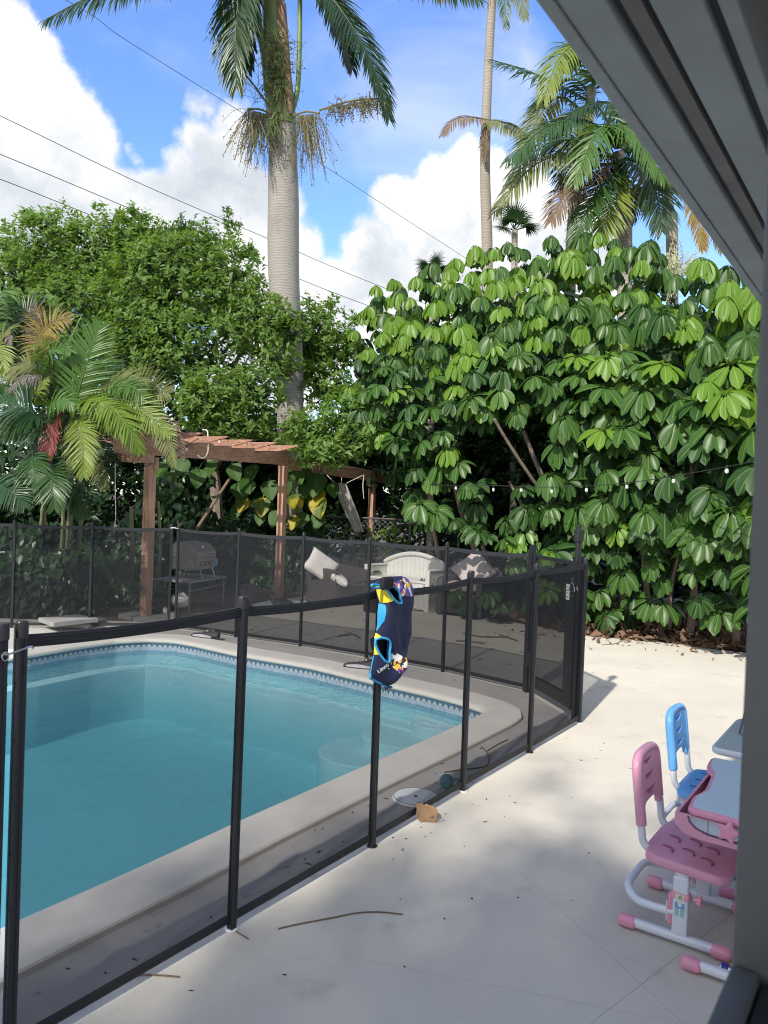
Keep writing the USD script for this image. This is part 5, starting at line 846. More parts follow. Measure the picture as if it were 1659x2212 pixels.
specks(rng, 60, Polygon([(-2.2, 9.4), (.2, 8.2), (1.3, 7.2), (2.6, 10.2), (.5, 11.6), (-1.6, 11.8)]), 'debris', 'dark bits lying on the patio in front of the bench', .006, .016)
for lab, pts, r in [('long thin twig lying on the near patio', [(601, 2006), (650, 1995), (720, 1982), (770, 1972), (820, 1970), (870, 1975)], .0028), ('short curved twig by the near fence post', [(505, 2008), (520, 2018), (537, 2028)], .0022), ('straight twig beyond the fence on the deck strip', [(285, 2168 - 60), (320, 2105), (388, 2110)], .003), ('dark curved stem on the deck strip by the pool corner', [(960, 1668), (1000, 1662), (1050, 1654), (1054, 1630), (1040, 1612)], .004), ('twig poking out on the deck strip near the pool corner', [(1052, 1622), (1075, 1608), (1098, 1597)], .004), ('small forked twig on the patio right of the gate', [(1300, 1393), (1330, 1390), (1350, 1380)], .004), ('twig on the shaded patio before the right armchair', [(985, 1384), (1020, 1386), (1046, 1390)], .009), ('long twig on the patio behind the far fence', [(1000, 1368), (1040, 1375), (1100, 1376)], .010), ('stick at right of the twigs by the right armchair', [(1078, 1370), (1100, 1378), (1118, 1384)], .009), ('twig lying left of the swim vest on the far patio', [(730, 1375), (760, 1370), (778, 1378)], .008)]:
    solo('twig', tube(smooth_path([on(x, y, r + .001) for x, y in pts], 5), r, 6), 'stick', lab, 'twig')
lf = on(918, 1772); rng = np.random.default_rng(73)
v, f, u = blades([lf + A3(.0, .065, .06)], [A3(.02, -1., -.55)], [A3(.1, .4, .9)], .135, .12, .2, 8, (.06, .7, .95, 1.0, .9, .98, .7, .4, .1), .35, curl=-.5); v[:, 2] = np.maximum(v[:, 2] + .012 * np.sin(v[:, 0] * 90), .003)
lt = thing('dry_leaf', 'large curled brown leaf lying against the near fence', 'leaf', lf); obj('blade', (v, f), 'dry_leaf', lt, smooth=True, world=True); obj('leaf_stalk', tube(smooth_path([lf + A3(.03, -.01, .02), lf + A3(.075, .01, .03), lf + A3(.08, -.02, .02), lf + A3(.05, -.03, .004)], 5), .002, 5), 'stick', lt, world=True)

# skimmer lid, bath toy, pool ornaments
c = on(898, 1724); sk = thing('skimmer_lid', 'round pale skimmer lid set in the deck by the fence', 'lid', c)
obj('cover', lathe([(0, .011), (.125, .011), (.131, .008), (.132, .0005)], 40), 'skimmer', sk, smooth=40); obj('finger_hole', lathe([(0, .0125), (.011, .0125), (.012, .0112)], 12), 'eave_dark', sk); obj('ring', tube([(.126 * math.cos(a), .126 * math.sin(a), .0105) for a in np.linspace(0, 6.2832, 41)[:-1]], .0022, 5, closed=True), 'slab', sk)
c = on(964, 1703); ty = thing('bath_toy', 'round teal toy with a dark hole lying behind the fence', 'toy', c)
obj('ball', trimesh.creation.icosphere(3, .042), 'toy', ty, smooth=True).GetAttribute('points'); obj('half_ball', xf(lathe([(0, -.034), (.022, -.030), (.034, -.012), (.036, .004), (.026, .02), (0, .024)], 20), (1, 0, 0), (0, 1, 0), (0, 0, 1), (.062, -.012, -.004)), 'toy_dark', ty, smooth=60); obj('hole', xf(lathe([(0, .001), (.006, .001), (.0065, 0)], 10), unit((1, .2, 0)), unit((.1, -.3, 1)), unit((-.25, -.95, .2)), A3(-.0108, -.0408, .0055) * 1.0), 'eave_dark', ty)
UsdGeom.Xformable(ty).GetOrderedXformOps()[0].Set(Gf.Vec3d(*[float(x) for x in c + ZV * .042]))
def ornament(label, x, y, scale, flip, seed):
    """A low dark reptile head: long snout, brow bumps, silvery cheek."""
    rng = np.random.default_rng(seed); c = on(x, y, .032); st = []
    P = [(-.16, .022, .018), (-.13, .030, .030), (-.06, .040, .040), (.02, .052, .052), (.08, .066, .064), (.13, .070, .060), (.17, .058, .045)]
    t = thing('pool_ornament', label, 'ornament', c); ms = []
    n = 18
    V = []
    for x_, hz, wy in P:
        a = np.linspace(0, 2 * np.pi, n, endpoint=False); V += [(x_ * scale, wy * scale * math.cos(q), max(0.0, hz * scale * (.5 + .62 * math.sin(q)))) for q in a]
    F = [(i * n + j, (i + 1) * n + j, (i + 1) * n + (j + 1) % n, i * n + (j + 1) % n) for i in range(len(P) - 1) for j in range(n)]
    v, f, _ = meshkit.arrays((np.array(V), np.array(F))); f = np.vstack([f, [(0, k + 1, k) for k in range(1, n - 1)], [((len(P) - 1) * n, (len(P) - 1) * n + k, (len(P) - 1) * n + k + 1) for k in range(1, n - 1)]])
    v = v + (meshkit.noise(v * 60, 3)[:, None] - .5) * .012 * scale; rot = trimesh.transformations.rotation_matrix(flip, (0, 0, 1))
    body = trimesh.Trimesh(v, f, process=False); body.apply_transform(rot); obj('head', body, 'gator', t, smooth=50)
    for q in (.06, .115): m = trimesh.creation.icosphere(2, .022 * scale); m.vertices *= A3(1.3, .8, 1); m.vertices += A3(q * scale, -.02 * scale, .075 * scale); m.apply_transform(rot); obj('brow', m, 'gator', t, smooth=True)
    for k in range(5): m = trimesh.creation.cone(.010 * scale, .022 * scale, sections=6); m.vertices += A3((-.12 + k * .05) * scale, 0, (.028 + .008 * k) * scale); m.apply_transform(rot); obj('ridge_spike', m, 'gator', t, smooth=False)
    V = [((-.13 + .24 * i / 10) * scale, -(.030 + .034 * math.sin((i / 10) * 2.2)) * scale * (1.0) - .006 * scale, (.010 + .030 * j / 3 * math.sin(.5 + i / 10 * 2.2)) * scale) for i in range(11) for j in range(4)]
    F = [(i * 4 + j, (i + 1) * 4 + j, (i + 1) * 4 + j + 1, i * 4 + j + 1) for i in range(10) for j in range(3)]; m = trimesh.Trimesh(*meshkit.arrays((np.array(V), np.array(F)))[:2], process=False); m.apply_transform(rot); obj('cheek', m, 'silver', t, smooth=True)
    m = trimesh.creation.icosphere(1, .008 * scale); m.vertices += A3(.05 * scale, -.038 * scale, .078 * scale); m.apply_transform(rot); obj('eye', m, 'label_white', t, smooth=True)
    return t
ornament('dark reptile head ornament with silvery cheek on the far coping, left one', 442, 1376, 1.05, -.25 + math.pi * 0, 81); ornament('flat dark ornament with silvery side on the coping, half behind the swim vest', 780, 1442, 1.1, -.12, 82)

# ================================================================ garden corner: slabs, grill, pots, seats
def slab(label, corners, z, th, name='stone_slab'): p = [on(x, y, z)[:2] for x, y in corners]; m = prism(Polygon(p), z - th, z); return solo(name, m, 'slab', label, 'slab', smooth=False)
slab('square grey stone slab lying raised among the vines at left', [(83, 1334), (168, 1327), (212, 1335), (116, 1345)], .13, .05); slab('lower pale slab half under the raised grey slab', [(141, 1347), (205, 1333), (232, 1336), (190, 1349)], .06, .05)
slab('long pale slab under the first pergola post and black flower pot', [(255, 1326), (290, 1318), (385, 1321), (372, 1338), (300, 1335)], .06, .06)
rng = np.random.default_rng(83)
for lab, a, b, r in (('longest weathered board leaning in the rubbish pile at left', (186, 1312, 10.6), (298, 1287, 11.6), .022), ('weathered board sloping beneath the longest one', (188, 1306, 10.7), (290, 1284, 11.9), .018), ('weathered board lying flat at the foot of the pile', (180, 1322, 10.5), (318, 1312, 11.2), .02), ('grey stick crossing the pile of boards', (196, 1318, 10.9), (330, 1302, 12), .016)): solo('board', bar(at(*a), at(*b), r * 2.2, r * 1.1), 'bamboo', lab, 'board', smooth=False)
c = on(333, 1324, .06); fp = thing('flower_pot', 'square black flower pot with a white label beside the pergola post', 'flower pot', c)
obj('pot', lathe([(0, 0), (.082, 0), (.092, .03), (.108, .20), (.118, .215), (.116, .23), (.098, .225), (.090, .17), (0, .17)], 4 * 6), 'pot', fp, smooth=40); obj('label', bx((-.01, -.101, .085), (.055, .004, .03), (1, 0, 0), (0, .985, .12)), 'label_white', fp, smooth=False)
rng = np.random.default_rng(84); n = 70; P = np.tile(A3(0, 0, .2), (n, 1)) + rng.normal(0, .04, (n, 3)) * A3(1, 1, .2); D = A3(0, 0, .8) + rng.normal(0, .6, (n, 3)); v, f, u = blades(P, D, np.cross(D, rng.normal(0, 1, (n, 3))), .22 * rng.uniform(.6, 1.3, n), .05, 1.3, 4, (.3, 1, .7, .05), .15); obj('plant', (v, f), 'vine_leaf', fp, smooth=True, uv=u)
mg = thing('mug', 'small white mug shape on the slab beside the black pot', 'mug', on(356, 1326, .06)); obj('cup', lathe([(0, 0), (.028, 0), (.030, .07), (.026, .07), (.024, .008), (0, .008)], 16), 'label_white', mg); obj('ear', cat(bx((-.012, 0, .082), (.008, .012, .03), r=.003), bx((.012, 0, .082), (.008, .012, .03), r=.003)), 'label_white', mg)
# grill on its folding table
ga, gb_ = on(409.5, 1326), on(484, 1309); gx = unit(gb_ - ga); gyv = np.cross(ZV, gx); GW = np.linalg.norm(gb_ - ga)
tb = thing('folding_table', 'thin legged metal table carrying the grill', 'table', ga); TZ = .44
obj('top', bx(ga + gx * GW / 2 + gyv * .30 + ZV * TZ, (GW + .06, .64, .025), gx, gyv, ZV, .005), 'slab', tb, world=True)
for u_ in (0, GW):
    for v_ in (.02, .58): obj('leg', tube([ga + gx * u_ + gyv * v_, ga + gx * u_ + gyv * v_ + ZV * (TZ - .012)], .011, 8), 'slab', tb, world=True)
for v_ in (.02, .58): obj('stretcher', tube([ga + gyv * v_ + ZV * (TZ - .13), ga + gx * GW + gyv * v_ + ZV * (TZ - .11)], .008, 6), 'slab', tb, world=True)
gr = thing('gas_grill', 'brownish steel tabletop grill with closed lid and fold out legs', 'grill', ga + ZV * TZ); g0 = ga + gx * GW * .5 + gyv * .26 + ZV * (TZ + .012)
pl = [(-.24, 0), (.22, 0), (.24, .13), (-.24, .13)]; body = Polygon([(-.22, .14), (.20, .14), (.215, .30), (-.215, .30)]); lid = Polygon([(-.215, .305), (.215, .305), (.215, .40), (.10, .50), (-.13, .53), (-.215, .46)])
def gext(poly, w): m = trimesh.creation.extrude_polygon(poly, w, engine='earcut'); m.apply_transform(frame(-gyv, ZV, np.cross(-gyv, ZV), g0 - np.cross(-gyv, ZV) * w / 2)); return m
obj('firebox', gext(body, .50), 'grill_steel', gr, smooth=20, world=True); ld = obj('lid', gext(lid, .515), 'grill_steel', gr, smooth=20, world=True)
fz = g0 - gyv * .215
obj('handle', tube(smooth_path([fz + gx * -.13 + ZV * .375, fz + gx * -.13 - gyv * .04 + ZV * .37, fz + gx * .0 - gyv * .055 + ZV * .37, fz + gx * .13 - gyv * .04 + ZV * .37, fz + gx * .13 + ZV * .375], 5), .010, 8), 'steel', ld, world=True); obj('gauge', xf(lathe([(0, .01), (.028, .008), (.03, 0)], 16), gx, ZV, -np.cross(gx, ZV) if np.cross(gx, ZV) @ gyv > 0 else np.cross(gx, ZV), fz + gyv * .055 + ZV * .455), 'steel', ld, world=True)
for u_ in (-.14, 0, .12): obj('knob', xf(lathe([(0, .03), (.016, .028), (.018, 0)], 12), gx, ZV, -gyv, fz + gx * u_ + gyv * .008 + ZV * .225), 'steel', gr, world=True)
obj('control_plate', bx(fz + gyv * .004 + ZV * .225, (.34, .006, .06), gx, gyv, ZV), 'wicker', gr, world=True)
for u_ in (-.16, .16): obj('leg', bar(fz + gx * u_ - gyv * -.0 + ZV * .15, fz + gx * u_ * 1.12 - gyv * .05 + ZV * .012, .03, .014), 'steel', gr, world=True); obj('leg', bar(fz + gyv * .40 + gx * u_ + ZV * .14, fz + gyv * .44 + gx * u_ + ZV * .012, .03, .014), 'black_plastic', gr, world=True)
obj('crossbar', tube([fz + gx * -.17 - gyv * .045 + ZV * .03, fz + gx * .17 - gyv * .045 + ZV * .03], .009, 8), 'steel', gr, world=True); obj('side_bracket', bar(fz - gx * .255 + gyv * .20 + ZV * .12, fz - gx * .255 + gyv * .02 + ZV * .17, .012, .02), 'steel', gr, world=True)
cb = g0 + gx * .31 - gyv * .17 + ZV * .165; solo('cup', xf(lathe([(0, 0), (.040, 0), (.045, .11), (.042, .11), (.038, .01), (0, .01)], 14), (1, 0, 0), (0, 1, 0), ZV, cb), 'sky_blue_plastic', 'blue cup hung at the right side of the grill', 'cup')
rg = trimesh.creation.icosphere(3, 1.0); rg.vertices *= A3(.12, .09, .11) * (1 + .5 * (meshkit.fbm(rg.vertices * 2.2, 3, 8)[:, None] - .5)); rg.vertices += ga + gx * .14 + gyv * .25 + ZV * .15; solo('crumpled_bag', rg, 'white_plastic', 'crumpled pale bag on the ground under the grill table', 'bag', smooth=True)
c = on(533, 1318); fb = thing('fire_bowl', 'round black bowl on a foot left of the second pergola post', 'bowl', c); obj('bowl', lathe([(0, .10), (.09, .11), (.155, .20), (.185, .34), (.20, .345), (.20, .36), (.178, .355), (.14, .30), (0, .28)], 28), 'pot', fb, smooth=40); obj('foot', lathe([(0, 0), (.12, 0), (.10, .03), (.07, .10), (0, .11)], 20), 'pot', fb)
rng = np.random.default_rng(85); litter(rng, np.tile(c + ZV * .30, (26, 1)) + rng.normal(0, .07, (26, 3)) * A3(1, 1, .05), .07, 'litter', 'leaves_in_bowl', 'dry leaves lying inside the black bowl', 'leaves')
bgp = [on(*q) for q in ((589, 1318), (634, 1321))]; bg = trimesh.creation.icosphere(3, 1.0); bg.vertices *= A3(.19, .13, .10) * (1 + .6 * (meshkit.fbm(bg.vertices * 2, 3, 4)[:, None] - .5)); bg.vertices[:, 2] += np.where(bg.vertices[:, 0] < -.06, .12 * np.abs(bg.vertices[:, 0] + .06) / .13, 0); bg.vertices += (bgp[0] + bgp[1]) / 2 + ZV * .07; solo('black_bag', bg, 'pot', 'slack black bag with a raised corner at the foot of the second post', 'bag', smooth=50)

def wicker_grid(c, x, z, w, h, y, n=10):
    """Thin raised strands over a wicker panel."""
    ms = []
    for k in range(n): ms.append(bx(c + z * (h * ((k + .5) / n - .5)) + y * .002, (w * .985, .006, h / n * .55), x, y, z))
    return cat(ms)
def armchair(label, c, f, pink):
    """Wicker tub armchair at c (middle of the front foot line), facing f."""
    f = unit(f); s = np.cross(f, ZV); W_, D_ = .74, .74; t = thing('armchair', label, 'armchair', c); b = -f
    def arm_profile(): return Polygon([(0, .03), (0, .54), (.06, .565), (.35, .585), (D_ - .06, .60), (D_, .60), (D_, .03)])
    for sg in (-1, 1):
        m = trimesh.creation.extrude_polygon(arm_profile(), .085, engine='earcut'); m.apply_transform(frame(b, ZV, np.cross(b, ZV), c + s * (sg * (W_ / 2 - .0425)) - np.cross(b, ZV) * .0425)); o = obj('arm', m, 'wicker', t, smooth=20, world=True)
        obj('weave', wicker_grid(c + s * (sg * (W_ / 2 + .001)) + b * D_ / 2 + ZV * .29, b, ZV, D_ * .96, .50, s * sg, 14), 'wicker', o, smooth=False, world=True)
        obj('arm_edge', tube([c + s * (sg * (W_ / 2)) + ZV * .02, c + s * (sg * (W_ / 2)) + ZV * .55], .009, 6), 'wicker', o, world=True)
    bk = Polygon([(-W_ / 2 + .02, .3), (-W_ / 2 + .02, .74), (-.2, .80), (.2, .80), (W_ / 2 - .02, .74), (W_ / 2 - .02, .3)]); m = trimesh.creation.extrude_polygon(bk, .07, engine='earcut'); up = unit(ZV + b * .22); m.apply_transform(frame(s, up, np.cross(s, up), c + b * (D_ - .16) - up * .05)); obj('backrest', m, 'wicker', t, smooth=20, world=True)
    sb = obj('seat_base', bx(c + b * .34 + ZV * .19, (W_ - .172, .66, .28), s, b, ZV, .01), 'wicker', t, world=True); obj('weave', wicker_grid(c + b * .009 + ZV * .19, s, ZV, W_ - .18, .27, f, 8), 'wicker', sb, smooth=False, world=True)
    for sg in (-1, 1):
        for d_ in (.03, D_ - .05): obj('foot', bx(c + s * sg * (W_ / 2 - .045) + b * d_ + ZV * .016, (.06, .05, .032), s, b, ZV), 'black_plastic', t, world=True)
    return t, s, b
def cushion(name, label, c, x, y, z, w, h, th, m, seed=1):
    """Square stuffed cushion: corners sharp, middle full."""
    n = 18; V, F = [], []
    for sg in (-1, 1):
        for i in range(n + 1):
            for j in range(n + 1):
                a, d = 2 * i / n - 1, 2 * j / n - 1; k = (max(0, 1 - a ** 4) * max(0, 1 - d ** 4)) ** .45; pinch = 1 - .07 * (1 - abs(a)) * (abs(d) > .98) - .07 * (1 - abs(d)) * (abs(a) > .98)
                q = A3(a * w / 2 * pinch, d * h / 2 * pinch, sg * th / 2 * k); q = q + A3(0, 0, (meshkit.noise(q * 9 + seed, seed) - .5) * .03 * k); V.append(c + q[0] * x + q[1] * y + q[2] * z)
    for sg in (0, 1):
        o = sg * (n + 1) ** 2
        for i in range(n):
            for j in range(n): a = o + i * (n + 1) + j; q = (a, a + n + 1, a + n + 2, a + 1); F.append(q if sg else q[::-1])
    return solo(name, (np.array(V), np.array(F)), m, label, 'cushion', smooth=60)
w1 = A3(-.71, 11.84, 0); f1 = unit(A3(.70, -.71, 0)); s1 = np.cross(f1, ZV)          # s1 points to the chair's right hand
c1 = w1 + unit(A3(.71, .70, 0)) * .37; armchair('dark wicker armchair with pale cushions, left of the white bench', c1, f1, 0)
b1 = -f1
def facing(n, ang): n = unit(n); a = unit(np.cross(ZV, n)); b_ = np.cross(n, a); return a * math.cos(ang) + b_ * math.sin(ang), -a * math.sin(ang) + b_ * math.cos(ang), n
cushion('cushion', 'large pale cushion standing tilted in the left wicker armchair', at(694, 1222, 12.15), *facing((.42, -.85, .30), -.62), .50, .40, .15, 'cushion', 1)
c_ = at(732, 1250, 12.0); cushion('cushion', 'small white cushion lying on the seat of the left wicker armchair', c_, unit(A3(.75, .1, -.45)), unit(A3(-.1, .9, .1)), unit(A3(.5, -.1, .8)), .30, .34, .13, 'cushion', 2)
c2 = (on(1020, 1337) + on(958, 1329)) / 2; f2 = unit(A3(-.22, -1, 0)); f2 = unit(np.cross(on(1020, 1337) - on(958, 1329), ZV)); armchair('dark wicker armchair with a big pinkish cushion, right of the white bench', c2, f2, 1)
cushion('cushion', 'big pinkish cushion balanced on its corner in the right armchair', at(1023, 1232, 11.85), *facing((-.25, -.9, .35), .72), .53, .50, .13, 'cushion_pink', 3)
cushion('cushion', 'flat weathered cushion on the seat of the right armchair', at(995, 1268, 11.62), unit(A3(.9, .2, 0)), unit(A3(-.2, .9, .1)), ZV, .50, .5, .13, 'cushion_brown', 4)

# white storage bench with an arched back
bf = A3(.73, 11.66, 0); bxv = unit(A3(-.80, .60, 0)); byv = unit(A3(.60, .80, 0)); BW, BD = 1.26, .56        # from the front right foot to the left, and to the back
bn = thing('storage_bench', 'white resin storage bench with arched plank back', 'bench', bf)
obj('front_panel', bx(bf + bxv * BW / 2 + byv * .025 + ZV * .22, (BW - .10, .05, .40), bxv, byv, ZV, .006), 'white_plastic', bn, world=True)
for k in range(11): obj('front_board', bx(bf + bxv * (.09 + (BW - .18) * (k + .5) / 11) - byv * .004 + ZV * .21, ((BW - .18) / 11 - .005, .02, .34), bxv, byv, ZV, .003), 'white_plastic', bn, world=True)
obj('seat', bx(bf + bxv * BW / 2 + byv * .25 + ZV * .445, (BW - .10, .50, .04), bxv, byv, ZV, .012), 'white_plastic', bn, world=True)
for u_ in (.035, BW - .035):
    obj('arm', bx(bf + bxv * u_ + byv * .27 + ZV * .305, (.06, .50, .61), bxv, byv, ZV, .012), 'white_plastic', bn, world=True); obj('arm_post', bx(bf + bxv * u_ + byv * .012 + ZV * .31, (.075, .045, .62), bxv, byv, ZV, .008), 'white_plastic', bn, world=True); obj('armrest', bx(bf + bxv * u_ + byv * .26 + ZV * .632, (.085, .54, .03), bxv, byv, ZV, .01), 'white_plastic', bn, world=True)
arch = lambda u: .69 + .17 * math.sin(math.pi * u) ** .8
for k in range(14):
    u0, u1 = k / 14, (k + 1) / 14; x0_, x1_ = .03 + (BW - .06) * u0 + .0015, .03 + (BW - .06) * u1 - .0015; pl = Polygon([(x0_, .42), (x1_, .42), (x1_, arch(u1) - .03), (x0_, arch(u0) - .03)]); m = trimesh.creation.extrude_polygon(pl, .03, engine='earcut'); m.apply_transform(frame(bxv, ZV, np.cross(bxv, ZV), bf + byv * .52)); obj('back_board', m, 'white_plastic', bn, smooth=False, world=True)
obj('back_panel', xf(trimesh.creation.extrude_polygon(Polygon([(.035, .40)] + [(.035 + (BW - .07) * u, arch(u) - .045) for u in np.linspace(0, 1, 20)] + [(BW - .035, .40)]), .012, engine='earcut'), bxv, ZV, np.cross(bxv, ZV), bf + byv * .535), 'white_plastic', bn, smooth=False, world=True)
obj('arched_rail', tube([bf + byv * .515 + bxv * (.02 + (BW - .04) * u) + ZV * (arch(u) - .02) for u in np.linspace(0, 1, 24)], .036, 8), 'white_plastic', bn, smooth=60, world=True)
# black wicker side table with odds and ends
sc = on(803, 1324) + A3(.08, .12, 0); st = thing('side_table', 'small black wicker side table in front of the bench', 'table', sc); obj('box', bx((0, 0, .235), (.30, .30, .44), unit((.8, -.6, 0)), unit((.6, .8, 0)), ZV, .008), 'wicker', st); obj('top', bx((0, 0, .462), (.34, .34, .018), unit((.8, -.6, 0)), unit((.6, .8, 0)), ZV, .005), 'black_plastic', st)
for y_ in (unit(A3(-.6, -.8, 0)), unit(A3(-.8, .6, 0))): obj('weave', wicker_grid(y_ * .151 + ZV * .235, np.cross(y_, ZV), ZV, .29, .42, y_, 14), 'black_plastic', st, smooth=False)
for sx_ in (-1, 1):
    for sy_ in (-1, 1): q = unit(A3(.8, -.6, 0)) * .13 * sx_ + unit(A3(.6, .8, 0)) * .13 * sy_; obj('leg', bx(q + ZV * .012, (.03, .03, .024)), 'black_plastic', st)

# ---------------------------------------------------------------- power lines
for lab, pts, r in (('highest power line, crossing behind the royal palm crown', [(-300, -240, 20), (160, 10, 22), (270, 85, 22.6), (530, 248, 25), (712, 366, 28), (980, 541, 34), (1300, 745, 44)], .008), ('second power line from the top', [(-400, 62, 18), (0, 250, 20), (300, 395, 22), (580, 516, 25), (805, 612, 28), (1150, 745, 36)], .009), ('third power line, just above the lowest', [(-400, 172, 18), (0, 333, 20), (370, 488, 23), (650, 604, 26.5), (800, 662, 29), (1150, 790, 36)], .010), ('lowest power line, entering the treetop', [(-400, 240, 18), (0, 387, 20), (245, 484, 22), (650, 640, 26.5), (700, 662, 27.4), (1150, 830, 36)], .010)):
    solo('power_line', tube(smooth_path([at(*p) for p in pts], 8), r, 6), 'cable', lab, 'power line')

# ================================================================ swim vest hung over the near fence
from scipy.spatial import Delaunay
VN = -NV; v0 = A3(.001, 3.691, 0) + VN * .024
def vp(x, y):                                       # a point of the hanging vest, as (along the fence, up)
    r_ = ray((1060 + x * .18533) / 1.38864, (1690 + y * .18533) / 1.38864); o = A3(0, 0, EYE); q = o + r_ * (((v0 - o) @ VN) / (r_ @ VN)); return ((q - v0) @ DV, q[2])
outl = Polygon([vp(*p) for p in ((332, 330), (372, 268), (450, 238), (610, 212), (780, 207), (850, 225), (920, 300), (955, 420), (960, 530), (955, 680), (922, 800), (905, 980), (885, 1150), (848, 1260), (835, 1430), (803, 1540), (790, 1650), (745, 1760), (690, 1860), (605, 1975), (540, 1990), (400, 1935), (330, 1890), (270, 1850), (265, 1780), (300, 1600), (325, 1480), (330, 1300), (328, 1200), (360, 1100), (380, 1000), (385, 800), (400, 640), (375, 480), (355, 380))])
h1 = Polygon([vp(*p) for p in ((470, 360), (540, 395), (585, 460), (598, 540), (590, 590), (545, 570), (495, 500), (460, 420))]); h2 = Polygon([vp(*p) for p in ((362, 1240), (400, 1225), (452, 1240), (466, 1310), (462, 1420), (462, 1530), (440, 1545), (405, 1490), (375, 1400), (362, 1310))])
def hgt(P):
    P = np.asarray(P); d = np.array([outl.exterior.distance(Point(*p)) for p in P]); z = (P[:, 1] - .7)
    big = meshkit.fbm(np.c_[P * A3(5.5, 4.2, 0)[:2], np.full(len(P), .3)], 2, 17) - .5
    ridge = .018 * np.exp(-((P[:, 0] * 1.0 + (P[:, 1] - .97) * .55 - .06) / .035) ** 2) + .016 * np.exp(-((P[:, 0] * 1.0 - (P[:, 1] - .78) * .8 - .02) / .04) ** 2)
    return .042 * (1 - np.exp(-d / .030)) + .060 * big * np.minimum(d / .03, 1) + ridge * np.minimum(d / .02, 1)
def puff(poly, extra=0., step=.009, closed=False):
    b = poly.bounds; bd = [np.array(poly.exterior.interpolate(s).coords[0]) for s in np.arange(0, poly.exterior.length, step)]
    for it in poly.interiors: bd += [np.array(it.interpolate(s).coords[0]) for s in np.arange(0, it.length, step)]
    g = [(x, y) for x in np.arange(b[0], b[2], step) for y in np.arange(b[1], b[3], step) if poly.buffer(-step * .5).contains(Point(x, y))]
    P = np.array([*bd, *g]); T = Delaunay(P).simplices; pb = shapely.prepared.prep(poly.buffer(1e-5)); T = np.array([t for t in T if pb.contains(Point(*P[t].mean(0)))])
    V = v0 + P[:, :1] * DV + np.array([ZV]) * P[:, 1:2] + (hgt(P) + extra)[:, None] * VN
    n_ = np.cross(V[T[:, 1]] - V[T[:, 0]], V[T[:, 2]] - V[T[:, 0]]) @ VN; T[n_ < 0] = T[n_ < 0][:, ::-1]
    if closed: k = len(V); B = v0 + P[:, :1] * DV + np.array([ZV]) * P[:, 1:2] - .004 * VN; return np.vstack([V, B]), np.vstack([T, T[:, ::-1] + k])
    return V, T
vt = thing('swim_vest', 'navy child swim vest with blue trim and patterned bands, hung over the fence', 'swim vest', v0 + ZV * .7)
obj('body', puff(outl.difference(h1).difference(h2), 0, .008, True), 'vest_navy', vt, smooth=70, world=True)
P_ = lambda pts: Polygon([vp(*p) for p in pts]).intersection(outl).difference(h1).difference(h2)
def panel(name, pts, m, ex=.0022, label=None):
    g = P_(pts); g = max(g.geoms, key=lambda q: q.area) if hasattr(g, 'geoms') else g; return obj(name, puff(g, ex, .007), m, vt, smooth=True, world=True, label=label)
panel('print_band', ((505, 330), (600, 302), (765, 245), (795, 208), (850, 225), (925, 300), (955, 420), (960, 522), (800, 522), (622, 520), (612, 430), (570, 365)), 'print', label='patterned band at the top fold'); panel('print_band', ((502, 1440), (560, 1420), (650, 1480), (700, 1500), (806, 1535), (796, 1650), (745, 1765), (660, 1885), (630, 1810), (570, 1720), (500, 1610)), 'print', label='patterned band near the lower end')
panel('yellow_panel', ((338, 325), (400, 372), (440, 450), (515, 585), (405, 635), (375, 480)), 'vest_yellow'); panel('yellow_panel', ((352, 1120), (398, 1182), (352, 1212), (326, 1212)), 'vest_yellow'); panel('yellow_panel', ((328, 1300), (352, 1400), (372, 1475), (322, 1475)), 'vest_yellow')
panel('side_stripe', ((402, 636), (425, 660), (418, 800), (415, 930), (385, 1040), (358, 1105), (350, 1100), (375, 1000), (380, 800)), 'vest_blue')
for pa_ in (h1, h2): V, T = puff(pa_.buffer(.012), -.028, .008); obj('lining', (V, T), 'vest_inside', vt, smooth=True, world=True)
def trim(pts, r, ex=.002, closed=False, m='vest_blue', name='trim'):
    q = np.array([vp(*p) for p in pts]); q = smooth_path(np.c_[q, np.zeros(len(q))], 5)[:, :2] if not closed else smooth_path(np.c_[np.vstack([q, q[:1]]), np.zeros(len(q) + 1)], 5)[:-1, :2]
    W3 = v0 + q[:, :1] * DV + np.array([ZV]) * q[:, 1:2] + (hgt(q) + ex)[:, None] * VN; return obj(name, tube(W3, r, 8, closed=closed), m, vt, smooth=60, world=True)
for k, off in enumerate((0, .0065)):
    trim([(x, y) for x, y in ((400, 362), (450, 350), (520, 355), (575, 395), (612, 470), (625, 545), (655, 610), (620, 632), (560, 610), (505, 545), (462, 470), (430, 410))], .0052, .002 + off * .4, True)
    trim(((338, 1230), (370, 1200), (420, 1196), (470, 1225), (498, 1300), (497, 1420), (493, 1550), (465, 1585), (425, 1560), (385, 1480), (352, 1390), (336, 1300)), .0052, .002 + off * .4, True)
trim(((268, 1770), (264, 1845), (330, 1893), (420, 1938), (520, 1988), (590, 1998)), .006); trim(((268, 1770), (300, 1600), (322, 1490)), .003)
def loop_pts(pts, d): return [v0 + DV * vp(*p)[0] + ZV * vp(*p)[1] + VN * d for p in pts]
obj('loop', tube(smooth_path(loop_pts(((345, 345), (280, 338), (225, 335), (212, 350), (245, 378), (300, 392), (350, 388)), .03), 5), .0055, 8), 'vest_blue', vt, smooth=60, world=True)
obj('hanger_strap', bx(loop_pts([(415, 305)], .045)[0], (.085, .03, .06), DV, VN, ZV, .012), 'vest_inside', vt, world=True)
for a, b in (((455, 1985), (470, 2060)), ((495, 1990), (488, 2040)), ((520, 1990), (540, 2020))): obj('cord_end', tube(loop_pts((a, ((a[0] + b[0]) / 2 + 6, (a[1] + b[1]) / 2), b), .02), .003, 5), 'vest_inside', vt, world=True)
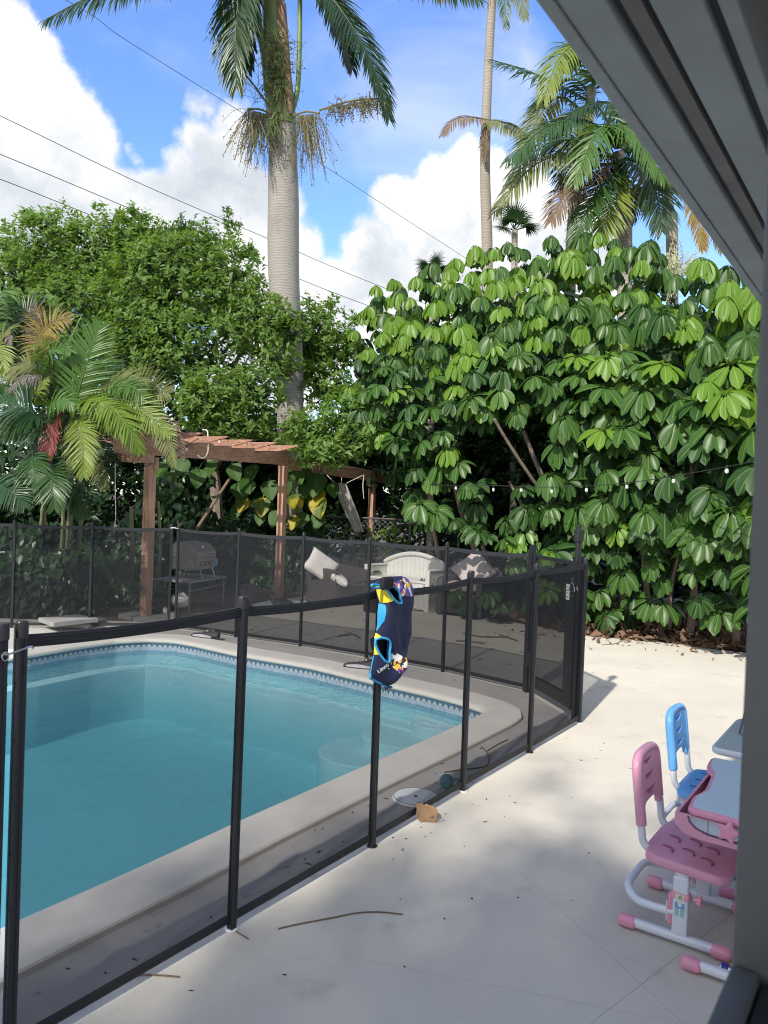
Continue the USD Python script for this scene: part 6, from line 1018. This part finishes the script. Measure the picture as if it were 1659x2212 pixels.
def seam(pts): trim(pts, .0012, .0005, m='vest_inside', name='seam')
seam(((622, 524), (800, 526), (958, 526))); seam(((500, 1432), (650, 1478), (805, 1533))); seam(((630, 470), (760, 380), (870, 260))); seam(((402, 636), (515, 588)))
for txt, x_, y_, h_ in (('Limmy', 340, 1768, .0165), ('s', 472, 1700, .008)):
    tm = meshkit.text_mesh(txt, h_, .0012); a = np.array(vp(x_, y_)); ang = math.radians(24); tm.vertices[:, 0] *= 1.12
    ds = DV * math.cos(ang) + ZV * math.sin(ang); us = -DV * math.sin(ang) * .8 + ZV * math.cos(ang); q2 = a + np.c_[tm.vertices[:, 0] * math.cos(ang) - tm.vertices[:, 1] * math.sin(ang), tm.vertices[:, 0] * math.sin(ang) + tm.vertices[:, 1] * math.cos(ang)]
    tv = v0 + q2[:, :1] * DV + np.array([ZV]) * q2[:, 1:2] + (hgt(q2) + .0016 + tm.vertices[:, 2])[:, None] * VN; obj('lettering', (tv, tm.faces), 'print_white', vt, smooth=False, world=True)

# ================================================================ children's chairs and desks along the house wall
def pad(poly, z0, z1, r=.01, dish=0., to=None):
    """Cushion-edged slab: an outline (2D) swept up with rounded edges; to(p2, z) maps to space."""
    rings = []; k = 90
    for ins, z in ((r, z0), (r * .3, z0 + r * .3), (0, z0 + r), (0, z1 - r), (r * .3, z1 - r * .3), (r, z1), (r * 2.5, z1 - dish * .3)):
        g = poly.buffer(-ins); g = max(g.geoms, key=lambda q: q.area) if hasattr(g, 'geoms') else g; e = g.exterior; c = poly.centroid
        s0 = e.project(Point(poly.bounds[2], c.y)); cc = e if shapely.is_ccw(e) else LineString(list(e.coords)[::-1]); s0 = cc.project(Point(poly.bounds[2] + 1, c.y)); rings.append([(*cc.interpolate((s0 + t) % cc.length).coords[0], z) for t in np.linspace(0, cc.length, k, endpoint=False)])
    c = poly.centroid; V = np.array([q for rg_ in rings for q in rg_] + [(c.x, c.y, z0), (c.x, c.y, z1 - dish)]); F = []
    for i in range(len(rings) - 1):
        for j in range(k): j2 = (j + 1) % k; F += [(i * k + j, i * k + j2, (i + 1) * k + j2), (i * k + j, (i + 1) * k + j2, (i + 1) * k + j)]
    a, b, l = len(V) - 2, len(V) - 1, (len(rings) - 1) * k
    for j in range(k): j2 = (j + 1) % k; F += [(a, j2, j), (b, l + j, l + j2)]
    if to is not None: V = np.array([to(*q) for q in V])
    return trimesh.Trimesh(V, np.array(F), process=False)
def rrect(x0, y0, x1, y1, r): return sbox(x0 + r, y0 + r, x1 - r, y1 - r).buffer(r, 8)
def crescent(cx, cy, r, th, a0, a1, n=9):
    t = np.linspace(a0, a1, n); o = [(cx + r * math.cos(q), cy + r * math.sin(q)) for q in t]; i = [(cx + (r - th * math.sin((q - a0) / (a1 - a0) * math.pi)) * math.cos(q), cy + (r - th * math.sin((q - a0) / (a1 - a0) * math.pi)) * math.sin(q)) for q in t[::-1]]; return Polygon(o + i[1:-1])
def foot_bar(t, s, n0, n1, cap, body='white_paint'):
    obj('foot_bar', bx(SN(s, (n0 + n1) / 2, .030), (.036, n1 - n0 - .10, .034), DV, NV, ZV, .012), body, t, smooth=50, world=True)
    for e in (n0, n1):
        sg = 1 if e == n1 else -1; obj('foot_cap', bx(SN(s, e - sg * .035, .027), (.050, .078, .046), DV, NV, ZV, .017), cap, t, smooth=60, world=True)
def kid_chair(label, s0, cap, seat, w=.40, dn0=0.):
    SN = lambda s, n, z=0.: DV * s + NV * (n + dn0) + ZV * z
    t = thing('kids_chair', label, 'child chair', SN(s0 + w / 2, .70)); s1 = s0 + w
    for s in (s0, s1):
        foot_bar(t, s, .515 + dn0, .935 + dn0, cap); obj('leg', bx(SN(s, .70, .155), (.030, .058, .23), DV, NV, ZV, .008), 'white_paint', t, smooth=50, world=True); obj('leg_sleeve', bx(SN(s + (.006 if s == s0 else -.006), .70, .245), (.022, .046, .10), DV, NV, ZV, .006), 'white_paint', t, smooth=50, world=True)
        sg = -1 if s == s0 else 1
        obj('collar', bx(SN(s, .70, .196), (.040, .068, .026), DV, NV, ZV, .005), cap, t, smooth=50, world=True)
        kn = obj('collar_knob', tube([SN(s + sg * .004, .655, .196), SN(s + sg * .004, .642, .196)], .007, 8), cap, t, world=True)
        obj('knob', cat(*[lathe([(0, -.008), (.008, -.008), (.010, 0), (.008, .008), (0, .008)], 8, (0, 0, 0)).apply_transform(frame(DV, ZV, -NV if np.cross(DV, ZV) @ -NV > 0 else np.cross(DV, ZV), SN(s + sg * .004 + .011 * math.cos(q), .632, .196 + .011 * math.sin(q)))) for q in np.arange(5) * 1.2566]), cap, kn, smooth=50, world=True)
        obj('side_plate', bx(SN(s + sg * .002, .737, .135), (.022, .020, .125), DV, NV, ZV, .008), cap, t, smooth=50, world=True); obj('plate_inset', bx(SN(s + sg * .010, .748, .125), (.010, .006, .08), DV, NV, ZV, .003), 'label_white', t, smooth=50, world=True)
    a = SN(s0 - .0158, .70, .115)
    if cap == 'pink_deep':
        obj('size_label', cat(bx(SN(s0 - .0158, .70, .145), (.0012, .040, .060), DV, NV, ZV)), 'label_white', t, smooth=False, world=True)
        for k, (dn, z, m, w_, h_) in enumerate(((0, .160, 'label_blue', .036, .022), (-.010, .133, 'label_teal', .015, .030), (.010, .133, 'label_teal', .015, .030))): obj('label_patch', bx(SN(s0 - .0168, .70 + dn, z), (.0008, w_, h_), DV, NV, ZV), m, t, smooth=False, world=True)
        obj('label_disc', xf(lathe([(0, .0006), (.008, .0006), (.008, 0)], 16), NV, ZV, -DV if np.cross(NV, ZV) @ -DV > 0 else DV * -1, SN(s0 - .0174, .70, .164)), 'label_white', t, smooth=False, world=True)
        obj('warning_label', bx(SN(s0 - .0206, .70, .196), (.0012, .034, .022), DV, NV, ZV), 'cream', t, smooth=False, world=True); tri = trimesh.creation.extrude_polygon(Polygon([(-.008, -.006), (.008, -.006), (0, .009)]).difference(Polygon([(-.0045, -.004), (.0045, -.004), (0, .0045)])), .0006, engine='earcut'); tri.apply_transform(frame(-NV, ZV, -DV, SN(s0 - .0212, .698, .196))); obj('warning_sign', tri, 'ink', t, smooth=False, world=True)
    u = smooth_path([SN(s0, .715, .125), SN(s0 + .002, .80, .118), SN(s0 + .015, .875, .118), SN(s0 + .075, .925, .135), SN(s0 + w / 2, .93, .14), SN(s1 - .075, .925, .135), SN(s1 - .015, .875, .118), SN(s1 - .002, .80, .118), SN(s1, .715, .125)], 6); obj('back_tube', tube(u, .0155, 12), 'white_paint', t, smooth=60, world=True)
    so = Polygon([(s0 - .015, .56), (s0 - .015, .80), (s0 + .01, .845), (s0 + .10, .862), (s1 - .10, .862), (s1 - .01, .845), (s1 + .015, .80), (s1 + .015, .56), (s1 - .03, .53), (s0 + .03, .53)]).buffer(-.03).buffer(.03, 6)
    st_ = obj('seat', pad(so, .272, .312, .012, .006, lambda x, y, z: SN(x, y, z + (y - .56) * .05)), seat, t, smooth=50, world=True)
    for i in range(3):
        for j in range(3):
            g = crescent(s0 + .085 + i * .115 + (j % 2) * .03, .635 + j * .075, .031, .012, -2.2, .8); obj('seat_groove', pad_flat(g, .3085, .3135, lambda x, y, z: SN(x, y, z + (y - .56) * .05)), seat + '_dark', st_, smooth=False, world=True)
    B = rrect(s0 + .045, .415, s1 - .045, .662, .055).union(sbox(s0 + .045, .405, s0 + .085, .55)).union(sbox(s1 - .085, .44, s1 - .045, .55)).difference(rrect(s0 + .095, .35, s1 - .095, .468, .04))
    for k in range(3): B = B.difference(crescent(s0 + w / 2 + .0, .692 - k * .060, .080, .017, -2.35, -.80, 12))
    tl = lambda x, z, d: SN(x, .882 + (z - .42) * .12 - d + .018 * math.cos((x - s0 - w / 2) / (w / 2) * 1.3), z)
    m = trimesh.creation.extrude_polygon(B.buffer(-.004), .024, engine='earcut'); m = m.subdivide_to_size(.03, max_iter=6) if hasattr(m, 'subdivide_to_size') else m; m.vertices = np.array([tl(*q) for q in m.vertices]); m.invert() if m.volume < 0 else None; bk = obj('backrest', m, seat, t, smooth=40, world=True)
    if seat == 'pink':
        for k in range(3): g = crescent(s0 + w / 2, .692 - k * .060, .081, .019, -2.37, -.78, 12); mm = trimesh.creation.extrude_polygon(g, .004, engine='earcut'); mm.vertices = np.array([tl(x, z, q_ + .003) for x, z, q_ in mm.vertices]); obj('slot_back', mm, 'pink_dark', bk, smooth=False, world=True)
    rim = [(s0 + .062, .40), (s0 + .062, .50), (s0 + .062, .60), (s0 + .075, .643), (s0 + .12, .662), (s0 + w / 2, .665), (s1 - .12, .662), (s1 - .075, .643), (s1 - .062, .60), (s1 - .062, .50), (s1 - .062, .438)]; p = smooth_path([tl(x, z, .012) for x, z in rim], 6); obj('rim', tube(p, np.interp(np.linspace(0, 1, len(p)), [0, .3, .55, 1], [.0215, .0205, .018, .0165]), 12), seat, bk, smooth=60, world=True)
    for x in (s0 + .062, s1 - .062): obj('back_post', tube(smooth_path([tl(x, .43, .012), tl(x, .38, .012), SN(x, .868, .335), SN(x, .835, .303), SN(x, .79, .288)], 6), .0155, 12), 'white_paint', t, smooth=60, world=True)
    return t
def pad_flat(poly, z0, z1, to):
    m = trimesh.creation.extrude_polygon(poly, z1 - z0, engine='earcut'); m.vertices = np.array([to(x, y, z + z0) for x, y, z in m.vertices]); return m
MT['pink_dark'] = pm('pink_groove', (.36, .10, .17), .5); MT['blue_dark'] = pm('blue_groove', (.05, .16, .40), .5)
kid_chair('pink plastic child chair with white tube legs, nearest the camera', 3.10, 'pink_deep', 'pink'); kid_chair('blue plastic child chair farther along the wall, behind the pink one', 3.885, 'blue', 'blue', .40, .075)
dk = thing('kids_desk', 'pink rimmed child desk with pale board top and star knob', 'child desk', SN(3.3, .42)); DZ = .575
q = lambda x, y: (lambda w_: (w_ @ DV, w_ @ NV))(on((2000 + x * .18324) / 1.38864, (2080 + y * .18324) / 1.38864, DZ))
edge_px = [(345, 1830), (390, 1735), (430, 1650), (520, 1610), (600, 1572), (632, 1535), (690, 1410), (735, 1300), (728, 1265), (690, 1225), (655, 1160), (680, 1100), (715, 1045), (770, 1022)]
e_ = [q(*p) for p in edge_px]; topP = Polygon([(e_[0][0] - .012, e_[0][1] - .02)] + e_ + [(e_[-1][0] + .02, .17), (e_[0][0] - .035, .17)]).buffer(-.012).buffer(.012, 6); topP = topP if topP.geom_type == 'Polygon' else max(topP.geoms, key=lambda g: g.area)
obj('rim', pad(topP, DZ - .030, DZ - .004, .008, .0, lambda x, y, z: SN(x, y, z)), 'pink_deep', dk, smooth=50, world=True); obj('board', pad_flat(topP.buffer(-.016), DZ - .005, DZ - .001, lambda x, y, z: SN(x, y, z)), 'board', dk, smooth=False, world=True)
# the drawer bin under the top: open fronted, rounded lower corner
bp = Polygon([(.715, DZ - .032), (.715, .50), (.702, .49), (.68, .472), (.62, .462), (.20, .462), (.20, DZ - .032)]); hole = Polygon([(.672, .540), (.665, .515), (.64, .494), (.60, .483), (.55, .480), (.40, .480), (.22, .480), (.22, .540)])
s0_, s1_ = e_[0][0] - .01, e_[-1][0] - .08
def slabSN(poly, sA, sB): m = trimesh.creation.extrude_polygon(poly, sB - sA, engine='earcut'); m.vertices = np.array([SN(sA + z, x, y) for x, y, z in m.vertices]); m.invert() if m.volume < 0 else None; return m
obj('bin_side', slabSN(bp.difference(hole), s0_, s0_ + .012), 'pink', dk, smooth=20, world=True); obj('bin_side', slabSN(bp, s1_ - .012, s1_), 'pink', dk, smooth=20, world=True); obj('bin_shell', slabSN(bp.difference(bp.buffer(-.008)).difference(sbox(.1, DZ - .045, .704, DZ)), s0_ + .0125, s1_ - .0125), 'pink', dk, smooth=20, world=True)
obj('drawer', slabSN(hole.buffer(-.002), s0_ + .02, s0_ + .03), 'board', dk, smooth=20, world=True); obj('drawer_seam', bx(SN(s0_ + .0195, .60, .51), (.001, .002, .05), DV, NV, ZV), 'ink', dk, smooth=False, world=True)
star = Polygon([((.034 if k % 2 == 0 else .018) * math.sin(k * math.pi / 5 + .2), (.034 if k % 2 == 0 else .018) * math.cos(k * math.pi / 5 + .2)) for k in range(10)]).buffer(.006, 6); kc = (lambda p0, r_: A3(0, 0, EYE) + r_ * (((p0 - A3(0, 0, EYE)) @ DV) / (r_ @ DV)))(SN(s0_ - .02, .5, .5), ray(1574, 1796)); sm_ = pad(star, 0, .022, .007); obj('star_knob', xf(sm_, -NV, ZV, -DV, kc), 'pink_deep', dk, smooth=60, world=True); obj('knob_stem', tube([kc, kc + DV * .03], .009, 8), 'pink_deep', dk, world=True)
for s in (2.955, 3.60): foot_bar(dk, s, .17, .655, 'pink_deep'); obj('leg', bx(SN(s, .33, .23), (.032, .075, .38), DV, NV, ZV, .008), 'white_paint', dk, smooth=50, world=True)
obj('crossbar', bx(SN(3.28, .30, .20), (.62, .03, .05), DV, NV, ZV, .008), 'white_paint', dk, smooth=50, world=True)
bd = thing('kids_desk', 'grey topped child desk with raised lid behind the pink desk', 'child desk', SN(4.15, .42))
tp = rrect(3.80, .17, 4.46, .76, .05); tilt = lambda x, y, z: SN(x, y, z + .012 + (.76 - y) * .22 * 0 + (x - 3.80) * .0)
obj('rim', pad(tp, .545, .575, .009, 0., tilt), 'white_paint', bd, smooth=50, world=True); obj('board', pad_flat(tp.buffer(-.014), .574, .578, tilt), 'grey_board', bd, smooth=False, world=True)
hp = [SN(4.10, .70, .60), SN(4.36, .62, .76)]; obj('raised_lid', bar(SN(4.10, .40, .60), SN(4.40, .40, .775), .56, .014, r=.005), 'grey_board', bd, smooth=30, world=True)
for dn in (.685, .665): obj('lid_edge', bar(SN(4.095, dn, .602), SN(4.405, dn, .785), .008, .010), 'frame_grey', bd, smooth=False, world=True)
obj('lid_top', bar(SN(4.405, .69, .785), SN(4.405, .20, .785), .03, .03, r=.006), 'frame_grey', bd, smooth=30, world=True)
for s in (3.83, 4.42): foot_bar(bd, s, .17, .66, 'blue'); obj('leg', bx(SN(s, .33, .23), (.032, .075, .38), DV, NV, ZV, .008), 'white_paint', bd, smooth=50, world=True)
obj('foot_rest', tube([SN(3.845, .50, .20), SN(4.405, .50, .20)], .016, 10), 'white_paint', bd, smooth=60, world=True)
c = on(1566, 2106); cn = thing('drink_bottle', 'small silver bottle with a blue band lying by the desk foot', 'bottle', c + ZV * .020)
pr_ = [(0, 0), (.014, 0), (.019, .006), (.020, .05), (.020, .085), (.013, .10), (.010, .115), (0, .117)]
obj('flask', xf(lathe(pr_, 20), DV, ZV, np.cross(DV, ZV) if np.cross(DV, ZV) @ NV < 0 else -np.cross(DV, ZV), A3(0, 0, 0) + NV * .02), 'can', cn, smooth=50); obj('band', xf(lathe([(.0202, .008), (.0208, .010), (.0208, .030), (.0202, .032)], 20), DV, ZV, -NV, NV * .02), 'can_blue', cn, smooth=50)

# the big tree behind the house corner whose shade falls over the near patio
rng = np.random.default_rng(91); sh = thing('shade_tree', 'tall leafy tree beside the house casting shade on the near patio', 'tree', A3(-6.4, -8.6, 0)); hc = 10.5; tt = hc / math.tan(SUN_EL)
cc0 = A3(.15, 1.55, 0) + A3(-.454, -.891, 0) * tt + ZV * hc
bl = [(cc0 + A3(dx, dy, dz), (rx, ry, rz)) for dx, dy, dz, rx, ry, rz in ((0, 0, 0, 2.3, 2.2, 1.0), (2.2, -.7, -.1, 1.8, 1.8, .9), (-1.5, .2, .1, 1.5, 1.6, .9), (.9, 1.4, .2, 1.7, 1.5, .8), (-1.0, -1.5, .1, 1.9, 1.6, .9), (1.2, -1.8, .2, 1.8, 1.5, .9), (3.3, -.2, .1, 1.3, 1.3, .7), (1.9, 1.3, 0, 1.3, 1.2, .7))]
v, f, u = leafy(rng, bl, 2900, 5, .20, .6, inner=.8); obj('crown', (v, f), 'tree_leaf_in', sh, smooth=True, uv=u, world=True)
obj('trunk', tube(smooth_path([A3(-6.4, -8.6, 0), A3(-6.3, -8.7, 3.6), A3(-6.0, -9.0, 7.0), cc0], 6), np.linspace(.34, .12, 19), 12), 'bark', sh, world=True)
for b in bl[1:]: obj('branch', tube(smooth_path([A3(-6.0, -9.0, 7.0), (A3(-6.0, -9.0, 7.0) + b[0]) / 2 + ZV * .3, b[0]], 5), np.linspace(.10, .03, 11), 7), 'bark', sh, world=True)
